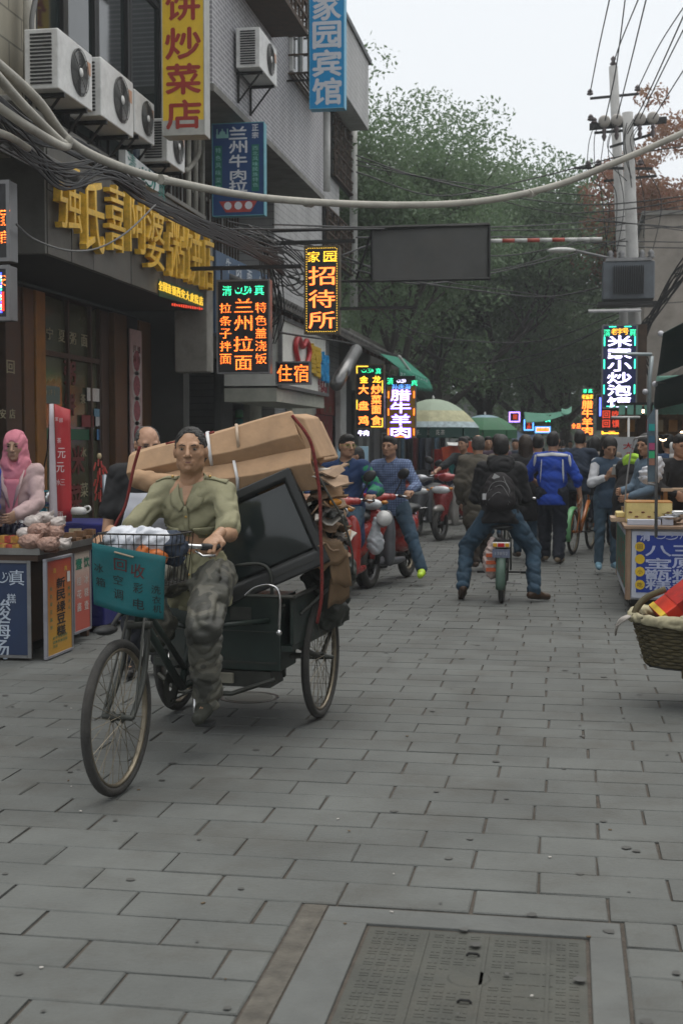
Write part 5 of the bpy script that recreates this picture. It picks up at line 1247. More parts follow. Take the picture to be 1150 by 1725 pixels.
tree(gd(888,64),12.8,5.2,13,'hazy green tree in the middle distance left of the orange led signs',LEAF,80000,.12,trunk=.32,crown_low=.16)
tree(gd(950,58),8.8,3.3,21,'lower tree beside the narrow orange led sign on the right',LEAF2,50000,.09,crown_low=.20)
tree(gd(845,92),15.5,8.0,17,'distant tree filling the gap above the end of the street',LEAF,50000,.16,trunk=.4,crown_low=.08)
tree(gd(955,100),12.5,6.5,19,'distant low tree at the end of the street on the right',LEAF2,36000,.18,trunk=.4,crown_low=.08)
tree(gd(700,75),14.5,7.5,29,'distant tree between the two foremost crowns',LEAF2,50000,.14,trunk=.4,crown_low=.08)
tree(gd(1150,44),13.2,3.3,23,'russet autumn tree above the grey building on the right',LEAFR,110000,.085,crown_low=.44)
# ------------------------------------------------------------------ cargo tricycle with its load and rider
TO=Vector((-1.944,5.46,0)); TA=175.2
TM4=Matrix.Translation(TO)@Matrix.Rotation(R(TA),4,'Z'); TI=TM4.inverted()
def TL(px,py,yl):
    """point on the picture ray at tricycle-local depth y=yl, in tricycle-local coordinates"""
    o=TI@CO; d=(TI.to_3x3()@ray(px,py)); return o+d*((yl-o.y)/d.y)
TG_=mat('trike_dark_green',(.008,.018,.014),.45,var=.3,sc=7,dirt=.5,spec=.5)
TRUST=mat('old_painted_steel',(.045,.048,.042),.5,m=.4,var=.35,sc=12,dirt=.5)
TIRE=mat('dusty_tyre',(.040,.039,.036),.85,var=.3,sc=16,bump=.4,bs=120,dirt=.3)
RIM=mat('worn_rim',(.22,.19,.14),.45,m=.8,var=.3,sc=18,dirt=.4)
TRI=empty('cargo_tricycle',TO,R(TA),'old dark green cargo tricycle loaded with cardboard and a television','tricycle')
def wheel(parent,c,Rr,axle=(1,0,0),tw=.020,name='wheel',spokes=32,steer=0,hubw=.05):
    w=bpy.data.objects.new(name,MB().torus((0,0,0),Rr-tw,tw,44,10,AX).mesh(name,TIRE,True)); COL.objects.link(w); w.parent=parent; w.location=c; w.rotation_euler=(0,0,steer)
    MB().torus((0,0,0),Rr-2*tw-.004,.010,44,6,AX,.014).build('rim',RIM,w,True)
    s=MB(); ri=Rr-2*tw-.006
    for i in range(spokes):
        a=2*math.pi*i/spokes; b=a+(.62 if i%2 else -.62)*(1 if (i//2)%2 else -1); sd=hubw/2 if i%2 else -hubw/2
        s.tube([(sd,.020*math.cos(b),.020*math.sin(b)),(0,ri*math.cos(a),ri*math.sin(a))],.0016,4,caps=False)
    tag(s.build('spokes',RIM,w),kind='stuff')
    MB().lathe([(.006,-.075),(.012,-.07),(.014,-hubw/2-.004),(.026,-hubw/2),(.026,-hubw/2+.004),(.016,-hubw/2+.01),(.016,hubw/2-.01),(.026,hubw/2-.004),(.026,hubw/2),(.014,hubw/2+.004),(.012,.07),(.006,.075)],(0,0,0),12,AX).build('hub',TRUST,w,True)
    return w
WR_=.345
wheel(TRI,(0,0,WR_),WR_,name='front_wheel',tw=.021)
for x in(-.43,.43): wheel(TRI,(x,-1.80,WR_+.003),WR_,name='rear_wheel',tw=.023)
f=MB()
for sx in(-1,1):
    f.tube(catmull([(sx*.045,-.235,.72),(sx*.052,-.20,.60),(sx*.062,-.13,.47),(sx*.066,-.02,.36),(sx*.066,0,WR_)],4),[.014]*16+[.010],8)
    f.tube([(sx*.030,-.27,.90),(sx*.075,-.02,.37),(sx*.072,0,WR_)],.006,6)
f.box((0,-.235,.725),(.12,.05,.03)); f.build('fork',TRUST,TRI,True)
f=MB(); f.cyl((0,-.235,.72),(0,-.295,.93),.022); f.cyl((0,-.25,.77),(0,-.76,.34),.019); f.cyl((0,-.265,.83),(0,-.84,.40),.015)
f.cyl((0,-.76,.34),(0,-.985,.80),.017); f.cyl((0,-.76,.34),(0,-1.8,.36),.018); f.cyl((-.02,-.90,.62),(-.30,-1.24,.62),.014); f.cyl((.02,-.90,.62),(.30,-1.24,.62),.014)
f.cyl((-.43,-1.8,WR_+.003),(.43,-1.8,WR_+.003),.017)
f.build('frame',TG_,TRI,True)
st=MB(); st.cyl((0,-.29,.90),(0,-.315,1.01),.013); st.build('stem',CHROME,TRI,True)
gL=TL(366,922,-.46)
h_=MB(); gx=gL.x; gz=gL.z
h_.tube(catmull([(gx*1.0,-.47,gz),(gx*.78,-.40,gz+.006),(gx*.45,-.315,gz+.012),(0,-.300,gz-.03),(-gx*.45,-.315,gz+.012),(-gx*.78,-.40,gz+.006),(-gx*1.0,-.47,gz)],6),.0115,10); h_.build('handlebar',CHROME,TRI,True)
for s_ in(1,-1):
    MB().cyl((s_*gx*1.08,-.485,gz-.001),(s_*gx*.80,-.408,gz+.005),.0165).build('grip',BLACKP,TRI,True)
    MB().tube([(s_*gx*.74,-.385,gz-.012),(s_*gx*.86,-.38,gz-.035),(s_*gx*1.02,-.42,gz-.035)],.006,6).build('brake_lever',CHROME,TRI,True)
# saddle, crank, pedals, chain
MB().ell((0,-1.02,.815),(.105,.14,.042),16).build('saddle',BLACKP,TRI,True)
c=MB(); c.lathe([(.09,-.004),(.10,0),(.09,.004),(.02,.004)],(.055,-.76,.34),24,AX); c.build('chainring',TRUST,TRI)
ang=R(-80); 
pl=Vector((-.085,-.76+.17*math.cos(ang)*1,.34+.17*math.sin(ang))); pr=Vector((.085,-.76-.17*math.cos(ang),.34-.17*math.sin(ang)))
for p,sx in((pl,-1),(pr,1)):
    MB().cyl((sx*.07,-.76,.34),(sx*.08,p.y,p.z),.010,.009,8).build('crank',CHROME,TRI,True)
    k=MB(); k.box(p+V3(sx*.05,0,0),(.085,.075,.022)); k.build('pedal',BLACKP,TRI,bevel=.004)
k=MB(); k.box((.055,-1.27,.435),(.006,1.02,.008)); k.box((.055,-1.27,.27),(.006,1.02,.008)); k.build('chain',TRUST,TRI)
# front mudguard stay and lamp bracket (dark clutter under the sign)
k=MB(); k.tube([(.03,.02,.725),(.06,-.16,.78),(.02,-.24,.80)],.012,6); k.ell((.04,.03,.735),(.05,.07,.022),10); k.build('mudguard_front',BLACKP,TRI,True)
# wire basket
bk=empty('wire_basket'); bk.parent=TRI
BC=TL(232,905,-.02); bz1=BC.z+.015; bx=BC.x; bw_,bl,bhh=.365,.25,.22
WIRE=mat('dark_wire',(.03,.028,.025),.5,m=.6,var=.3)
r_=MB()
for zz,k in((bz1,1),(bz1-.045,.97),(bz1-.10,.94),(bz1-bhh,.86)):
    r_.tube([(bx+bw_/2*k*cx,-.10+bl/2*k*cy,zz) for cx,cy in((-1,-.8),(-1,.8),(-.85,1),(.85,1),(1,.8),(1,-.8),(.85,-1),(-.85,-1))],.0042 if k==1 else .0025,5,closed=True)
r_.build('basket_rim',WIRE,bk,True)
r_=MB()
for i in range(11):
    t=-1+2*i/10
    for sy in(-1,1): r_.tube([(bx+bw_/2*t,-.10+bl/2*sy,bz1),(bx+bw_/2*t*.86,-.10+bl/2*sy*.86,bz1-bhh)],.0022,4)
    if i%2==0:
        for sx in(-1,1): r_.tube([(bx+bw_/2*sx,-.10+bl/2*t,bz1),(bx+bw_/2*sx*.86,-.10+bl/2*t*.86,bz1-bhh)],.0022,4)
    r_.tube([(bx+bw_/2*t*.86,-.10-bl/2*.86,bz1-bhh),(bx+bw_/2*t*.86,-.10+bl/2*.86,bz1-bhh)],.0022,4)
tag(r_.build('basket_wires',WIRE,bk),kind='stuff')
# bags in the basket
PBAG=mat('white_plastic_bag',(.50,.52,.56),.35,var=.12,sc=9,bump=.6,bs=22)
for nm,cc,rr,mm,lb in(('plastic_bag',(bx+.08,-.10,bz1-.045),(.10,.095,.065),PBAG,'crumpled white plastic bag on the left in the wire basket'),('plastic_bag',(bx-.05,-.09,bz1-.05),(.085,.09,.07),PBAG,'crumpled white plastic bag in the middle of the wire basket'),
                   ('orange_package',(bx-.06,-.03,bz1-.105),(.065,.05,.05),mat('orange_wrapper',(.50,.13,.02),.4,var=.3,sc=14),'orange wrapped package low in the wire basket'),('dark_bag',(bx-.13,-.12,bz1-.07),(.05,.08,.075),mat('dark_blue_cloth',(.02,.03,.05),.8,var=.2),'dark cloth bag at the right side of the wire basket')):
    V,F=field_mesh([('e',cc,rr,None,.02),('e',(cc[0]+.03,cc[1]+.02,cc[2]+.02),(rr[0]*.6,rr[1]*.6,rr[2]*.8),None,.02)],.008,noise=[(.009,.08,cc[0]*9),(.004,.04,1)])
    V=np.array([tuple(TM4@Vector(v)) for v in V]); o=np_obj(nm,[(V,F)],mm); tag(o,lb,'bag' if 'bag' in nm else 'package')
# teal painted cloth sign hanging in front of the basket
TEAL=mat('teal_painted_board',(.0,.085,.095),.75,var=.15,sc=5,bump=.15,bs=40,dirt=.22)
fc=empty('collection_sign',TM4@Vector((0,0,0)),R(TA),'teal hand lettered scrap collection board hung on the front of the basket','sign')
q=[TL(156,914,.045),TL(280,937,.045),TL(275,1044,.05),TL(158,1018,.05)]
def qpt(u,v): a=q[0].lerp(q[1],u); b=q[3].lerp(q[2],u); p=a.lerp(b,v); p=p+V3(0,.010*math.sin(u*3.1)*(1+v)+.006*math.sin(u*7+v*4),-.008*math.sin(math.pi*u)*v); return p
g=MB().grid(lambda u,v:qpt(u,v),14,10); g.build('board',TEAL,fc,True,solid=.004)
INK=mat('faded_black_ink',(.008,.014,.015),.8,var=.3,sc=40); INKR=mat('dark_maroon_ink',(.06,.012,.012),.8,var=.4,sc=40)
def onq(parent,name,m,items,off=.045):
    out=MB()
    for ch,u,v,s in items:
        t=MB(); put(t,ch,0,0,s,s*1.1,0,off)
        for vv in range(len(t.v)):
            x,_,z=t.v[vv]; p=qpt(u+x,v-z); t.v[vv]=tuple(p+V3(0,.0045-_*.0+abs(t.v[vv][1])*.2,0))
        out.poly(t.v,t.f)
    return out.build(name,m,parent)
onq(fc,'lettering_large',INKR,[('回',.40,.26,.17),('收',.64,.30,.19)],.02)
onq(fc,'lettering_small',INK,[('冰',.10,.38,.13),('箱',.12,.60,.13),('空',.37,.50,.13),('调',.38,.72,.14),('彩',.66,.56,.14),('电',.68,.80,.15),('洗',.90,.54,.12),('衣',.91,.70,.11),('机',.92,.84,.11)],.02)
k=MB(); k.tube([qpt(.33,.07)+V3(0,.01,0),qpt(.58,.10)+V3(0,.01,0)],.004,6); k.build('wooden_peg',mat('pale_twig',(.30,.24,.17),.7),fc)
# cargo bed
P=MB()
b0=TL(395,1000,-1.26); b1=TL(500,1152,-1.26)
BXL=-.44; zt_=TL(450,1005,-1.26).z; zb_=TL(450,1150,-1.26).z
BZF=zt_-.27
bed=MB(); bed.bb(-.42,-2.35,BZF-.02,.42,-1.27,BZF+.01); bed.build('bed_floor',TG_,TRI)
for nm,(x0,yy0,x1,yy1) in (('side_panel',(-.425,-2.35,-.405,-1.28)),('side_panel',(.405,-2.35,.425,-1.28))):
    MB().bb(x0,yy0,BZF+.012,x1,yy1,zt_).build(nm,TG_,TRI,bevel=.003)
MB().bb(-.36,-1.55,zb_+.06,.36,-1.262,zt_).build('battery_box',TG_,TRI,bevel=.008)
MB().bb(-.20,-1.259,zt_-.13,-.12+.04,-1.254,zt_-.06).build('maker_plate',TRUST,TRI,bevel=.002)
pn=MB(); pn.bb(-.34,-1.258,zt_-.19,.34,-1.25,zt_-.185); pn.bb(-.34,-1.258,zb_+.10,.34,-1.25,zb_+.11); pn.build('panel_ribs',TRUST,TRI)
u_=MB(); u_.bb(-.30,-1.50,zb_-.03,.30,-1.27,zb_+.055); u_.tube([(-.33,-1.26,zb_+.02),(-.1,-1.22,zb_-.06),(.2,-1.22,zb_-.06),(.33,-1.26,zb_+.02)],.014,6); u_.tube([(-.36,-1.3,zt_-.05),(-.30,-1.5,zb_),(-.1,-1.75,zb_-.02)],.016,6); u_.build('under_tray',TRUST,TRI)
MB().bb(-.10,-1.262,zb_-.01,.0,-1.24,zb_+.045).build('pale_tin',mat('pale_tin',(.20,.19,.15),.5,var=.3),TRI,bevel=.004)
# curved hoop rails, chrome lever
hp=MB(); A1=TL(398,950,-1.28); A2=TL(450,950,-1.28)
hp.tube(catmull([TL(396,952,-1.28),TL(440,951,-1.28),TL(456,968,-1.28),TL(458,1006,-1.28)],5),.010,8); hp.build('hoop_rail',TRUST,TRI,True)
hp=MB(); hp.tube(catmull([TL(412,1004,-1.24),TL(430,990,-1.24),TL(455,986,-1.22),TL(471,1002,-1.22),TL(470,1064,-1.22)],5),.0075,8); hp.ell(TL(470,1066,-1.22),(.018,.018,.018),8); hp.build('brake_arm',CHROME,TRI,True)
rl=MB(); rl.tube([(-.43,-1.27,zt_+.0),(-.45,-2.36,zt_+.03)],.012,6); rl.tube([(.43,-1.27,zt_),(.45,-2.36,zt_+.03)],.012,6); rl.tube([(-.43,-1.27,zt_),(.43,-1.27,zt_)],.013,6); rl.build('rail',TRUST,TRI)
bj=MB(); bj.cyl((-.32,-1.30,.42),(-.43,-1.80,.36),.016); bj.cyl((.32,-1.30,.42),(.43,-1.80,.36),.016); bj.tube([(-.40,-1.45,BZF-.02),(-.43,-1.8,WR_)],.013,6); bj.tube([(-.40,-2.15,BZF-.02),(-.43,-1.8,WR_)],.013,6); bj.tube([(.40,-1.45,BZF-.02),(.43,-1.8,WR_)],.013,6); bj.tube([(.40,-2.15,BZF-.02),(.43,-1.8,WR_)],.013,6); bj.build('axle_stays',TRUST,TRI)
# television
TVY=-1.34
tl,tr_,br_,bl_=TL(378,835,TVY),TL(481,787,TVY-.02),TL(556,946,TVY),TL(392,1012,TVY+.0)
ex_=(br_-bl_); 
up_=(tr_-br_); W_=.64; H_=.545
uz=V3(math.sin(R(24)),0,math.cos(R(24))); ux=V3(math.cos(R(24)),0,-math.sin(R(24)))
_z=Matrix.Rotation(R(9),3,'Z')@Matrix.Rotation(R(3),3,'X'); uz=_z@uz; ux=_z@ux; uy=uz.cross(ux)
tvR=Matrix((ux,uy,uz)).transposed()
tvo=br_+ux*(W_/2)+uz*(H_/2)
tvw=TM4@tvo; tvm=(TM4.to_3x3()@tvR)
TV=empty('television',(0,0,0),0,'old black tube television tilted on its corner in the tricycle bed','television'); TV.matrix_world=Matrix.Translation(tvw)@tvm.to_4x4()
TVP=mat('tv_black_plastic',(.022,.024,.024),.42,var=.15,sc=5,spec=.45,dirt=.15)
def rr(w,h,y,b): return [(-w/2,y,-h/2+b[0]),(w/2,y,-h/2+b[0]),(w/2,y,h/2-b[1]),(-w/2,y,h/2-b[1])]
fr_=MB(); o_=rr(W_,H_,0,(0,0)); i_=rr(W_-.085,H_-.12,0,(.02,-.015)); ib=rr(W_-.115,H_-.15,-.022,(.02,-.015)); bk_=rr(W_,H_,-.11,(0,0))
fr_.poly(o_+i_+ib+bk_,[(0,1,5,4),(1,2,6,5),(2,3,7,6),(3,0,4,7),(4,5,9,8),(5,6,10,9),(6,7,11,10),(7,4,8,11),(0,12,13,1),(1,13,14,2),(2,14,15,3),(3,15,12,0)]); fr_.build('bezel',TVP,TV,bevel=.010)
bs_=MB(); bs_.hull(rr(W_-.03,H_-.03,-.11,(0,0)),rr(W_*.50,H_*.50,-.42,(0,.0))); bs_.build('tube_housing',TVP,TV,bevel=.02)
def scr(u,v): x=(u-.5)*(W_-.115); z=(v-.5)*(H_-.18)+.018; return (x,-.020+.018*(1-(2*u-1)**2)*(1-(2*v-1)**2),z)
MB().grid(scr,14,12).build('screen',mat('crt_glass',(.016,.022,.022),.09,var=.1,spec=.6),TV,True)
ln=MB(); ln.box((0,.003,-H_/2+.045),(W_-.1,.006,.004)); ln.build('trim_line',TRUST,TV)
# cardboard: two long flattened bundles
CB=mat('cardboard',(.37,.235,.135),.85,var=.16,sc=7,bump=.4,bs=16,dirt=.22); CBD=mat('cardboard_edge',(.22,.14,.085),.9,var=.3,sc=25,bump=.5,bs=60)
def crease(name,label,quadf,quadb,layers,mid=.5,parent=None):
    """stack of folded sheets between a front quad and a back quad (each tl,tr,br,bl)"""
    e=empty(name,TO,R(TA),label,'cardboard bundle')
    for i in range(layers):
        t0=i/layers; t1=(i+.97)/layers
        jit=lambda: V3(rnd.uniform(-.008,.008),rnd.uniform(-.006,.006),rnd.uniform(-.003,.003))
        def cut(Q,a,b): return [Q[0].lerp(Q[3],a),Q[1].lerp(Q[2],a),Q[1].lerp(Q[2],b),Q[0].lerp(Q[3],b)]
        fq=cut(quadf,t0,t1); bq=cut(quadb,t0,t1); J1,J2=jit()*(.3 if i==0 else 1),jit()*(.3 if i==0 else 1)
        fq=[fq[0]+J1,fq[1]+J2,fq[2]+J2,fq[3]+J1]; bq=[bq[0]+J1,bq[1]+J2,bq[2]+J2,bq[3]+J1]
        # subdivided slab for a soft sag
        m_=MB(); n_=8; rings=[]
        for k in range(n_+1):
            t=k/n_; s=V3(0,0,.006*math.sin(t*9+i))+V3(0,.004*math.sin(t*14+i*2),0)
            top_,bot_=fq[0].lerp(fq[1],t)+s,fq[3].lerp(fq[2],t)+s; md=top_.lerp(bot_,mid+.02*math.sin(t*11))+V3(0,.062,0)
            rings+= [top_,md,bot_,bq[3].lerp(bq[2],t)+s,bq[0].lerp(bq[1],t)+s]
        fs=[]
        for k in range(n_):
            for a in range(5): fs.append((k*5+a,k*5+(a+1)%5,k*5+5+(a+1)%5,k*5+5+a))
        fs+=[(0,4,3,2,1),tuple(n_*5+q for q in range(5))]
        m_.poly(rings,fs); m_.build('folded_sheet',CB,e,bevel=.006)
    return e
y1_=-1.46
cb1=crease('cardboard_bundle','upper long bundle of folded cardboard tied with a white strap',[TL(217,768,y1_),TL(490,694,y1_),TL(524,768,y1_),TL(222,822,y1_)],[TL(222,762,y1_-.45),TL(492,692,y1_-.45),TL(528,758,y1_-.45),TL(228,812,y1_-.45)],1,.56)
cb2=crease('cardboard_bundle','lower flattened cardboard box lying on top of the television',[TL(266,800,-1.42),TL(524,756,-1.42),TL(538,828,-1.42),TL(300,862,-1.42)],[TL(268,796,-1.95),TL(524,750,-1.95),TL(538,826,-1.95),TL(300,862,-1.95)],1,.38)
# folded ends and print on the bundles
for (tlp,trp,brp,blp,yy,bun_) in (((488,697),(512,704),(541,772),(522,778),-1.43,cb1),((500,702),(518,712),(548,776),(536,782),-1.50,cb1)):
    a=[TL(*tlp,yy),TL(*trp,yy),TL(*brp,yy),TL(*blp,yy)]; bq_=[p+V3(0,-.30,.01) for p in a]
    MB().hull(a[::-1],bq_[::-1]).build('folded_end',CB,bun_,bevel=.012)
PRI=mat('red_carton_print',(.36,.09,.06),.8,var=.3,sc=30)
k=MB()
for i,c in enumerate('1385'): 
    p=TL(358+i*5,742-i*1.5,y1_+.055); put(k,c,p.x,p.z,.012,.03,0,.02); 
for j in range(len(k.v)): k.v[j]=(2*TL(365,740,y1_).x-k.v[j][0],y1_+.062,k.v[j][2])
# sagging rolled underside at the left end
V,F=field_mesh([('c',TL(236,808,-1.34),TL(300,822,-1.36),.055,.06,.03),('c',TL(300,822,-1.36),TL(350,810,-1.4),.06,.05,.03)],.012,noise=[(.006,.09,1)])
o=np_obj('drooping_flap',[(V,F)],CB,cb1)
STR=mat('white_strap',(.55,.55,.55),.45,var=.1)
def strap(parent,pts,w=.010,m=STR,nm='strap'): MB().tube(pts,w,6,flat=.3).build(nm,m,parent,True)
strap(cb1,[TL(349,728,y1_+.012),TL(354,768,y1_+.075),TL(359,790,y1_+.012)]); strap(cb1,[TL(349,728,y1_+.012),TL(351,727,y1_-.1)]); strap(cb1,[TL(398,714,y1_+.015),TL(401,744,y1_+.075),TL(404,770,y1_+.015)],.009,mat('clear_strap',(.36,.27,.19),.4,var=.1))
strap(cb2,[TL(394,776,-1.40),TL(400,806,-1.35),TL(401,836,-1.40)],.009)
for u,(px,py,s_) in enumerate(((366,735,16),(434,786,11),(449,783,11))):
    pass
ROPE=mat('red_rope',(.16,.022,.018),.9,var=.4,sc=60,bump=.8,bs=200)
def rope(pts,label):
    o=MB().tube(catmull([TM4@TL(*p) for p in pts],6),.009,6).build('rope',ROPE,None,True); tag(o,label,'rope')
rope([(236,752,-1.26),(225,790,-1.25),(212,850,-1.22),(197,880,-1.20),(190,900,-1.2)],'dark red rope hanging from the left end of the upper cardboard bundle')
rope([(280,748,-1.5),(330,738,-1.52),(360,728,-1.6)],'dark red rope across the top of the cardboard behind the head')
rope([(492,700,-1.27),(514,728,-1.26),(527,758,-1.26),(538,830,-1.26),(540,900,-1.25),(542,960,-1.25),(541,1010,-1.25),(534,1050,-1.27)],'dark red rope running down the right side of the load')
# loose scrap pile at the right of the load
PAP=mat('torn_cardboard',(.25,.17,.11),.85,var=.22,sc=8,bump=.3,bs=40); PAPW=mat('pale_scrap_paper',(.46,.43,.38),.8,var=.2,sc=8)
sr=random.Random(5)
DKJ=mat('scrap_dark',(.05,.045,.04),.8,var=.5,sc=14)
for i in range(40):
    t=i/40; py=792+t*165; px=sr.uniform(530,556+16*math.sin(t*3.1)+8*t); y=sr.uniform(-1.75,-1.38)
    c=TM4@TL(px,py,y); w_=sr.uniform(.08,.19); d_=sr.uniform(.08,.18)
    n_=5; pts=[]; 
    for k in range(n_+1):
        for (s2,tt) in((-1,0),(1,0)): pts.append((w_*(k/n_-.5),s2*d_/2*(1+sr.uniform(-.3,.3)),.02*math.sin(k*1.3+i)+sr.uniform(-.006,.006)))
    fs=[(2*k,2*k+1,2*k+3,2*k+2) for k in range(n_)]
    m_=MB(); m_.poly(pts,fs); o=m_.build('cardboard_scrap',(PAP,PAP,PAPW,CB,PAP,DKJ)[i%6],None,solid=.008)
    o.location=c; o.rotation_euler=(sr.uniform(-.35,.35),sr.uniform(-.5,.3),sr.uniform(0,3.1))
    tag(o,('torn brown piece of cardboard in the scrap pile right of the television','torn brown piece of cardboard in the scrap pile right of the television','pale crumpled paper in the scrap pile right of the television','smooth tan cardboard offcut in the scrap pile right of the television','torn brown piece of cardboard in the scrap pile right of the television','dark scrap wedged in the pile right of the television')[i%6],'cardboard',('torn cardboard pieces','torn cardboard pieces','pale papers in the scrap pile','tan offcuts in the scrap pile','torn cardboard pieces','dark scraps in the pile')[i%6])
for (pts,lb) in (([(548,912,-1.4),(585,930,-1.42),(592,990,-1.45),(560,985,-1.4)],'bent cardboard sheet jutting out to the right of the load'),([(556,975,-1.5),(588,968,-1.55),(588,1008,-1.6),(552,1025,-1.5)],'large cardboard flap drooping behind the rear wheel'),([(536,905,-1.35),(575,915,-1.4),(585,940,-1.4),(545,960,-1.35)],'pale cardboard flap beside the corner of the television')):
    p=[TM4@TL(*a) for a in pts]
    def fn(u,v,p=p): a=p[0].lerp(p[1],u).lerp(p[3].lerp(p[2],u),v); return a+V3(0,.03*math.sin(u*3)*v,.01*math.sin(u*8))
    o=MB().grid(fn,7,5).build('cardboard_sheet',mat('dark_brown_cardboard',(.17,.11,.062),.9,var=.25,sc=6,bump=.3,bs=20,dirt=.3),None,True,solid=.010); tag(o,lb,'cardboard')  # sheets share a darker brown than the bundles and torn pieces
V,F=field_mesh([('e',TM4@TL(555,965,-1.85),(.14,.2,.16),None,.05),('e',TM4@TL(548,1020,-1.95),(.12,.2,.14),None,.05),('e',TM4@TL(552,880,-1.8),(.10,.2,.16),None,.05)],.018,noise=[(.02,.12,1),(.01,.06,2)])
o=np_obj('scrap_sack',[(V,F)],mat('dark_green_tarp',(.028,.032,.026),.6,var=.4,sc=8,bump=.4,bs=20)); tag(o,'bulging dark sack hanging from the rear of the tricycle bed','sack')
k=MB(); k.tube(catmull([TM4@TL(*a) for a in((530,790,-1.3),(556,838,-1.3),(575,870,-1.32),(592,925,-1.34),(594,968,-1.36))],5),.006,6); o=k.build('bent_wire',TRUST,None,True); tag(o,'thin bent rod sticking out of the scrap pile','rod')
k=MB(); k.tube([TM4@TL(*a) for a in((505,1035,-1.4),(560,985,-1.6))],.01,6); k.build('stake',TRUST,None); tag(bpy.data.objects['stake'],'dark stake slanting under the scrap pile behind the wheel','rod')
# yellow reflector, white lamp pieces
V,F=field_mesh([('e',TM4@TL(565,846,-1.4),(.035,.02,.02),None,.0)],.006); tag(np_obj('reflector',[(V,F)],mat('amber_plastic',(.45,.18,.02),.3,var=.1)),'small amber plastic reflector in the scrap pile','reflector')
# ------------------------------------------------------------------ the rider
KHAKI=mat('khaki_shirt',(.225,.215,.13),.85,var=.10,sc=5,bump=.5,bs=24,dirt=.05)
def camo():
    M=bpy.data.materials.new('camouflage_trousers'); M.use_nodes=True; n=M.node_tree.nodes; L=M.node_tree.links; b=n['Principled BSDF']; b.inputs['Roughness'].default_value=.62; b.inputs['Specular IOR Level'].default_value=.5
    tc=n.new('ShaderNodeTexCoord'); nz=n.new('ShaderNodeTexNoise'); nz.inputs['Scale'].default_value=5.5; nz.inputs['Detail'].default_value=2.5; L.new(tc.outputs['Object'],nz.inputs['Vector'])
    cr=n.new('ShaderNodeValToRGB'); cr.color_ramp.interpolation='CONSTANT'; e=cr.color_ramp.elements; e[0].position=0; e[0].color=(.040,.041,.034,1); e[1].position=.44; e[1].color=(.075,.075,.060,1)
    for p,c in((.53,(.125,.120,.095,1)),(.60,(.062,.062,.052,1)),(.70,(.125,.122,.098,1))):
        x=e.new(p); x.color=c
    L.new(nz.outputs[0],cr.inputs[0]); L.new(cr.outputs[0],b.inputs['Base Color'])
    bn=n.new('ShaderNodeTexNoise'); bn.inputs['Scale'].default_value=18; L.new(tc.outputs['Object'],bn.inputs['Vector']); bp=n.new('ShaderNodeBump'); bp.inputs['Strength'].default_value=.35; bp.inputs['Distance'].default_value=.02; L.new(bn.outputs[0],bp.inputs['Height']); L.new(bp.outputs[0],b.inputs['Normal']); return M
CAMO=camo(); SHOE=mat('dark_canvas_shoe',(.030,.032,.024),.8,var=.3)
RO=TM4@Vector((0,-1.0,0))
def rl_(p): return Vector((p[0],p[1]+1.0,p[2]))     # trike-local -> rider-local
hl=rl_((-(abs(gx))*.92,-.445,gz)); hr_=rl_((abs(gx)*.92,-.445,gz))
rider,J=person(RO,TA,'thin man in a khaki short sleeved shirt riding the cargo tricycle',group=None,H=1.68,pel=(0,.885),lean=9,head=(13,1),
   hands={-1:hl+V3(0,-.075,.045),1:hr_+V3(0,-.075,.045)},elbows={-1:V3(-.45,-.6,-1.2),1:V3(.5,-.6,-1.2)},
   hdir={-1:V3(.12,.85,-.35),1:V3(-.12,.85,-.35)},hnrm={-1:V3(0,-.35,-1),1:V3(0,-.35,-1)},curl={-1:(38,72,62),1:(38,72,62)},grip=(True,True),
   feet={-1:rl_((-.125,pl.y-.06,pl.z+.105)),1:rl_((.125,pr.y-.06,pr.z+.105))},knees={-1:V3(-.22,1,.5),1:V3(.25,1,.5)},footdir={-1:V3(-.05,1,-.10),1:V3(.05,1,-.1)},
   top=KHAKI,sleeve='short',hem=.17,bulk=.45,bottom=CAMO,shoes=SHOE,hair='receding',hairm=HAIR,skin=SKIN_T,res=.010,hres=.0048,age=1,legbulk=1.14,fold=1.9,shoulder=.95)
# shirt details: collar, placket, pockets, buttons, epaulettes, built to hug the chest
u,r,fw_,nb,sh,hc=J['u'],J['r'],J['fwd'],J['nb'],J['sh'],J['hc']
top=[c for c in rider.children if c.name.startswith('top')][0]
from mathutils.bvhtree import BVHTree
bv=BVHTree.FromPolygons([v.co for v in top.data.vertices],[tuple(p.vertices) for p in top.data.polygons])
def chest(a,b,lift=.004):
    """a metres to the rider's right, b metres up from the neck base -> point on the shirt front"""
    o=nb+r*a+u*b+fw_*.6; h=bv.ray_cast(o,-fw_)
    return (h[0]+fw_*lift) if h[0] is not None else nb+r*a+u*b+fw_*.12
def patch(name,a0,a1,b0,b1,m,lift=.006,nu=5,nv=5,sol=.006,shape=None):
    def fn(s,t):
        a=a0+(a1-a0)*s; b=b0+(b1-b0)*t
        if shape: a,b=shape(a,b,s,t)
        return chest(a,b,lift)
    MB().grid(fn,nu,nv).build(name,m,top,True,solid=sol)
SKN=mat('skin_tanned',(.34,.195,.115))
MB().grid(lambda s,t: chest((s-.5)*.062*(1-t)+.0, -.005-.095*t,.0035),6,8).build('open_neckline',SKN,top,True)
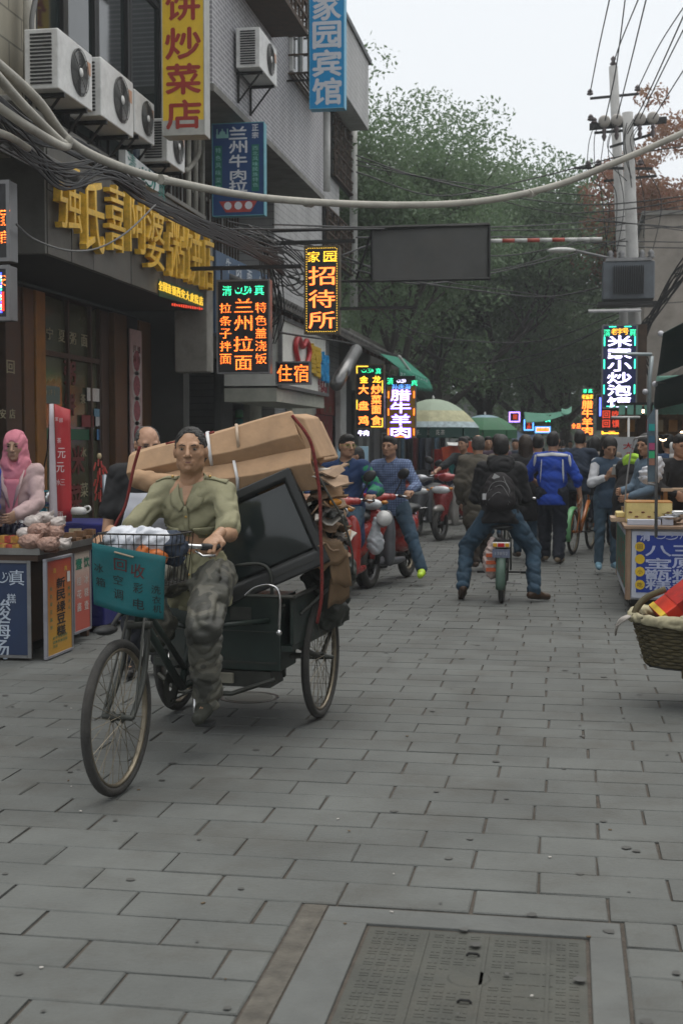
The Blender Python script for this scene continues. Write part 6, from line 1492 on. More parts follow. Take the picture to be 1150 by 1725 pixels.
for sg in(-1,1):
    # collar: strip from nape round the neck to the chest
    def col(s,t,sg=sg):
        A=[nb-fw_*.055+u*.045+r*sg*.01, nb+r*sg*.062+u*.035-fw_*.01, chest(sg*.040,-.035,.012), chest(sg*.006,-.100,.010)]
        Bq=[nb-fw_*.075+u*.005+r*sg*.02, nb+r*sg*.098+u*.002-fw_*.01, chest(sg*.085,-.085,.011), chest(sg*.030,-.130,.009)]
        cA=catmull(A,8); cB=catmull(Bq,8); i=min(len(cA)-1,int(s*(len(cA)-1)+.5)); return cA[i].lerp(cB[i],t)
    MB().grid(col,24,3).build('collar',KHAKI,top,True,solid=.005)
    patch('chest_pocket',sg*.045,sg*.135,-.235,-.34,KHAKI,.012,6,6,.010)
    patch('pocket_flap',sg*.040,sg*.140,-.212,-.245,KHAKI,.020,8,3,.008,shape=lambda a,b,s,t:(a,b-(.018*(1-abs(2*s-1)))*t))
    e0=sh[sg]; 
    ep=MB(); 
    for k in range(6):
        pass
    pa=nb+r*sg*.075+u*.02; pb=sh[sg]+r*sg*.03+u*.01
    def epf(s,t,pa=pa,pb=pb):
        p=pa.lerp(pb,s)+fw_*(t-.5)*.045; h=bv.ray_cast(p+u*.3,-u); return (h[0]+u*.006) if h[0] is not None else p+u*.06
    MB().grid(epf,6,3).build('epaulette',KHAKI,top,True,solid=.005)
BRS=mat('brass_button',(.45,.30,.10),.35,m=.8,var=.1)
for b in(-.155,-.255,-.35,-.45): MB().ell(chest(0,b,.009),(.0075,.006,.0075),10).build('button',BRS,top,True)
for sg in(-1,1):
    MB().ell(chest(sg*.09,-.250,.019),(.006,.005,.006),8).build('button',BRS,top,True)
    p=nb+r*sg*.10+u*.3; h=bv.ray_cast(p,-u)
    if h[0] is not None: MB().ell(h[0]+u*.012+fw_*.012,(.0085,.0085,.007),10).build('button',BRS,top,True)
patch('placket',-.012,.012,-.10,-.53,KHAKI,.0075,2,18,.004)
# ------------------------------------------------------------------ cloth materials
def cloth(name,c,var=.12,r=.85,bump=.35,bs=22,sc=6): return mat(name,c,r,var=var,sc=sc,bump=bump,bs=bs)
JEANS=cloth('blue_jeans',(.030,.062,.095),.25); JEANL=cloth('light_blue_jeans',(.075,.125,.165),.25); DKT=cloth('dark_trousers',(.014,.016,.022)); GREYT=cloth('grey_trousers',(.085,.095,.11)); BLKC=cloth('black_cloth',(.012,.012,.013))
NAVY=cloth('navy_jacket',(.016,.026,.045)); BROWNC=cloth('brown_coat',(.075,.066,.050)); SHB=mat('brown_leather',(.05,.028,.016),.5,var=.2); SHK=mat('black_leather',(.014,.013,.012),.45); SHW=mat('pale_sneaker',(.30,.28,.24),.6,var=.2)
def stripes_mat(name,base,line,sc):
    M=bpy.data.materials.new(name); M.use_nodes=True; n=M.node_tree.nodes; L=M.node_tree.links; b=n['Principled BSDF']; b.inputs['Roughness'].default_value=.85
    tc=n.new('ShaderNodeTexCoord'); sx=n.new('ShaderNodeSeparateXYZ'); L.new(tc.outputs['Object'],sx.inputs[0]); prev=None
    for k in(0,2):
        a=n.new('ShaderNodeMath'); a.operation='MULTIPLY'; a.inputs[1].default_value=sc; L.new(sx.outputs[k],a.inputs[0])
        f=n.new('ShaderNodeMath'); f.operation='FRACT'; L.new(a.outputs[0],f.inputs[0]); g=n.new('ShaderNodeMath'); g.operation='LESS_THAN'; g.inputs[1].default_value=.22; L.new(f.outputs[0],g.inputs[0])
        if prev: m_=n.new('ShaderNodeMath'); m_.operation='MAXIMUM'; L.new(prev.outputs[0],m_.inputs[0]); L.new(g.outputs[0],m_.inputs[1]); prev=m_
        else: prev=g
    mx=n.new('ShaderNodeMix'); mx.data_type='RGBA'; mx.inputs[6].default_value=(*base,1); mx.inputs[7].default_value=(*line,1); L.new(prev.outputs[0],mx.inputs[0]); L.new(mx.outputs[2],b.inputs['Base Color']); MATS[name]=M; return M
PLAID=stripes_mat('blue_plaid_shirt',(.12,.17,.28),(.035,.05,.12),38)
def cam_face(px,z,off=0):
    """face angle that looks from there to the camera"""
    p=gd(px,z); return math.degrees(math.atan2(p.x,-p.y))+180+off if 0 else math.degrees(math.atan2(-(-p.x),(-p.y)))+off
def toward(px,z,off=0):
    p=gd(px,z); d=Vector((-p.x,-p.y)); return math.degrees(math.atan2(-d.x,d.y))+off
# ------------------------------------------------------------------ scooters
def scooter(px,z,yaw,label,body,lower,wr=.215,lightw=.15,light_z=.66,handlew=.33,mirror=True,group='scooters and mopeds',top_m=None,fend=None,sc_=1.0,rack=False):
    e=empty('scooter',gd(px,z),R(yaw),label,'scooter',group); e.scale=(sc_,)*3
    WB=1.22; fy=.0; ry=-WB
    for y,nm in((0,'front_wheel'),(ry,'rear_wheel')):
        w_=MB().torus((0,0,0),wr-.045,.045,32,10,AX).build(nm,TIRE,e,True); w_.location=(0,y,wr)
        MB().torus((0,0,0),wr-.085,.018,28,6,AX,.03).build('rim',RIM if y else GRMET,w_,True)
        s=MB()
        for k in range(5): a=k*1.2566; s.tube([(0,.02*math.cos(a),.02*math.sin(a)),(0,(wr-.08)*math.cos(a+.15),(wr-.08)*math.sin(a+.15))],.012,6)
        s.lathe([(0,-.05),(.05,-.045),(.055,0),(.05,.045),(0,.05)],(0,0,0),14,AX); s.build('spokes',DKMET,w_,True)
    V=field_mesh([('e',(0,.02,wr*2-.01),(.065,.20,.07),None,.03),('e',(0,-.10,wr*2-.04),(.06,.14,.10),None,.03),('E',(0,0,wr),(.085,wr+.02,wr+.02),None,.01)],.014)
    np_obj('front_fender',[V],fend or body,e)
    f=MB()
    for sx in(-1,1): f.cyl((sx*.075,0,wr),(sx*.055,-.14,.62),.018)
    f.cyl((0,-.13,.55),(0,-.22,.95),.025); f.build('fork',DKMET,e,True)
    np_obj('front_cowl',[field_mesh([('e',(0,-.10,.66),(.155,.10,.16),None,.05),('e',(0,-.075,.50),(.105,.08,.20),None,.06),('e',(0,-.05,.40),(.05,.06,.14),None,.05),('E',(0,-.24,.60),(.3,.10,.5),None,.02)],.012)],body,e)
    np_obj('leg_shield',[field_mesh([('e',(-.13,-.20,.55),(.085,.05,.25),None,.04),('e',(.13,-.20,.55),(.085,.05,.25),None,.04),('e',(0,-.21,.55),(.13,.04,.27),None,.04),('e',(-.15,-.21,.34),(.055,.06,.13),None,.04),('e',(.15,-.21,.34),(.055,.06,.13),None,.04),('c',(-.13,-.22,.27),(-.13,-.70,.25),.028,.028,.03),('c',(.13,-.22,.27),(.13,-.70,.25),.028,.028,.03),('e',(0,-.48,.24),(.17,.30,.045),None,.03)],.014)],lower,e)
    np_obj('tail_body',[field_mesh([('e',(0,-1.05,.58),(.15,.38,.14),None,.05),('e',(0,-1.0,.42),(.12,.25,.13),None,.05),('c',(0,-1.2,.62),(0,-1.45,.70),.11,.06,.05)],.016)],top_m or body,e)
    np_obj('seat',[field_mesh([('e',(0,-.92,.735),(.135,.28,.06),None,.03),('e',(0,-1.25,.765),(.13,.20,.06),None,.03)],.014)],BLACKP,e)
    np_obj('handlebar_cover',[field_mesh([('e',(0,-.20,.92),(.12,.085,.07),None,.03),('c',(-.17,-.24,.93),(.17,-.24,.93),.035,.035,.03)],.012)],top_m or body,e)
    np_obj('headlight',[field_mesh([('e',(0,-.035,light_z),(lightw,.065,.06),None,0)],.010)],mat('headlight_lens',(.55,.57,.58),.12,var=.15,sc=20,spec=.8),e)
    h_=MB(); h_.cyl((-handlew,-.30,.94),(handlew,-.30,.94),.012); h_.build('handlebar',CHROME,e,True)
    for sx in(-1,1):
        MB().cyl((sx*handlew,-.30,.94),(sx*(handlew-.11),-.30,.94),.019).build('grip',BLACKP,e,True)
        MB().tube([(sx*(handlew-.10),-.26,.945),(sx*(handlew),-.25,.935)],.007,6).build('brake_lever',CHROME,e,True)
        MB().ell((sx*.145,-.06,light_z+.02),(.035,.05,.022),10).build('indicator',mat('amber_plastic',(.45,.18,.02)),e,True)
        if mirror:
            MB().tube(catmull([(sx*.18,-.25,.95),(sx*.24,-.24,1.05),(sx*.27,-.24,1.13)],4),.007,6).build('mirror_stem',BLACKP,e,True)
            mm=MB().ell((0,0,0),(.075,.028,.052),12).build('mirror',BLACKP,e,True); mm.location=(sx*.285,-.24,1.17); mm.rotation_euler=(0,R(sx*-28),R(sx*8))
    bu=MB(); bu.tube(catmull([(-.15,-.12,.47),(-.14,.03,.46),(0,.09,.455),(.14,.03,.46),(.15,-.12,.47)],5),.010,6); 
    if rack: bu.build('crash_bar',CHROME,e,True)
    k=MB(); k.cyl((.13,-1.0,.24),(.14,-1.45,.30),.04); k.build('exhaust',GRMET,e,True)
    return e
SILV=mat('silver_paint',(.30,.31,.33),.3,m=.5,var=.1,sc=4,coat=.4,dirt=.25); SILVD=mat('dark_grey_paint',(.13,.135,.145),.4,m=.3,var=.15,dirt=.3); MARO=mat('maroon_paint',(.26,.03,.03),.28,m=.25,var=.1,coat=.5,dirt=.15); REDP=mat('red_paint',(.30,.024,.018),.28,var=.1,coat=.5,dirt=.12); WHITP=mat('white_paint',(.40,.40,.39),.35,var=.1,coat=.3,dirt=.25)
GREYP=mat('warm_grey_paint',(.28,.27,.25),.35,m=.3,var=.1,dirt=.25)
scooter(703,21.9,toward(703,21.9,-14),'silver grey scooter with a chrome bar, left of the maroon one',SILVD,SILVD,.235,.17,.72,top_m=SILV,rack=True,sc_=1.05,fend=SILVD)
scooter(741,20.9,toward(741,20.9,-24),'maroon and grey scooter ridden by the man in black',MARO,GREYP,.235,.15,.74,sc_=1.10,top_m=MARO,fend=GREYP)
# moped of the man in plaid, moped of the man in the green sleeved jacket
scooter(622,14.0,toward(622,14.0,-20),'red moped with a clear headlight under the plaid shirted man',REDP,SILVD,.25,.13,.86,top_m=REDP,sc_=1.05,handlew=.32)
scooter(563,12.9,toward(563,12.9,-14),'red moped mostly hidden behind the loaded tricycle',REDP,REDP,.25,.13,.84,top_m=REDP,sc_=1.05,handlew=.32)
def riding(px,z,yaw,label,dy=-.80,pz=.84,grip_x=.30,grip_y=-.32,grip_z=.97,feet=None,**k):
    o=gd(px,z); r=R(yaw); f=Vector((-math.sin(r),math.cos(r),0)); loc=o+f*dy
    H_={1:V3(grip_x,grip_y-dy-.07,grip_z+.045),-1:V3(-grip_x,grip_y-dy-.07,grip_z+.045)}
    H_.update(k.pop('hands',{}))
    ft={1:V3(.13,.42,.30),-1:V3(-.13,.42,.30)}; ft.update(feet or {})
    kw=dict(pel=(0,pz),lean=8,hands=H_,feet=ft,elbows={-1:V3(-.8,-.6,-1.0),1:V3(.8,-.6,-1.0)},hdir={-1:V3(.1,.85,-.3),1:V3(-.1,.85,-.3)},hnrm={-1:V3(0,-.3,-1),1:V3(0,-.3,-1)},curl={-1:(38,70,60),1:(38,70,60)},grip=(True,True),knees={-1:V3(-.25,1,.4),1:V3(.25,1,.4)})
    kw.update(k); return person(loc,yaw,label,**kw)
LIME=mat('lime_shoe',(.42,.62,.03),.5,var=.12)
y_=toward(622,14.0,-20)
pm,J=riding(622,14.0,y_,'man in a blue plaid shirt and lime shoes riding a red moped',group='people riding',top=PLAID,bottom=JEANS,shoes=LIME,hair='short',H=1.72,pz=.88,grip_z=1.0,grip_x=.33,head=(-4,-4),feet={-1:V3(-.46,.30,.11)},knees={-1:V3(-.5,1,.3),1:V3(.3,1,.4)},res=.013,hres=.007,hem=.12,dy=-.78)
def collar(root,J,m,w=.075,nm='collar'):
    nb,u,r,f=J['nb'],J['u'],J['r'],J['fwd']
    for sg in(-1,1):
        A=[nb-f*.055+u*.055,nb+r*sg*.06+u*.04,nb+r*sg*.035+f*.07+u*.0]; Bq=[nb-f*.08+u*.01,nb+r*sg*.095+u*.0,nb+r*sg*.060+f*.115-u*.05]
        cA,cB=catmull(A,6),catmull(Bq,6); n=len(cA)-1
        MB().grid(lambda s,t:cA[int(s*n+.5)].lerp(cB[int(s*n+.5)],t),n,2).build(nm,m,root,True,solid=.006)
collar(pm,J,PLAID)
y_=toward(563,12.9,-14)
jm,J=riding(556,12.9,y_,'man with glasses in a blue jacket with green sleeves on a moped',group='people riding',top=cloth('royal_blue_jacket',(.014,.035,.10)),bottom=JEANS,shoes=SHB,hair='short',H=1.74,pz=.88,grip_z=1.0,grip_x=.33,head=(38,-4),glasses=mat('green_glasses_frame',(.20,.28,.03),.4),res=.013,hres=.007,hem=.10,coat=.012,dy=-.72)
GRS=cloth('green_sleeve',(.012,.16,.075)); 
def sleeve_over(root,J,sg,tgt,m,hint,ra=.062,rb=.050,name='sleeve',H=1.72,noise=True):
    s=J['s']; el,wr=ik(J['sh'][sg],tgt,.285*s,.245*s,hint)
    np_obj(name,[field_mesh([('c',J['sh'][sg].lerp(el,.12),el,(ra+.016)*s,(rb+.016)*s,.03),('c',el,el.lerp(wr,.93),(rb+.014)*s,(rb+.002)*s,.02)],.010,noise=[(.004,.08,1)])],m,root)
    c=el.lerp(wr,.93); d=(wr-el).normalized(); MB().tube([c-d*.02,c+d*.025],.045*s,12).build('cuff',mat('white_knit',(.42,.42,.40),.8),root,True)
for sg in(-1,1): sleeve_over(jm,J,sg,V3(sg*.33,-.32+.72-.07,1.0+.045),GRS,V3(sg*.8,-.6,-1.0))
collar(jm,J,mat('dark_knit',(.02,.05,.04),.8))
# carrier bag + tub hanging from the plaid man's handlebar
o=atd(632,900,13.35); V,F=field_mesh([('c',o+V3(0,0,.16),o+V3(0,0,-.05),.02,.075,.03),('e',o+V3(0,0,-.10),(.085,.07,.11),None,.03)],.010,noise=[(.006,.07,1),(.003,.03,2)])
tag(np_obj('carrier_bag',[(V,F)],mat('translucent_bag',(.42,.44,.46),.3,var=.15,sc=12,bump=.5,bs=25)),'translucent white carrier bag hanging from the red moped handlebar','bag')
tb=empty('tub',atd(645,876,13.3),0,'round white food tub hanging beside the carrier bag','tub'); MB().lathe([(0,-.075),(.06,-.07),(.075,.045),(.082,.05),(.082,.065),(0,.068)],(0,0,0),20,rotm(R(68),R(18))).build('cup',WHITP,tb,True)
# man in black on the maroon scooter
y_=toward(741,20.9,-24)
mb_,J=riding(745,20.9,y_,'middle aged man in a black t-shirt on the maroon scooter',group='people riding',top=cloth('black_speckled_shirt',(.016,.020,.022),.5,sc=60),bottom=GREYT,shoes=SHK,hair='short',H=1.72,pz=.90,grip_z=1.03,grip_x=.34,sleeve='mid',head=(-8,0),res=.016,hres=.008,hem=.12,dy=-.95,bulk=1.3,feet={-1:V3(-.42,.15,.10)})
# ------------------------------------------------------------------ e-bike seen from behind with the black hoodie rider
EB=empty('electric_bicycle',gd(846,12.7),R(toward(846,12.7,180)-3),'small worn electric bicycle with red and amber tail lights seen from behind','bicycle','bicycles')
r_=.225
for y,nm in((0,'rear_wheel'),(1.02,'front_wheel')):
    w_=MB().torus((0,0,0),r_-.028,.028,32,10,AX).build(nm,TIRE,EB,True); w_.location=(0.0 if y==0 else -.04,y,r_); MB().torus((0,0,0),r_-.055,.012,28,6,AX,.02).build('rim',RIM,w_,True)
    s=MB(); 
    for k in range(18): a=k*.349; s.tube([(.03*(-1)**k,0,0),(0,(r_-.06)*math.cos(a),(r_-.06)*math.sin(a))],.0018,4,caps=False)
    s.lathe([(0,-.05),(.05,-.045),(.055,0),(.05,.045),(0,.05)],(0,0,0),12,AX); tag(s.build('spokes',DKMET,w_),kind='stuff')
FGR=mat('faded_green_fender',(.055,.10,.075),.5,var=.2,dirt=.4)
fd=MB(); fd.lathe([(r_+.02,-.045),(r_+.045,-.035),(r_+.055,0),(r_+.045,.035),(r_+.02,.045)],(0,0,r_),14,Matrix(((0,0,1),(0,-1,0),(1,0,0))) if 0 else AX,R(75),R(195)); fd.build('rear_fender',FGR,EB,True,solid=.004)
k=MB(); k.tube([(0,.10,.36),(0,.42,.30),(0,.86,.62),(0,.93,.80)],.022,8); k.tube([(0,.30,.33),(0,.18,.70)],.02,8)
for sx in(-1,1): k.tube([(sx*.055,0,r_),(sx*.06,.05,.52),(sx*.07,.12,.62)],.009,6); k.tube([(sx*.055,0,r_),(sx*.03,.35,.28)],.010,6); k.tube([(sx*.04,1.02,r_),(sx*.04,.95,.55),(0,.93,.66)],.010,6); k.tube([(sx*.075,-.12,.60),(sx*.08,.22,.62)],.008,6)
k.build('frame',TRUST,EB,True)
k=MB(); k.bb(-.085,-.13,.59,.085,.20,.61); k.bb(-.06,-.08,.40,.06,.14,.585); k.build('rear_carrier',DKMET,EB,bevel=.006)
MB().bb(-.085,-.165,.555,.085,-.125,.605).build('lamp_housing',WHITEM,EB,bevel=.008)
MB().bb(-.032,-.172,.560,.032,-.164,.597).build('tail_light',mat('red_lens',(.42,.012,.015),.2,var=.1),EB,bevel=.004)
for sx in(-1,1): MB().bb(sx*.038,-.172,.560,sx*.078,-.164,.597).build('indicator',mat('yellow_lens',(.55,.30,.02),.2,var=.1),EB,bevel=.004)
MB().bb(-.085,-.160,.455,.085,-.152,.54).build('number_plate',mat('plate_grey_blue',(.12,.14,.20),.5,var=.3,sc=40),EB,bevel=.003)
k=MB(); 
for i,c in enumerate('13852'): put(k,c,-.055+.027*i,.497,.018,.03,-.1625,.02)
k.build('plate_characters',mat('plate_white',(.35,.36,.38),.5),EB)
MB().ell((0,.16,.735),(.115,.15,.035),14).build('saddle',BLACKP,EB,True); MB().cyl((0,.17,.60),(0,.16,.72),.016).build('seat_post',CHROME,EB)
MB().tube(catmull([(-.30,.78,.99),(-.16,.88,1.0),(0,.93,.95),(.16,.88,1.0),(.30,.78,.99)],5),.012,8).build('handlebar',CHROME,EB,True); MB().cyl((0,.93,.78),(0,.93,.96),.014).build('stem',CHROME,EB)
MB().cyl((-.16,.36,.27),(.16,.36,.27),.010).build('pedal_axle',DKMET,EB)
for sx in(-1,1): MB().box((sx*.215,.36,.27),(.10,.07,.024)).build('pedal',DKMET,EB,bevel=.004)
MB().cyl((-.19,-.03,.20),(.19,-.03,.20),.006).build('stand_bar',GRMET,EB)
o=EB.matrix_basis@V3(-.10,.05,.42); V,F=field_mesh([('e',o+V3(0,0,-.02),(.085,.10,.17),None,.03),('e',o+V3(0,0,.13),(.04,.05,.08),None,.03)],.010,noise=[(.010,.07,1),(.005,.03,2)])
tag(np_obj('shopping_bag',[(V,F)],mat('orange_white_bag',(.45,.36,.33),.4,var=.3,sc=12,bump=.4,bs=25)),'white and orange plastic bag hanging at the left of the e-bike','bag')
for i in range(3):
    b_=MB(); b_.bb(-.05,-.006,-.018,.05,0,.018); ob=b_.build('orange_print',mat('orange_print',(.50,.10,.03),.5),bpy.data.objects['shopping_bag']); ob.location=o+V3(.0,-.115,.05-.07*i); ob.rotation_euler=(0,0,R(6))
# carrier bag on the other side
yb=toward(846,12.7,180)-3
hood,J=person(gd(846,12.7)+FW*.18,yb,'man in a black hoodie and backpack straddling the e-bike, feet on the ground',group='people riding',H=1.76,pel=(0,.86),lean=9,hands={1:V3(.17,.34,.98),-1:V3(-.17,.34,.98)},
  elbows={-1:V3(-.5,-.5,-1.0),1:V3(.5,-.5,-1.0)},feet={-1:V3(-.36,-.02,.13),1:V3(.34,-.02,.10)},knees={-1:V3(-.6,1,.1),1:V3(.6,1,.1)},footdir={-1:V3(-.15,.75,-.55),1:V3(.75,.55,-.05)},
  top=BLKC,coat=.0,bulk=1.35,hem=.10,bottom=JEANS,shoes=SHB,hair='short',head=(-2,4),res=.012,hres=.008,legbulk=1.05,fold=1.3,leglen=1.05)
nb,u,r,f=J['nb'],J['u'],J['r'],J['fwd']
np_obj('hood',[field_mesh([('c',nb-f*.06-r*.08+u*.02,nb-f*.06+r*.08+u*.02,.055,.055,.03),('e',nb-f*.10-u*.04,(.12,.06,.08),None,.04),('c',nb+r*.10+u*.01,nb+f*.05+r*.07,.04,.035,.03),('c',nb-r*.10+u*.01,nb+f*.05-r*.07,.04,.035,.03)],.010,noise=[(.007,.06,1)])],BLKC,hood)
BP=empty('backpack',hood.location,hood.rotation_euler.z,'black backpack with grey cord laces on the hoodie rider','backpack')
BPM=cloth('backpack_nylon',(.017,.015,.016),.3)
rm_=np.array(Matrix((r,f,u)).transposed()); bc=nb-u*.30-f*.19
np_obj('pack_body',[field_mesh([('e',bc,(.150,.085,.19),rm_,.03),('e',bc-u*.10,(.155,.09,.10),rm_,.04),('e',bc-u*.08-f*.06,(.12,.05,.10),rm_,.02)],.010,noise=[(.004,.09,1)])],BPM,BP)
cordm=mat('grey_cord',(.16,.16,.16),.7)
bvp=BVHTree.FromPolygons([v.co for v in BP.children[0].data.vertices],[tuple(p.vertices) for p in BP.children[0].data.polygons])
def onpack(a,b): 
    o=bc+r*a+u*b-f*.5; h=bvp.ray_cast(o,f); return (h[0]-f*.004) if h[0] is not None else bc+r*a+u*b-f*.08
for pts in ([(-.11,-.02),(-.07,.06),(0,.09),(.07,.07),(.11,-.01)],[(-.09,.0),(.02,.05),(.10,-.06)],[(-.10,-.10),(0,-.02),(.11,-.12)],[(.04,.14),(.07,.06),(.10,.0),(.09,-.14)],[(-.12,-.02),(-.12,-.14)]):
    MB().tube(catmull([onpack(*p) for p in pts],4),.0035,5).build('cord',cordm,BP,True)
MB().box(onpack(-.03,.13),(.06,.008,.05),rotm(.1,.5,.2)).build('tag',mat('pale_tag',(.42,.42,.42),.6),BP)
MB().box(onpack(-.12,-.06)-r*.02,(.035,.008,.06)).build('tag',mat('pale_tag',(.42,.42,.42)),BP)
for sg in(-1,1): MB().tube(catmull([nb+r*sg*.09-f*.06+u*.02,nb+r*sg*.10+f*.02+u*.035,nb+r*sg*.11+f*.10-u*.06,nb+r*sg*.12+f*.12-u*.2],4),.018,6,flat=.3).build('strap',BPM,BP,True)
# ------------------------------------------------------------------ walkers
away=lambda px,z,o=0: toward(px,z,180+o)
# blue and white jersey
BLU=cloth('cobalt_jersey',(.010,.050,.33)); WHT=cloth('white_jersey',(.50,.51,.53))
wk,J=person(gd(930,17.0),away(930,17,-3),'man in a cobalt blue jersey with white shoulders walking away',H=1.78,top=BLU,sleeve='mid',bottom=cloth('black_track_pants',(.012,.015,.024)),shoes=mat('tan_sneaker',(.16,.12,.075),.6,var=.3),hair='short',res=.013,hem=.16,bulk=1.25,legbulk=1.22,fold=1.3,
   hands={1:V3(.36,.02,.86),-1:V3(-.22,.30,1.04)},elbows={1:V3(.8,-.5,0),-1:V3(-.8,-.6,-.2)},feet={1:V3(.09,-.08,.09),-1:V3(-.10,.22,.09)},footdir={1:V3(.25,1,0),-1:V3(-.3,1,0)},head=(-6,0))
nb,u,r,f,sh=J['nb'],J['u'],J['r'],J['fwd'],J['sh']
tj=[c for c in wk.children if c.name.startswith('top')][0]; bvt=BVHTree.FromPolygons([v.co for v in tj.data.vertices],[tuple(p.vertices) for p in tj.data.polygons])
def onback(bv,a,b,l=.004):
    o=nb+r*a+u*b-f*.6; h=bv.ray_cast(o,f); return h[0]-f*l if h[0] is not None else None
def yoke(s,t):
    a=(s-.5)*.40; b=.012-abs(a)*.12-t*(.03+.015*math.cos(a*8)); p=onback(bvt,a,b,.005); return p if p else nb+r*a+u*(b-.02)-f*.06
MB().grid(yoke,16,3).build('yoke',WHT,tj,True,solid=.006)
for sg in(-1,1):
    for (a0,b0,a1,b1,w_) in ((.135,-.08,.150,-.38,.018),(.215,-.02,.235,-.17,.02)):
        pts=[onback(bvt,sg*(a0+(a1-a0)*k/5),b0+(b1-b0)*k/5,.006) for k in range(6)]; pts=[p for p in pts if p]
        if len(pts)>2: MB().tube(pts,[w_*math.sin(.5+2.4*i/(len(pts)-1)) for i in range(len(pts))],6,flat=.35).build('side_stripe',WHT,tj,True)
person(gd(906,18.6),away(906,18.6,4),'walker in grey trousers and pale shirt beside the jersey man',H=1.70,top=cloth('pale_blue_shirt',(.20,.24,.32)),bottom=GREYT,shoes=SHK,hair='short',res=.016,hem=.14,feet={1:V3(.10,.15,.09),-1:V3(-.06,-.10,.09)},legbulk=1.15)
# long haired woman in black
person(gd(885,17.6),away(885,17.6,5),'woman in black with long dark brown hair walking away',H=1.68,female=True,top=BLKC,coat=.012,bottom=JEANS,shoes=SHB,hair='long',hairm=mat('hair_dark_brown',(.030,.019,.012),.5,var=.3,sc=30,bump=.8,bs=160),res=.014,hem=.1,legbulk=.95)
# brown coat
person(gd(806,16.0),away(806,16,8),'balding elderly man in a long brown coat walking away',H=1.66,top=BROWNC,coat=.018,bulk=1.3,bottom=cloth('dark_brown_trousers',(.03,.022,.016)),shoes=SHB,hair='balding',hairm=HAIRG,res=.014,feet={1:V3(.10,.14,.09),-1:V3(-.06,-.16,.11)},lean=5,fold=1.4,legbulk=1.1)
# navy cyclist on the public bicycle
BI=empty('city_bicycle',gd(966,18.3),R(away(966,18.3,-14)),'public hire bicycle with orange frame and mint green mudguards','bicycle','bicycles')
OR_=mat('orange_paint',(.45,.13,.015),.35,var=.12,coat=.3,dirt=.2); MI=mat('mint_paint',(.14,.36,.16),.4,var=.12,dirt=.2)
for y,nm in((0,'rear_wheel'),(1.05,'front_wheel')):
    w_=MB().torus((0,0,0),.30,.022,32,8,AX).build(nm,TIRE,BI,True); w_.location=(0,y,.32); MB().torus((0,0,0),.275,.010,28,6,AX,.014).build('rim',RIM,w_,True); s=MB()
    for k in range(24): a=k*.2618; s.tube([(.03*(-1)**k,0,0),(0,.27*math.cos(a),.27*math.sin(a))],.0018,4,caps=False)
    tag(s.build('spokes',RIM,w_),kind='stuff')
    MB().lathe([(.33,-.045),(.35,-.03),(.355,0),(.35,.03),(.33,.045)],(0,y,.32),14,AX,R(20 if y else 60),R(150 if y else 200)).build('mudguard',MI,BI,True,solid=.004)
k=MB(); k.tube([(0,.40,.30),(0,.90,.72)],.03,8); k.tube([(0,.40,.30),(0,.24,.88)],.022,8); k.tube([(0,0,.32),(0,.40,.30)],.02,8)
for sx in(-1,1): k.tube([(sx*.05,0,.32),(sx*.03,.28,.66)],.011,6); k.tube([(sx*.05,1.05,.32),(sx*.04,.93,.68)],.013,6)
k.tube([(0,.90,.66),(0,.86,1.0)],.017,8); k.build('frame',OR_,BI,True)
MB().ell((0,.20,.90),(.10,.14,.035),14).build('saddle',BLACKP,BI,True); MB().tube(catmull([(-.28,.66,1.02),(-.15,.82,1.03),(0,.87,1.0),(.15,.82,1.03),(.28,.66,1.02)],5),.011,8).build('handlebar',CHROME,BI,True)
MB().bb(-.03,-.33+.30,.60,.03,-.02,.66).build('rear_reflector',mat('red_lens',(.42,.012,.015)),BI); MB().cyl((-.15,.40,.30),(.15,.40,.30),.01).build('crank_axle',DKMET,BI)
for sx in(-1,1): MB().box((sx*.17,.40+.12*sx,.36-.16*sx*.3),(.09,.07,.022)).build('pedal',BLACKP,BI,bevel=.004)
r0_=R(away(966,18.3,-14)); fv=Vector((-math.sin(r0_),math.cos(r0_),0))
person(gd(966,18.3)+fv*.20,away(966,18.3,-14),'man in a navy jacket cycling away on the hire bicycle',group='people riding',H=1.76,pel=(0,.98),lean=14,top=NAVY,coat=.0,bulk=1.45,hem=.12,bottom=DKT,shoes=SHK,hair='short',head=(10,0),glasses=BLACKP,hands={1:V3(.28,.42,1.08),-1:V3(-.28,.42,1.08)},elbows={-1:V3(-1,-.4,-.6),1:V3(1,-.4,-.6)},feet={1:V3(.16,.20,.50),-1:V3(-.16,.16,.22)},knees={-1:V3(-.2,1,.3),1:V3(.3,1,.3)},res=.014,fold=1.2)
# woman with phone
pw,J=person(gd(1023,15.6),toward(1023,15.6,14),'young woman in denim and white sleeves looking down at her phone',H=1.62,female=True,top=cloth('denim_vest',(.045,.075,.115),.2),sleeve='none',bottom=cloth('skinny_jeans',(.055,.095,.13),.2),shoes=mat('blue_white_sneaker',(.20,.36,.46),.5,var=.3,sc=14),hair='long',head=(0,-24),res=.013,hem=.14,legbulk=.90,bulk=.8,
  hands={1:V3(.06,.26,1.17),-1:V3(-.05,.26,1.17)},elbows={-1:V3(-.8,-.2,-1),1:V3(.8,-.2,-1)},hdir={-1:V3(.3,.5,.6),1:V3(-.3,.5,.6)},hnrm={-1:V3(.4,-.8,.2),1:V3(-.4,-.8,.2)},curl={-1:(30,50,40),1:(30,50,40)})
for sg in(-1,1): 
    s=J['s']; el,wr=ik(J['sh'][sg],V3(sg*.055,.26,1.17),.285*s,.245*s,V3(sg*.8,-.2,-1))
    np_obj('sleeve',[field_mesh([('c',J['sh'][sg],el,.062,.052,.03),('c',el,el.lerp(wr,.7),.052,.042,.02)],.011,noise=[(.004,.07,1)])],WHT,pw)
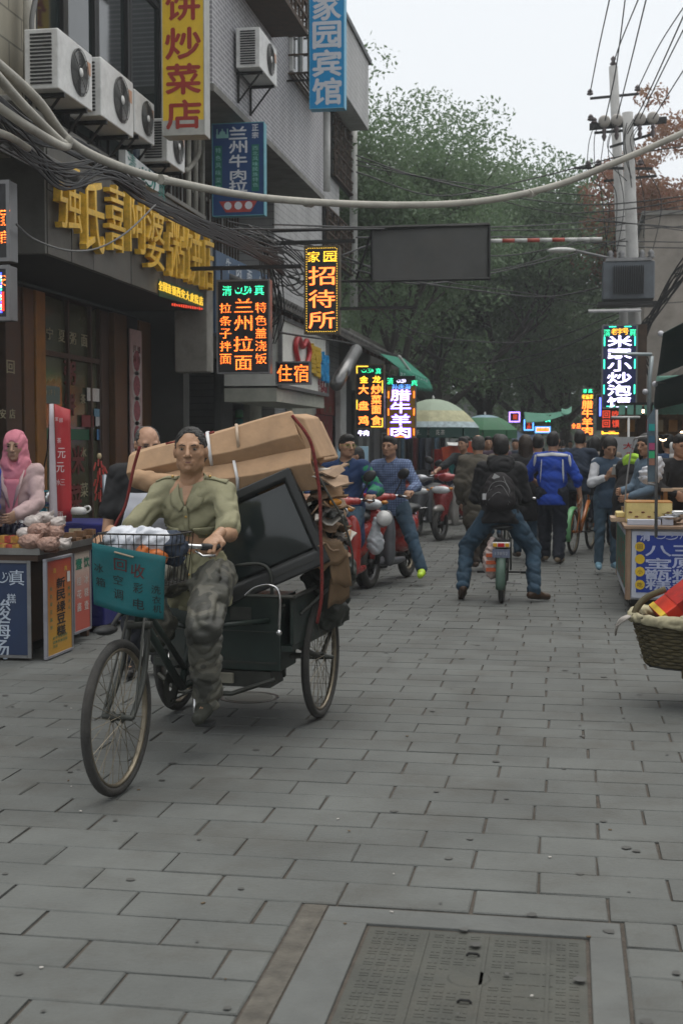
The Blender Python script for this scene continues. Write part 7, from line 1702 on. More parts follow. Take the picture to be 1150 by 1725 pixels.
ph=empty('phone',pw.matrix_basis@V3(0,.37,1.25),0,'small pale phone held in both hands by the denim woman','phone'); ph.rotation_euler=(R(-35),0,pw.rotation_euler.z); MB().box((0,0,0),(.075,.010,.14)).build('case',WHITEM,ph,bevel=.004); MB().box((0,-.007,0),(.066,.002,.12)).build('screen',GLASSD,ph)
# bent figure with lime hood at the cart
lh,J=person(gd(1066,14.6),toward(1066,14.6,150),'person in a black jacket with a lime green hood bending over the food cart',H=1.68,top=BLKC,coat=.014,bottom=DKT,shoes=SHK,hair='short',lean=24,head=(0,-30),res=.014,hands={1:V3(.20,.42,1.0),-1:V3(-.2,.42,1.0)},bulk=1.2,pel=(-.1,.90))
nb,u,r,f=J['nb'],J['u'],J['r'],J['fwd']; LM=cloth('lime_hood',(.30,.52,.05))
np_obj('hood',[field_mesh([('c',nb-f*.04-r*.08+u*.03,nb-f*.04+r*.08+u*.03,.045,.045,.03),('e',nb-f*.11-u*.03,(.13,.035,.09),None,.03),('c',nb+r*.09,nb+f*.06+r*.06,.035,.03,.03),('c',nb-r*.09,nb+f*.06-r*.06,.035,.03,.03)],.010,noise=[(.007,.06,1)])],LM,lh)
# denim jacket customer, dark woman at the right stalls
dj,J=person(gd(1096,14.0),toward(1096,14,-60),'person in a light denim jacket with dark hair standing at the right stall',H=1.66,top=cloth('light_denim_jacket',(.10,.15,.20),.2),coat=.0,bulk=1.3,bottom=DKT,shoes=SHK,hair='bob',female=True,res=.014,hem=.10,hands={1:V3(.08,.30,1.05),-1:V3(-.10,.28,1.0)},elbows={1:V3(.5,-.5,-1),-1:V3(-.5,-.5,-1)},head=(20,-10))
person(gd(1142,13.4),toward(1142,13.4,20),'stall keeper in dark clothes behind the trays at the right edge',H=1.66,top=BLKC,bottom=DKT,shoes=SHK,hair='short',res=.015,hands={1:V3(.15,.35,1.05),-1:V3(-.2,.32,1.0)},head=(0,-14))
# purple-blue bent man behind the plaid man
person(gd(640,16.2),toward(640,16.2,-75),'person in a violet blue shirt bending forward behind the plaid man',H=1.70,top=cloth('violet_blue_shirt',(.030,.020,.20)),bottom=DKT,shoes=SHK,hair='short',lean=42,head=(0,-10),res=.015,bulk=1.2,hem=.10,hands={1:V3(.2,.5,.85),-1:V3(-.2,.5,.85)},pel=(-.1,.90))
# apron man behind the tricycle
ap,J=person(gd(243,8.7),toward(243,8.7,8),'stout man with glasses, black t-shirt and white apron behind the tricycle',H=1.70,top=BLKC,sleeve='short',bottom=DKT,shoes=SHK,hair='balding',hairm=HAIRG,skin=SKIN,res=.011,hres=.0055,glasses=BLACKP,head=(6,-16),bulk=1.7,age=1,hem=.1,hands={1:V3(.30,.16,.80),-1:V3(-.28,.20,.85)},elbows={1:V3(.8,-.4,-.2),-1:V3(-.8,-.4,-.2)},lean=5)
tp=[c for c in ap.children if c.name.startswith('top')][0]; bva=BVHTree.FromPolygons([v.co for v in tp.data.vertices],[tuple(p.vertices) for p in tp.data.polygons]); nb,u,r,f=J['nb'],J['u'],J['r'],J['fwd']
def apf(s,t):
    a=(s-.5)*(.26+.16*min(1,t*1.6)); b=-.16-t*.62; h=bva.ray_cast(nb+r*a+u*b+f*.6,-f); p=(h[0]+f*.012) if h[0] is not None else nb+r*a+u*b+f*(.20)
    return p+f*.008*math.sin(s*16)*t
MB().grid(apf,16,16).build('apron',cloth('white_apron',(.42,.43,.47),.08,bump=.4,bs=12),ap,True,solid=.006)
# hijab woman behind the sweets stall
hj,J=person(gd(30,10.3),toward(30,10.3,-18),'woman in a pink headscarf and pale pink blazer behind the sweets stall',H=1.63,female=True,top=cloth('pale_pink_blazer',(.46,.33,.32),.08),bulk=1.2,hem=.16,bottom=DKT,shoes=SHK,hair='none',skin=mat('skin_olive',(.36,.22,.145),.5,var=.1,bump=.1,bs=120),head=(4,-6),res=.010,hres=.0055,
  hands={1:V3(.10,.32,1.0),-1:V3(-.10,.34,1.02)},elbows={1:V3(.8,-.5,-.8),-1:V3(-.8,-.5,-.8)})
hc,hr2,nb,u,r,f=J['hc'],J['hr'],J['nb'],J['u'],J['r'],J['fwd']; PK=cloth('pink_scarf',(.58,.20,.25),.10,bump=.4,bs=14)
T=lambda x,y,z: hc+hr2@V3(x,y,z); rh=np.array(hr2)
np_obj('headscarf',[field_mesh([('e',T(0,-.012,.022),(.092,.108,.110),rh,.03),('e',T(0,-.02,-.06),(.092,.085,.09),rh,.04),('e',nb+u*.02+f*.02,(.115,.105,.085),None,.05),('e',nb-u*.07+f*.07,(.10,.06,.10),None,.05),('E',T(0,.150,-.056),(.056,.122,.124),rh,.012)],.008,noise=[(.005,.10,1),(.002,.05,2)])],PK,hj)
MB().grid(lambda s,t: nb+r*((s-.5)*.12*(1-.3*t))+u*(-.10-.30*t)+f*(.135+.03*t),5,8).build('scarf_tail',PK,hj,True,solid=.012)
for sg in(-1,1):
    MB().tube([nb+r*sg*.085+u*-.03+f*.095,nb+r*sg*.055-u*.17+f*.155,nb+r*sg*.012-u*.32+f*.165],[.012,.026,.006],6,flat=.25).build('lapel',MATS['pale_pink_blazer'],hj,True)
MB().tube([V3(.10,.32,1.0)-V3(0,.05,-.02),V3(.10,.32,1.0)+V3(0,.0,0)],.036,12).build('cuff',cloth('crimson_knit',(.20,.012,.035)),hj,True); MB().tube([V3(-.10,.34,1.02)-V3(0,.05,-.02),V3(-.10,.34,1.02)],.036,12).build('cuff',MATS['crimson_knit'],hj,True)
person(gd(-42,9.9),toward(-42,9.9,-40),'person in a bright blue sleeve and grey apron cut by the left edge',H=1.62,top=cloth('bright_blue_top',(.012,.045,.36)),bottom=DKT,shoes=SHK,res=.014,bulk=1.4,hands={1:V3(.1,.3,1.0),-1:V3(-.16,.30,1.0)})
# seated woman in red further on
sw,J=person(gd(697,24.2),toward(697,24.2,-55),'woman in a rust red sweater sitting beside the green cart',H=1.62,female=True,top=cloth('rust_red_sweater',(.17,.030,.022)),bottom=BLKC,shoes=SHK,hair='bun',res=.018,pel=(0,.50),lean=14,head=(0,-28),bulk=1.5,hands={1:V3(.1,.42,.85),-1:V3(-.1,.42,.85)},feet={1:V3(.1,.42,.085),-1:V3(-.1,.42,.085)},knees={1:V3(0,1,1),-1:V3(0,1,1)})
so_=empty('stool',gd(697,24.2),0,'small wooden stool under the woman in red','stool'); MB().lathe([(0,.38),(.17,.38),(.17,.41),(0,.41)],(0,0,0),16).build('seat',WOODO,so_)
for i in range(4): a=i*1.57+.7; MB().cyl((.16*math.cos(a),.16*math.sin(a),0),(.12*math.cos(a),.12*math.sin(a),.38),.013).build('leg',WOODO,so_)
# teal shirt, white vest man
tv,J=person(gd(783,25.5),toward(783,25.5,10),'man in a teal shirt and white vest standing behind the scooters',H=1.78,top=cloth('teal_shirt',(.015,.17,.17)),bottom=DKT,shoes=SHK,res=.018,hres=.010,bulk=1.1,head=(8,-14))
for sg in(-1,1): MB().tube([J['nb']+J['r']*sg*.12+u*.01,J['nb']+J['r']*sg*.11+J['fwd']*.12-V3(0,0,.12),J['nb']+J['r']*sg*.12+J['fwd']*.14-V3(0,0,.42)],.05,6,flat=.35).build('vest_panel',WHT,tv,True)
# background crowd: individually dressed, coarse because small
FARP=[(820,24.0,'man in a dark jacket facing us between the scooters and hoodie rider',BLKC,'short',0,1.72),(836,21.5,'man with thick black hair just behind the hoodie rider',cloth('plum_top',(.05,.03,.045)),'short',180,1.78),(868,30,'man in a grey jacket holding a phone to his face far back',cloth('grey_jacket',(.06,.065,.065)),'short',0,1.66),
 (852,36,'distant walker in white near the far umbrellas',WHT,'short',180,1.6),(1001,23,'woman with long black hair standing beyond the cyclist',BLKC,'long',180,1.70),(995,26,'walker in a white t-shirt beyond the cyclist',WHT,'bob',180,1.62),(1022,19.5,'person with brown hair right behind the phone woman',cloth('beige_top',(.20,.17,.14)),'bob',180,1.74),
 (893,40,'far walker in red between the crowd',cloth('far_red_top',(.25,.03,.03)),'short',0,1.7),(905,46,'far walker in dark clothing at the end of the crowd',DKT,'short',180,1.7),(948,42,'far walker in pale blue in the middle of the crowd',cloth('pale_blue_shirt',(.20,.24,.32)),'short',180,1.68),(960,50,'farthest walker in brown near the street end',BROWNC,'short',0,1.7),
 (940,33,'distant man in a black top right of the jersey man',BLKC,'short',180,1.70),(985,36,'distant walker with a pink top near the orange sign',cloth('pink_top',(.35,.14,.16)),'bob',0,1.6),(800,30,'distant shopper in teal under the umbrella',cloth('teal_shirt',(.015,.17,.17)),'short',180,1.65),(880,27,'distant walker in navy between the hoodie and the jersey',NAVY,'short',180,1.72),
 (1010,30,'distant woman in grey near the post of the blue sign',cloth('grey_jacket',(.06,.065,.065)),'bob',0,1.6),(1128,17.5,'customer in a blue anorak at the lit stall on the right',cloth('blue_anorak',(.03,.06,.12)),'short',200,1.70),(1108,19,'customer with dark hair behind the glass price sign',BLKC,'bob',170,1.62),(770,33,'distant seller in an orange red top under the umbrella',cloth('orange_red_top',(.42,.05,.02)),'short',0,1.6)]
for px,z,lb,tm,hs_,fo,H_ in FARP:
    person(gd(px,z),toward(px,z,fo+rnd.uniform(-12,12)),lb,H=H_,top=tm,bottom=rnd.choice([DKT,JEANS,GREYT]),shoes=SHK,hair=hs_,female=hs_ in('bob','long'),res=.022,hres=.012,detail=1 if z<28 and fo<90 else 0,bulk=1.2,
        feet={1:V3(.09,rnd.uniform(-.12,.14),.09),-1:V3(-.09,rnd.uniform(-.12,.14),.09)},hands={1:V3(.25,.10,.82)} if rnd.random()<.6 else {1:V3(.15,.32,1.05)})
# ------------------------------------------------------------------ sweets stall at the left
SXc,SY0,SY1=-3.75,8.80,10.05; STZ=.76
ST=empty('sweets_stall',(SXc,SY0,0),0,'market stall on the left with printed boards and a metal tray top','stall')
def stl(x0,y0,z0,x1,y1,z1,nm,m,b=.004): return MB().bb(x0-SXc,y0-SY0,z0,x1-SXc,y1-SY0,z1).build(nm,m,ST,bevel=b)
stl(-5.6,SY0+.03,.12,SXc-.04,SY1,STZ-.04,'cabinet',mat('cabinet_wood',(.06,.035,.018),.6,var=.35,dirt=.3))
stl(-5.7,SY0-.04,STZ-.045,SXc+.05,SY1+.06,STZ,'worktop',WOODD); 
t_=MB(); t_.bb(-5.7,SY0-.05,STZ+.002,SXc+.06,SY1+.08,STZ+.012)
for a in((-5.7,SY0-.06,STZ+.002,SXc+.06,SY0-.05,STZ+.05),(-5.7,SY1+.08,STZ+.002,SXc+.06,SY1+.09,STZ+.05),(SXc+.06,SY0-.06,STZ+.002,SXc+.07,SY1+.09,STZ+.05)): t_.bb(*a)
for i in range(len(t_.v)): t_.v[i]=(t_.v[i][0]-SXc,t_.v[i][1]-SY0,t_.v[i][2])
t_.build('metal_tray',mat('worn_steel_tray',(.22,.22,.21),.35,m=.8,var=.2,dirt=.3),ST)
for x,y in((SXc-.08,SY0+.06),(SXc-.08,SY1-.06)): stl(x-.03,y-.03,0,x+.03,y+.03,.12,'leg',WOODD)
# blue board on the front
bf=empty('drink_board',(SXc,SY0,0),0,'dark blue board with white brushed plum drink characters on the stall front','sign')
xw=lambda px,Y: aty(px,1000,Y).x-SXc
yy=SY0-.02-SY0
MB().bb(-1.4,yy-.02,.04,xw(55,SY0),yy,.70).build('panel',mat('navy_print',(.012,.028,.075),.5,var=.12,dirt=.1),bf,bevel=.003)
k=MB(); k.bb(xw(55,SY0)-.018,yy-.032,.02,xw(55,SY0)+.010,yy-.021,.72); k.bb(-1.4,yy-.032,.702,xw(55,SY0)-.02,yy-.021,.72); k.bb(-1.4,yy-.032,.02,xw(55,SY0)-.02,yy-.021,.04); k.build('frame',GRMET,bf)
k=MB()
for c,px,py,s in(('真',33,972,26),('糕',24,1007,16),('酸',6,1026,36),('梅',6,1058,34),('汤',4,1092,34),('宗',-40,972,30)):
    p=aty(px,py,SY0); s/=236; put(k,c,p.x-SXc,p.z,s,s,yy-.024,.02)
squiggle(k,xw(6,SY0),aty(6,972,SY0).z,.16,.09,yy-.024); k.build('lettering',mat('pale_blue_lettering',(.42,.48,.56),.5),bf)
# orange and red boards leaning on the side
def sideboard(pxa,pxb,pyt,pyb,X,label,m,frm,texts,lm,name='leaning_board'):
    e=empty(name,(0,0,0),0,label,'sign'); ya,yb=fyz(pxa,1000,X)[0],fyz(pxb,1000,X)[0]; ym=(ya+yb)/2; pm=(pxa+pxb)/2; z0=max(.02,fyz(pm,pyb,X)[1]); z1=fyz(pm,pyt,X)[1]
    MB().bb(X-.02,ya,z0,X,yb,z1).build('panel',m,e,bevel=.003)
    k=MB()
    for a in((ya-.014,z0-.012,yb+.014,z0+.008),(ya-.014,z1-.008,yb+.014,z1+.012),(ya-.014,z0+.009,ya+.006,z1-.009),(yb-.006,z0+.009,yb+.014,z1-.009)): k.bb(X-.022,a[0],a[1],X+.008,a[2],a[3])
    k.build('frame',frm,e,bevel=.003)
    for cs,mm,off in texts:
        out=MB()
        for c,u,v,wd,hh_ in cs:
            t=MB(); put(t,c,0,0,wd*(yb-ya),hh_*(z1-z0),0,off); out.poly([(X+.003-a[1],ya+(yb-ya)*u+a[0],z1-(z1-z0)*v+a[2]) for a in t.v],t.f)
        out.build('lettering',mm,e)
    return e,ya,yb,z0,z1
BLKI=mat('black_ink',(.015,.014,.014),.5); YI=mat('yellow_ink',(.55,.36,.05),.5); GI=mat('green_ink',(.01,.15,.09),.5); WI=mat('white_ink',(.50,.48,.45),.5); BRI=mat('brown_ink',(.10,.035,.015),.5)
def grad(name,c1,c2,z0,z1):
    M=bpy.data.materials.new(name); M.use_nodes=True; n=M.node_tree.nodes; L=M.node_tree.links; b=n['Principled BSDF']; b.inputs['Roughness'].default_value=.4
    tc=n.new('ShaderNodeTexCoord'); sx=n.new('ShaderNodeSeparateXYZ'); L.new(tc.outputs['Object'],sx.inputs[0]); mr=n.new('ShaderNodeMapRange'); mr.inputs[1].default_value=z0; mr.inputs[2].default_value=z1; L.new(sx.outputs[2],mr.inputs[0])
    mx=n.new('ShaderNodeMix'); mx.data_type='RGBA'; mx.inputs[6].default_value=(*c1,1); mx.inputs[7].default_value=(*c2,1); L.new(mr.outputs[0],mx.inputs[0]); L.new(mx.outputs[2],b.inputs['Base Color']); return M
e,ya,yb,z0,z1=sideboard(79,121,940,1104,SXc+.10,'orange and yellow board with black mung bean cake characters in a steel frame',grad('orange_yellow_print',(.44,.23,.02),(.32,.03,.02),.15,.72),mat('pale_steel_frame',(.30,.30,.33),.4,m=.5),
  [([(c,.55,.26+i*.125,.34,.105) for i,c in enumerate('新民绿豆糕')],BLKI,.045),([(c,.16,.30+i*.08,.09,.04) for i,c in enumerate('桂花绿豆酱饼')]+[(c,.88,.34+i*.07,.09,.035) for i,c in enumerate('酸梅汤元')]+[(c,.25+.1*(i%6),.82+.045*(i//6),.08,.03) for i,c in enumerate('老字号清真饼店新民绿豆糕月饼')],GI,.02),([('清',.30,.12,.12,.05),('真',.75,.12,.12,.05)],YI,.02)],None)
MB().bb(SXc+.1035,yb-.2*(yb-ya),z1-.27*(z1-z0),SXc+.105,yb-.08*(yb-ya),z1-.16*(z1-z0)).build('white_tag',WI,e)
sideboard(125,152,916,1062,SXc+.03,'red and pale drink board at the far corner of the sweets stall',grad('red_pale_print',(.40,.07,.045),(.44,.36,.30),.30,.62),mat('pale_steel_frame',(.30,.30,.33)),
  [([('壹',.30,.22,.38,.12),('饮',.78,.22,.34,.12)],GI,.045),([(c,.30,.42+i*.15,.26,.10) for i,c in enumerate('桂花酱')]+[(c,.75,.42+i*.15,.26,.10) for i,c in enumerate('冰糕壹')],WI,.02)],None)
# goods on the tray
NUT=mat('bagged_nuts_pink',(.33,.20,.155),.45,var=.35,sc=45,bump=.8,bs=110); PKT=mat('printed_packet',(.45,.40,.37),.35,var=.35,sc=18); RED2=mat('red_green_print',(.36,.05,.03),.4,var=.5,sc=25)
bags=[(52,912,0,.075,9.25),(82,916,1,.07,9.2),(66,893,0,.072,9.4),(90,897,0,.07,9.45),(57,878,2,.06,9.55),(75,872,2,.062,9.6),(104,917,2,.062,9.35),(96,880,2,.055,9.6),(44,898,2,.06,9.5)]
for i,(px,py,k_,r_,z_) in enumerate(bags):
    c=atd(px,py,z_); c.z=max(c.z,STZ+.012+r_*.6)
    V,F=field_mesh([('e',c,(r_*1.15,r_,r_*.68),None,.02),('c',c+V3(r_*.6,0,r_*.3),c+V3(r_*1.25,-.01,r_*.75),.018,.008,.02)],.008,noise=[(.005,.035,i),(.003,.02,2)])
    o=np_obj('snack_bag',[(V,F)],(NUT,NUT,PKT)[k_]); tag(o,'clear bag of pinkish nuts in the heap on the stall tray' if k_<2 else 'printed packet of sweets on top of the heap on the stall tray','bag','bags heaped on the sweets stall')
for i in range(12):
    px=-24+ (i%6)*11; c=aty(px+rnd.uniform(-2,2),912,SY0+.12+.14*(i//6)); e=bpy.data.objects.new('sweet_box',MB().box((0,0,0),(.075,.11,.05),rnd.uniform(-.2,.2)).mesh('sweet_box',[RED2,mat('yellow_red_print',(.42,.22,.04),.4,var=.5,sc=25)][i%2])); COL.objects.link(e); e.location=(c.x,c.y,STZ+.04+.05*(i//9)); tag(e,'small red and yellow sweet box laid in rows at the left of the tray','box','sweet boxes on the left stall')
for i in range(14):
    c=atx(118+i*2.8,905,SXc-.04-.14*(i%2)); e=bpy.data.objects.new('brown_pack',MB().box((0,0,0),(.08,.06,.045),rnd.uniform(-.15,.15)).mesh('brown_pack',[mat('brown_pack',(.16,.085,.04),.5,var=.4,sc=25),mat('cream_pack',(.34,.28,.18),.5,var=.3,sc=25)][i%2])); COL.objects.link(e); e.location=(c.x,min(c.y,SY1+.02),STZ+.036+.046*(i%3==0)); tag(e,'little brown pack stacked at the far corner of the sweets stall','box','brown packs on the stall corner')
for i in range(3):
    c=aty(50+i*16,922,SY0+.0); e=bpy.data.objects.new('snack_roll',MB().tube([(-.07,0,0),(-.05,0,.0),(.05,0,0),(.07,0,0)],[.012,.024,.024,.012],10).mesh('snack_roll',mat('brown_roll',(.16,.07,.04),.4,var=.5,sc=30),True)); COL.objects.link(e); e.location=(c.x,SY0+.03,STZ+.036); e.rotation_euler=(0,0,rnd.uniform(-.3,.3)); tag(e,'wrapped brown sweet roll lying at the front edge of the tray','sweet','rolls at the tray edge')
bt=empty('bottle_rack',aty(6,880,9.35),0,'dark tray of white capped bottles behind the sweets at the left edge','tray'); bt.location.z=STZ+.10
MB().bb(-.35,-.02,-.09,.15,.20,.0).build('crate',BLACKP,bt,bevel=.006)
for i in range(10):
    for j in range(2):
        b_=bpy.data.objects.new('bottle',bpy.data.meshes.get('dark_bottle') or MB().lathe([(0,0),(.022,0),(.022,.07),(.010,.09),(0,.09)],(0,0,0),10).mesh('dark_bottle',mat('dark_glass',(.02,.02,.035),.2,var=0),True)); COL.objects.link(b_); b_.parent=bt; b_.location=(-.33+i*.05,.03+j*.09,.0); b_.rotation_euler=(R(-20),0,0)
        c_=bpy.data.objects.new('cap',bpy.data.meshes.get('white_cap') or MB().lathe([(0,0),(.013,0),(.013,.02),(0,.022)],(0,0,.09),8).mesh('white_cap',WHITEM)); COL.objects.link(c_); c_.parent=b_
# blue cloth table, mixer, banner, kettle, firecracker string
bt2=empty('cloth_table',gd(137,11.0),0,'small table under a dark blue cloth beside the banner','table')
tz=atd(137,878,11.0).z; MB().bb(-.42,-.3,.05,.30,.45,tz).build('tablecloth',cloth('dark_blue_cloth2',(.010,.012,.10),.2),bt2,bevel=.02)
mx2=empty('mixer',atd(70,868,10.9),0,'teal and steel machine with a round head behind the stall','machine')
MB().lathe([(.0,-.25),(.08,-.25),(.065,-.05),(.05,.06),(0,.07)],(0,0,0),16).build('column',mat('teal_machine',(.02,.17,.22),.35,var=.1,coat=.3),mx2,True)
MB().ell((.04,0,.14),(.095,.075,.07),16).build('head',mat('teal_machine',(.02,.17,.22)),mx2,True); MB().lathe([(0,-.03),(.055,-.03),(.055,.03),(0,.03)],(.09,-.05,.15),16,AY).build('motor_cap',CHROME,mx2,True)
MB().lathe([(0,0),(.10,0),(.16,.14),(.165,.15),(.15,.14),(.09,.01)],(.06,-.02,-.26),20).build('bowl',CHROME,mx2,True)
kt=empty('kettle',atd(133,862,10.7),0,'white electric fryer or kettle on the blue cloth table','kettle'); MB().lathe([(0,0),(.06,0),(.065,.03),(.055,.055),(0,.06)],(0,0,-.02),18).build('body',WHITEM,kt,True); MB().tube(catmull([(.05,0,.04),(.09,0,.045),(.10,0,.015),(.06,0,-.01)],4),.008,6).build('handle',WHITEM,kt,True)
BN=empty('roll_up_banner',gd(103,10.7),0,'tall red roll up banner curling at its left edge beside the stall','banner')
l0=BN.location
def bp_(px,py,z): return atd(px,py,z)-l0
RB=mat('banner_red',(.38,.030,.035),.45,var=.10,sc=3); RBB=mat('banner_back_white',(.46,.42,.45),.5,var=.1)
A_=[bp_(90,680,10.7),bp_(118,690,10.8),bp_(121,878,10.8),bp_(95,882,10.7)]
MB().grid(lambda u,v:A_[0].lerp(A_[1],u).lerp(A_[3].lerp(A_[2],u),v)+V3(0,.025*math.cos(u*5),0),8,8).build('sheet',RB,BN,True,solid=.003)
MB().grid(lambda u,v:(bp_(83.5,681,10.66).lerp(bp_(90.5,680,10.69),u)).lerp(bp_(83,885,10.66).lerp(bp_(98,882,10.69),u),v)+V3(0,-.03*math.sin(u*3.1),0),6,8).build('curled_edge',RBB,BN,True,solid=.003)
k=MB()
for c,px,py,s in(('元',108,763,17),('元',106,787,17),('便',105,868,15),('家',100,706,7),('园',107,708,7),('茶',104,742,9),('水',103,812,10),('三',110,812,10)):
    p=bp_(px,py,10.72); s/=ppm(10.7); put(k,c,p.x,p.z,s*.8,s,p.y-.05,.02)
k.build('lettering',mat('banner_white_ink',(.55,.48,.48),.5),BN)
k=MB(); k.tube([bp_(86,682,10.75),bp_(80,760,11.0),bp_(66,830,11.2)],.006,5); k.cyl(bp_(100,885,10.8),bp_(100,885,10.8)-V3(0,0,.72),.02); k.build('stand',DKMET,BN)
fc_=empty('firecracker_string',atd(168,800,11.9),0,'hanging string of red ornaments beside the door pillar','ornament')
for i in range(26):
    a=rnd.uniform(0,6.28); rr0=rnd.uniform(.01,.05); zz=.14-i*.013
    MB().cyl((rr0*math.cos(a),rr0*math.sin(a),zz),(rr0*1.5*math.cos(a),rr0*1.5*math.sin(a),zz-.06),.008,.008,6).build('cracker',mat('cracker_red',(.35,.04,.03),.5,var=.3),fc_)
MB().ell((0,0,.17),(.022,.022,.03),10).build('knot',mat('gold_thread',(.40,.32,.18),.5,var=.3),fc_,True); MB().cyl((0,0,.17),(0,0,.45),.004).build('string',BLACKC,fc_)
pipe('stand_pole',[atd(176,800,11.3),atd(180,905,11.2)],.02,mat('grey_blue_metal',(.24,.27,.30),.4,m=.4),'pale metal pole beside the red ornaments','pole')
# ------------------------------------------------------------------ rice cake cart on the right
CX0,CY0,CY1=.54,12.17,14.5
CT=empty('food_cart',(CX0,CY0,0),0,'wheeled food cart with blue and green printed panels on the right','cart')
cz1=aty(1100,888,CY0).z; cz0=aty(1100,1011,CY0).z
EDG=mat('cart_wood_edge',(.26,.17,.11),.5,var=.2); 
MB().bb(.02,.02,cz0,1.3,CY1-CY0,cz1-.02).build('cabinet',mat('cart_body_white',(.40,.40,.42),.5,var=.1,dirt=.3),CT,bevel=.004)
MB().bb(-.03,-.04,cz1-.018,1.35,CY1-CY0+.04,cz1+.012).build('worktop',EDG,CT,bevel=.005)
for a in((.0,-.01,cz0,.035,.018,cz1-.02),(-.012,.02,cz0,.018,.05,cz1-.02),(-.012,CY1-CY0-.04,cz0,.018,CY1-CY0,cz1-.02)): MB().bb(*a).build('edge_trim',EDG,CT)
BLP=mat('royal_blue_print',(.008,.035,.26),.4,var=.08,dirt=.08)
MB().bb(.045,-.006,cz0+.02,1.29,.018,cz1-.04).build('front_border',WHT if 0 else mat('print_white',(.46,.48,.55),.4,var=.05),CT)
MB().bb(.085,-.012,cz0+.07,1.25,-.0065,cz1-.075).build('front_panel',BLP,CT)
def cpx(px,py): p=aty(px,py,CY0-.02); return p.x-CX0,p.z
k=MB(); 
def cput(mb,c,px,py,w,h,off=.02): x,z=cpx(px,py); put(mb,c,x,z,w/184,h/184,-.014,off)
k=MB(); cput(k,'清',1086,903,17,16,.045); x,z=cpx(1125,903); squiggle(k,x,z,.24,.08,-.016); cput(k,'真',1165,903,17,16,.045)
for c,py in(('八',928,),('宝',949),('甑',968),('糕',985)): 
    for dx in(0,): cput(k,c,1108,py,42,17,.045)
for c,py in(('三',928),('原',949),('糕',968),('家',985)): cput(k,c,1152,py,40,17,.045)
k.build('lettering',mat('print_pale',(.42,.46,.62),.4),CT)
for c,py in(('回',921),('坊',942),('小',963),('吃',985)):
    x,z=cpx(1077,py); MB().lathe([(.044,-.001),(.044,.0035),(.0,.0035)],(x,-.0125,z),18,AY).build('yellow_disc',mat('disc_yellow',(.62,.42,.02),.4),CT)
    t=MB(); put(t,c,x,z,.045,.045,-.019,.02); t.build('disc_lettering',BRI,CT)
# side panel green
GPN=mat('cart_green_print',(.02,.12,.075),.4,var=.1); 
MB().bb(-.006,.12,cz0+.02,.018,CY1-CY0-.08,cz1-.03).build('side_border',MATS['print_white'],CT); MB().bb(-.012,.20,cz0+.09,-.0065,CY1-CY0-.16,cz1-.09).build('side_panel',GPN,CT)
t=MB()
for i,c in enumerate('三原八宝甑糕'): q=MB(); put(q,c,0,0,.28,.17,0,.02); t.poly([(-.0145+a[1]*1.0,.45+(i%3)*.48-a[0],cz1-.25-(i//3)*.22+a[2]) for a in q.v],q.f)
t.build('side_lettering',mat('red_cart_ink',(.36,.06,.03),.5),CT)
for x,y in((.06,.25),(.06,1.0),(1.15,.25),(.06,1.9)):
    MB().torus((x,y,.085),.06,.026,18,8,AX).build('wheel',RUBBER,CT,True); MB().lathe([(0,-.03),(.035,-.028),(.035,.028),(0,.03)],(x,y,.085),12,AX).build('hub',GRMET,CT,True)
k=MB(); k.bb(.03,.1,cz0-.05,1.25,2.2,cz0-.003); k.build('chassis',DKMET,CT)
# cakes and utensils on the cart
CAKE=mat('yellow_rice_cake',(.62,.50,.20),.6,var=.12,sc=12,bump=.2,bs=60); DATE=mat('date_brown',(.14,.045,.02),.5)
ck=empty('rice_cake',(CX0+.0,CY0,cz1),0,'long pale yellow steamed cake studded with dates on the cart','cake')
c0=cpx(1057,850)[0]; c1=cpx(1128,850)[0]; hc_=cpx(1090,849)[1]-cz1
MB().bb(c0,.38,.016,c1+.05,.80,hc_).build('slab',CAKE,ck,bevel=.012)
for i in range(7): MB().ell((c0+.04+i*(c1-c0)/6.5,.377,hc_*(.35 if i%2 else .55)),(.018,.008,.008),8).build('date',DATE,ck,True)
MB().bb(c0,.379,hc_-.008,c1+.05,.801,hc_+.003).build('glaze',mat('orange_glaze',(.42,.20,.05),.35,var=.3),ck)
c2=empty('cake_tray',(CX0,CY0,cz1),0,'flat tray of yellow cake slices overhanging the left end of the cart','tray')
x0_=cpx(1032,864)[0]; MB().bb(x0_,.55,.014,c0+.03,1.0,.05).build('board',mat('pale_board',(.42,.30,.20),.6,var=.1),c2); MB().bb(x0_+.05,.60,.052,c0-.0,.95,.10).build('cake_slice',CAKE,c2,bevel=.01)
for i,(px,w_,h_,m_,lb) in enumerate(((1085,.30,.05,'print_white','white paper box lying at the front of the cart top'),(1125,.10,.08,'print_white','small white carton beside the bowls on the cart'),)):
    x,z=cpx(px,880); o=MB().bb(-w_/2,0,0,w_/2,.10,h_).build('paper_box',MATS[m_],None,bevel=.004); o.location=(CX0+x,CY0+.06,cz1+.014); tag(o,lb,'box')
for i,px in enumerate((1128,1140,1152)):
    x,z=cpx(px,862); e=empty('bowl',(CX0+x,CY0+.15+.14*i,cz1+.014+.02*i),0,'steel bowl stacked at the right end of the cart top','bowl','steel bowls on the cart'); MB().lathe([(0,0),(.05,0),(.11,.07),(.115,.075),(.10,.07),(.045,.01),(0,.01)],(0,0,0),20).build('basin',CHROME,e,True)
ws_=empty('wooden_bucket',(CX0+cpx(1068,835)[0],CY0+1.0,cz1),0,'small wooden steamer tubs standing behind the yellow cake','tub')
for dx in(0,.2): 
    for i in range(12): a=i*.5236; MB().box((dx+.07*math.cos(a),.07*math.sin(a),.07),(.012,.036,.14),a).build('stave',mat('steamer_wood',(.26,.17,.09),.6,var=.3),ws_)
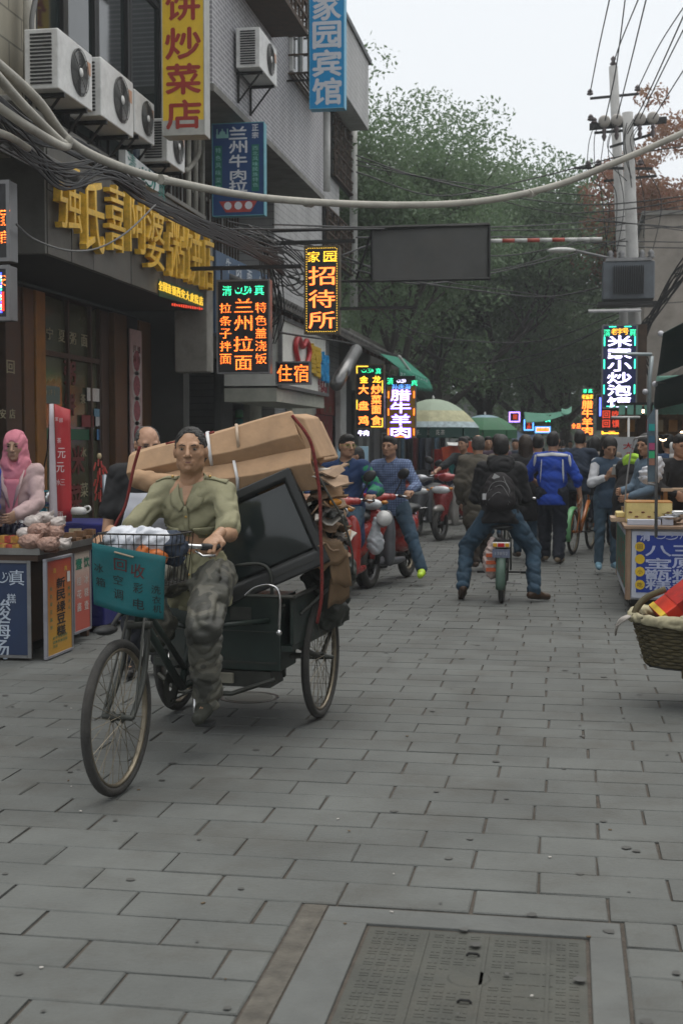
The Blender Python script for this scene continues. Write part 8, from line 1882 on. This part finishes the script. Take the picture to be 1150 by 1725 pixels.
# cart lamp pole and arched rod
pipe('rod',catmull([atd(1050,865,12.6),atd(1056,800,12.7),atd(1065,748,12.8),atd(1075,737,12.8),atd(1112,735,12.9)],6),.009,GRMET,'thin arched metal rod rising from the cart with a lamp','rod')
lm=empty('clip_lamp',atd(1116,739,12.9),0,'small glowing lamp at the end of the arched rod','lamp'); MB().ell((0,0,0),(.035,.03,.025),10).build('bulb',led('bulb_warm',(1,.75,.5),5,dots=False),lm,True); MB().lathe([(.02,-.05),(.055,.0),(.05,.01)],(-.0,0,.03),12).build('shade',BLACKP,lm,True)
gp=empty('price_board_pole',gd(1104,11.6),0,'tall glass price board on a steel pole beside the cart','sign')
l0=gp.location; q=lambda px,py,z=11.6: atd(px,py,z)-l0
MB().cyl(q(1104,905),q(1105,690),.014).build('pole',GRMET,gp,True)
MB().hull([q(1090,706),q(1103,686),q(1103,812),q(1091,812)],[v+FW*.03 for v in(q(1090,706),q(1103,686),q(1103,812),q(1091,812))]).build('glass_board',mat('glass_board',(.10,.14,.17),.12,var=.25,sc=5,spec=.8),gp)
for py,c in((720,(.01,.30,.28)),(740,(.03,.10,.16)),(752,(.35,.05,.14)),(766,(.03,.35,.14)),(778,(.25,.12,.08))): 
    a=q(1097,py,11.57); MB().box(a,(.05,.004,.06)).build('coloured_strip',mat('strip_%d'%py,c,.4,var=.2),gp)
MB().cyl(q(1090,815),q(1105,817),.01).build('clamp',GRMET,gp)
# white plastic bags hung there
V,F=field_mesh([('e',atd(1095,800,13.0),(.11,.08,.09),None,.03),('e',atd(1106,785,13.0),(.06,.06,.10),None,.03)],.012,noise=[(.012,.07,1),(.006,.035,2)]); tag(np_obj('white_bag',[(V,F)],PBAG),'bunch of white plastic bags hanging above the cart','bag')
# basket with red box at the right edge
BZc=7.7; bc_=atd(1156,1080,BZc)
WB=empty('woven_basket',(bc_.x,bc_.y,.26),0,'dark woven round basket with a pale padded rim at the right edge','basket')
WV=mat('dark_wicker',(.075,.062,.030),.8,var=.35,sc=10,bump=.3,bs=60)
hB=atd(1150,1042,BZc).z-.26; rb,rt=.235,.315
WB.location.z=.24; hB+=.02
for k_ in range(15):
    t=k_/14; r_=rb+(rt-rb)*t; pts=[]
    for i in range(72): a=i*2*math.pi/72; pts.append(((r_+.007*(1 if (i//2+k_)%2 else -1))*math.cos(a),(r_+.007*(1 if (i//2+k_)%2 else -1))*math.sin(a),.02+hB*t))
    MB().tube(pts,.0115,5,closed=True).build('weave_band',WV,WB,True)
k=MB(); k.lathe([(0,0),(rb,0),(rb-.01,.02),(rt-.02,hB)],(0,0,0),36); k.build('lining',BLACKP,WB)
for a in(0.4,2.5,4.6): MB().box((rb*math.cos(a),rb*math.sin(a),-.015),(.04,.04,.05)).build('foot',WV,WB)
V,F=field_mesh([('c',V3(rt*math.cos(a),rt*math.sin(a),hB+.01),V3(rt*math.cos(a+.35),rt*math.sin(a+.35),hB+.01),.030+.008*math.sin(a*3),.030+.008*math.sin((a+.35)*3),.02) for a in [i*.35 for i in range(18)]],.010,noise=[(.006,.05,1)])
np_obj('cloth_rim',[(V,F)],mat('pale_cloth_rim',(.34,.31,.20),.9,var=.3,sc=9,bump=.5,bs=30,dirt=.2),WB)
k=MB(); k.tube(catmull([(-rt,-.05,hB),(-rt*.93,-.03,hB+.06),(-rt*.75,0,hB+.12),(-rt*.4,.02,hB+.17)],6),.020,8); k.build('handle',WV,WB,True)
k=MB(); 
for i in range(4): k.tube(catmull([(-rt-.0,-.06+.02*i,hB+.02),(-rt-.05-.01*i,-.06,hB-.01),(-rt-.10,-.05+.02*i,hB-.05-.02*i)],4),.007,5)
k.build('rope_tuft',mat('pale_rope',(.36,.33,.30),.9),WB,True)
rbx=empty('gift_box',(WB.location.x+.0,WB.location.y,WB.location.z+hB-.02),0,'red and yellow printed gift box leaning in the woven basket','box')
RM=rotm(R(8),R(-38),R(12)); k=MB().box((-.01,0,.10),(.34,.26,.17),RM); k.build('carton',mat('glossy_red_print',(.50,.035,.015),.35,var=.12),rbx,bevel=.006)
k=MB().box(Vector((-.01,0,.10))+RM@V3(-.148,0,0),(.034,.264,.174),RM); k.build('yellow_edge',mat('yellow_edge_print',(.62,.42,.04),.4),rbx)
k=MB().box(Vector((-.01,0,.10))+RM@V3(.03,0,.001),(.16,.266,.176),RM); k.build('dark_print_band',mat('deep_red_band',(.32,.015,.01),.35,var=.3,sc=20),rbx)
# ------------------------------------------------------------------ umbrellas
def umbrella(px,z,rad,top,rim,label,bands,val,ribm=GRMET,tilt=0):
    e=empty('parasol',gd(px,z),0,label,'umbrella','market umbrellas')
    MB().cyl((0,0,0),(0,0,top),.022).build('pole',GRMET,e,True)
    n=8; sub=3
    def P(t,a):
        k=1-.055*(abs(((a/(2*math.pi/n))%1)-.5)*-2+1)*t
        r=rad*t*k; h=rim+(top-rim)*(1-t**2.1); return V3(r*math.cos(a),r*math.sin(a),h)
    tprev=0
    for i,(t1_,m) in enumerate(bands):
        for s in range(n):
            a0=s*2*math.pi/n; m_=MB().grid(lambda u,v,a0=a0: P(tprev+(t1_-tprev)*v,a0+u*2*math.pi/n),5,4)
            if s==0: tot=m_
            else: tot.poly(m_.v,m_.f)
        tot.build('canopy_band',m,e,True)
        tprev=t1_
    vv=MB()
    for s in range(n):
        a0=s*2*math.pi/n+.02; m_=MB().grid(lambda u,v:P(1,a0+u*(2*math.pi/n-.04))+V3(0,0,-.20*v)*1.0,5,1); vv.poly(m_.v,m_.f)
    vv.build('valance',val,e,True)
    for s in range(n):
        a=s*2*math.pi/n; MB().tube([P(.05,a)-V3(0,0,.02),P(.5,a)-V3(0,0,.02),P(.99,a)-V3(0,0,.02)],.008,5).build('rib',ribm,e)
        MB().tube([V3(0,0,rim-.15),P(.5,a)-V3(0,0,.03)],.007,5).build('strut',ribm,e)
    MB().lathe([(.30,0),(.30,.08),(.03,.12),(.03,.3)],(0,0,0),18).build('base',CONC,e,True)
    MB().lathe([(.02,0),(.03,.03),(0,.08)],(0,0,top),8).build('finial',WHITEM,e,True)
    return e
UG=mat('pale_green_canopy',(.30,.37,.28),.7,var=.08,sc=3); UY=mat('cream_yellow_canopy',(.40,.39,.24),.7,var=.25,sc=7); UW=mat('blue_white_canopy',(.34,.42,.44),.7,var=.4,sc=9); UD=mat('dark_green_valance',(.02,.06,.05),.7); UGR=mat('bright_green_canopy',(.045,.15,.075),.7,var=.15,sc=3); UB=mat('pale_blue_canopy',(.22,.32,.38),.7,var=.25,sc=6)
u1=umbrella(729,26.5,.93,2.46,1.88,'large pale green and yellow printed parasol with a dark valance',[(.66,UG),(.90,UY),(1.0,UW)],UD)
k=MB()
for i,c in enumerate('冰茶八宝桂花茶'): put(k,c,-.32+i*.10,1.78,.085,.10,-.895,.02)
k.build('valance_lettering',WI,u1)
u2=umbrella(816,31,.76,2.24,1.88,'smaller green parasol with a pale blue crown behind the first',[(.45,UB),(1.0,UGR)],UGR)
def drape(name,pts,m,label,cat,nu=8,nv=4,sag=.05,solid=.01):
    P_=[atd(*p) for p in pts]
    o=MB().grid(lambda u,v:P_[0].lerp(P_[1],u).lerp(P_[3].lerp(P_[2],u),v)-V3(0,0,sag*math.sin(math.pi*u)),nu,nv).build(name,m,None,True,solid=solid); tag(o,label,cat); return o
drape('blue_tarpaulin',[(862,722,36),(900,733,38),(897,748,34),(862,744,33)],mat('slate_blue_tarp',(.06,.09,.15),.7,var=.2),'slate blue tarpaulin roof beyond the green parasol','tarpaulin')
drape('green_cloth',[(882,694,37),(962,689,40),(954,697,38),(884,712,36)],mat('sea_green_cloth',(.08,.24,.17),.7,var=.15),'pale green cloth stretched across the street far away','cloth',sag=.08)
drape('green_cloth',[(945,688,32),(962,684,33),(962,694,32),(945,697,31)],mat('sea_green_cloth',(.08,.24,.17)),'small pale canopy corner left of the narrow orange sign','cloth')
drape('white_canopy',[(752,745,24.5),(800,736,27),(802,741,26),(754,750,24)],WHITEM,'thin white canopy over the goods behind the scooters','canopy')
# stall behind scooters
s1=empty('market_table',gd(755,27.5),0,'covered table with red boxes under the pale green parasol','table'); MB().bb(-.75,-.3,.0,.75,.4,.80).build('cloth',cloth('dull_blue_cloth',(.02,.03,.07)),s1,bevel=.02); MB().bb(-.80,-.34,.803,.8,.44,.84).build('top',mat('maroon_top',(.12,.02,.03),.5),s1)
for i in range(9):
    o=MB().box((0,0,0),(.13,.10,.20)).build('red_box',mat('bright_red_box',(.45,.03,.02),.4,var=.3,sc=25),None,bevel=.004); o.location=gd(732+ (i%3)*8,27.6)+V3(0,0,.94+.2*(i//3)); tag(o,'bright red printed box stacked on the table under the parasol','box','red boxes under the parasol')
for i in range(7):
    o=MB().box((0,0,0),(.12,.12,.12)).build('snack_packet',[PKT,RED2][i%2],None,bevel=.01); o.location=gd(756+i*6,27.6)+V3(0,0,.90); tag(o,'mixed snack packet in the row on the far table','packet','packets on the far table')
o=MB().hull([(-.35,0,0),(.35,0,0),(.35,0,.28),(-.35,0,.28)],[(-.35,.03,0),(.35,.03,0),(.35,.03,.28),(-.35,.03,.28)]).build('red_price_board',mat('orange_red_board',(.50,.07,.02),.4,var=.2,sc=20),None); o.location=gd(778,25)+V3(0,0,1.28); o.rotation_euler=(0,R(-12),R(10)); tag(o,'orange red price board in front of the man in teal','sign')
cl=empty('clothes_rack',gd(700,29),0,'rack of dark clothes hanging beneath the amber sign','clothes rack')
for i in range(9): MB().box((-.6+i*.15,0,1.35),(.08,.35,.75),R(rnd.uniform(-20,20))).build('garment',[NAVY,GREYT,JEANL,BLKC,cloth('dull_red_cloth',(.12,.03,.03))][i%5],cl,bevel=.03)
MB().cyl((-.75,0,1.78),(.75,0,1.78),.015).build('rail',GRMET,cl)
for x in(-.75,.75): MB().cyl((x,0,0),(x,0,1.8),.015).build('post',GRMET,cl)
# green trolley
gt=empty('green_trolley',gd(664,26.5),R(-8),'green printed box trolley beside the seated woman in red','trolley'); zt=.35
MB().bb(-.26,-.22,.2,.26,.22,1.0).build('box',mat('trolley_green',(.02,.20,.10),.5,var=.1,dirt=.2),gt,bevel=.006); MB().bb(-.24,-.2,1.0,.24,.2,1.12).build('glass_case',mat('case_glass',(.30,.33,.33),.15,var=.1),gt,bevel=.01)
k=MB(); put(k,'凉',.02,.72,.26,.28,-.226,.02); put(k,'皮',.02,.42,.26,.26,-.226,.02); k.build('lettering',mat('orange_print',(.50,.10,.03),.5),gt)
for x in(-.18,.18): MB().torus((x,-.1,.1),.07,.03,14,6,AX).build('wheel',RUBBER,gt,True)
# A-board with blue ice print
ab=empty('ice_board',gd(594,16.9),R(4),'pale blue standing board with dark blue ice lettering behind the moped riders','sign'); k_=130.
MB().bb(-.20,-.02,.4,.20,.02,1.52).build('panel',mat('pale_blue_board',(.30,.46,.55),.4,var=.1),ab,bevel=.004); k=MB(); put(k,'冰',-.03,1.25,.20,.22,-.026,.045); put(k,'茶',-.03,.98,.20,.22,-.026,.045); k.build('lettering',mat('deep_blue_ink',(.01,.04,.16),.4),ab)
MB().tube(catmull([(-.07+.03*a,-.026,1.42+.028*b) for a,b in((0,-1),(-.9,.2),(-.5,.9),(0,.4),(.5,.9),(.9,.2),(0,-1))],3),.004,4).build('heart_logo',ZR,ab); MB().bb(.02,-.026,1.40,.12,-.021,1.45).build('orange_mark',mat('orange_print',(.50,.10,.03)),ab)
for x in(-.16,.16): MB().bb(x-.012,-.01,0,x+.012,.01,.4).build('leg',GRMET,ab)
# ------------------------------------------------------------------ right side awnings, lit stall
def awning(pts,m,label): return drape('awning',pts,m,label,'awning',8,4,.0,.015)
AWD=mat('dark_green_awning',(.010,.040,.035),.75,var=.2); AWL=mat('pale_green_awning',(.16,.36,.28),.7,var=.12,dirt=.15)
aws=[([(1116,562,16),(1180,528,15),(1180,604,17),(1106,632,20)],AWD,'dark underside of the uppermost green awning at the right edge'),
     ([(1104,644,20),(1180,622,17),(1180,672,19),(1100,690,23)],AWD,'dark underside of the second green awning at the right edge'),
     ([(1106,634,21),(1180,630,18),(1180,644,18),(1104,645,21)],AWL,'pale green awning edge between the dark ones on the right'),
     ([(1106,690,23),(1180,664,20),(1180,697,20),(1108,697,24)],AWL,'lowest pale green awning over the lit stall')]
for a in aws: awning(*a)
k=MB()
for a,b in(((1107,632,20),(1180,598,17)),((1101,690,23),(1180,668,19)),((1104,644,20),(1180,640,18))): k.tube([atd(*a),atd(*b)],.02,6)
tag(k.build('awning_bars',GRMET,None),'grey metal bars carrying the green awnings','bar')
tp_=empty('tent_post',gd(1093,22),0,'pale metal tent post with a bracket arm beside the blue sign','post'); l0=tp_.location; q=lambda px,py: atd(px,py,22)-l0
MB().tube([q(1092,760),q(1093,640),q(1097,600)],.035,8).build('post',mat('pale_galvanised',(.30,.34,.35),.4,m=.4,var=.15),tp_,True); MB().tube([q(1028,596),q(1097,597)],.028,8).build('arm',mat('pale_galvanised',(.30,.34,.35)),tp_,True)
for i,(px,py) in enumerate(((1112,562),(1102,647),(1086,660))):
    o=MB().ell((0,0,0),(.045,.045,.045),10).build('round_bulb',mat('milky_bulb',(.55,.55,.58),.3,var=0),None,True); o.location=atd(px,py,20); tag(o,('unlit round bulb at the tip of the upper awning','unlit round bulb at the tip of the second awning','small unlit bulb beside the blue led sign')[i],'bulb')
ls=empty('lit_stall',gd(1128,24),0,'warmly lit food stall interior under the right awnings','stall')
MB().bb(-.9,.6,.7,1.4,.7,2.25).build('back_panel',mat('warm_shelf',(.20,.13,.07),.6,var=.5,sc=9),ls); MB().bb(-.9,-.3,0,1.4,.3,.95).build('counter',mat('stall_counter',(.10,.09,.07),.6),ls)
for i in range(8):
    for j in range(3): MB().box((-.7+i*.26,.5,1.25+j*.32),(.16,.14,.22)).build('jar',[mat('jar_red',(.30,.05,.03),.4),mat('jar_cream',(.38,.32,.22),.4),mat('jar_amber',(.32,.15,.03),.4)][(i+j)%3],ls)
for x,zz in((-.5,2.15),(.2,1.75),(.7,1.9)): MB().ell((x,-.1,zz),(.035,.035,.035),8).build('lamp_bulb',led('bulb_warm',(1,.75,.5)),ls,True)
MB().bb(-1.0,-.5,2.25,1.5,.8,2.30).build('roof',DKMET,ls)
k=MB()
for i in range(16): k.bb(-.95+i*.15,-.52,2.08,-.95+i*.15+.11,-.50,2.25)
tag(k.build('fringe',mat('pale_green_awning',(.16,.36,.28)),ls),kind='stuff')
t2=empty('side_table',gd(1150,13.2),0,'small wooden topped stand with red wares at the right edge','table'); zt=atd(1140,822,13.2).z; MB().bb(-.22,-.2,zt-.03,.5,.3,zt).build('top',mat('pale_board',(.42,.30,.20)),t2)
for x,y in((-.18,-.15),(-.18,.25),(.4,-.15)): MB().bb(x-.02,y-.02,0,x+.02,y+.02,zt-.03).build('leg',WOODO,t2)
for i in range(4):
    o=MB().lathe([(0,0),(.04,0),(.045,.10),(.03,.12),(0,.12)],(0,0,0),12).build('paper_cup',WHITEM,None,True); o.location=gd(1134,13.8)+V3(0,0,1.12+.11*i); tag(o,'white paper cup in the tall stack at the right stall','cup','stacked white cups at the right stall')
V,F=field_mesh([('e',gd(1144,13.6)+V3(0,0,1.20),(.10,.08,.17),None,.02)],.014,noise=[(.01,.06,1)]); tag(np_obj('red_white_bag',[(V,F)],mat('red_white_packet',(.42,.16,.14),.5,var=.6,sc=14)),'red and white packet hanging at the right stall','bag')
wbn=empty('white_poster',gd(1052,20.5),0,'white cloth poster with red marks behind the bending figure','poster'); MB().bb(-.28,0,1.15,.28,.02,1.66).build('sheet',mat('poster_white',(.46,.47,.48),.6,var=.1),wbn); k=MB(); put(k,'大',.05,1.52,.16,.10,-.004,.045); put(k,'皿',.08,1.38,.14,.08,-.004,.02); k.build('lettering',mat('bright_red_print',(.45,.02,.025)),wbn)
ts=empty('t_post',gd(1058,22.5),0,'thin white t shaped post in front of the dim red sign','post'); l0=ts.location; MB().cyl((0,0,0),atd(1058,703,22.5)-l0,.02).build('post',WHITEM,ts,True); MB().cyl(atd(1029,703,22.5)-l0,atd(1077,703,22.5)-l0,.02).build('bar',WHITEM,ts,True)
# litter on the paving
for i in range(26):
    px=rnd.uniform(40,1100); py=rnd.choice([rnd.uniform(1000,1250),rnd.uniform(1250,1700)]); g=gnd(px,py)
    o=MB().box((0,0,0),(rnd.uniform(.004,.016),rnd.uniform(.004,.012),.003),rnd.uniform(0,3)).build('litter_scrap',[mat('litter_pale',(.40,.38,.35),.8),mat('litter_brown',(.10,.07,.04),.9)][i%2],None); o.location=(g.x,g.y,.004); tag(o,'tiny scrap of litter or leaf on the grey paving','litter','litter on the paving')

# gum marks and grime spots trodden into the paving
gm=MB()
for i in range(260):
    y=3.3+rnd.random()**1.6*16; x=rnd.uniform(-3.6-.1*y,1.3+.08*y); r0_=rnd.uniform(.006,.022)
    n_=7; gm.poly([(x+r0_*rnd.uniform(.7,1.2)*math.cos(k*6.283/n_),y+r0_*rnd.uniform(.7,1.2)*math.sin(k*6.283/n_),.0042) for k in range(n_)],[tuple(range(n_))])
tag(gm.build('gum_spots',mat('trodden_gum',(.062,.062,.057),.7,var=.3),pav),kind='stuff')
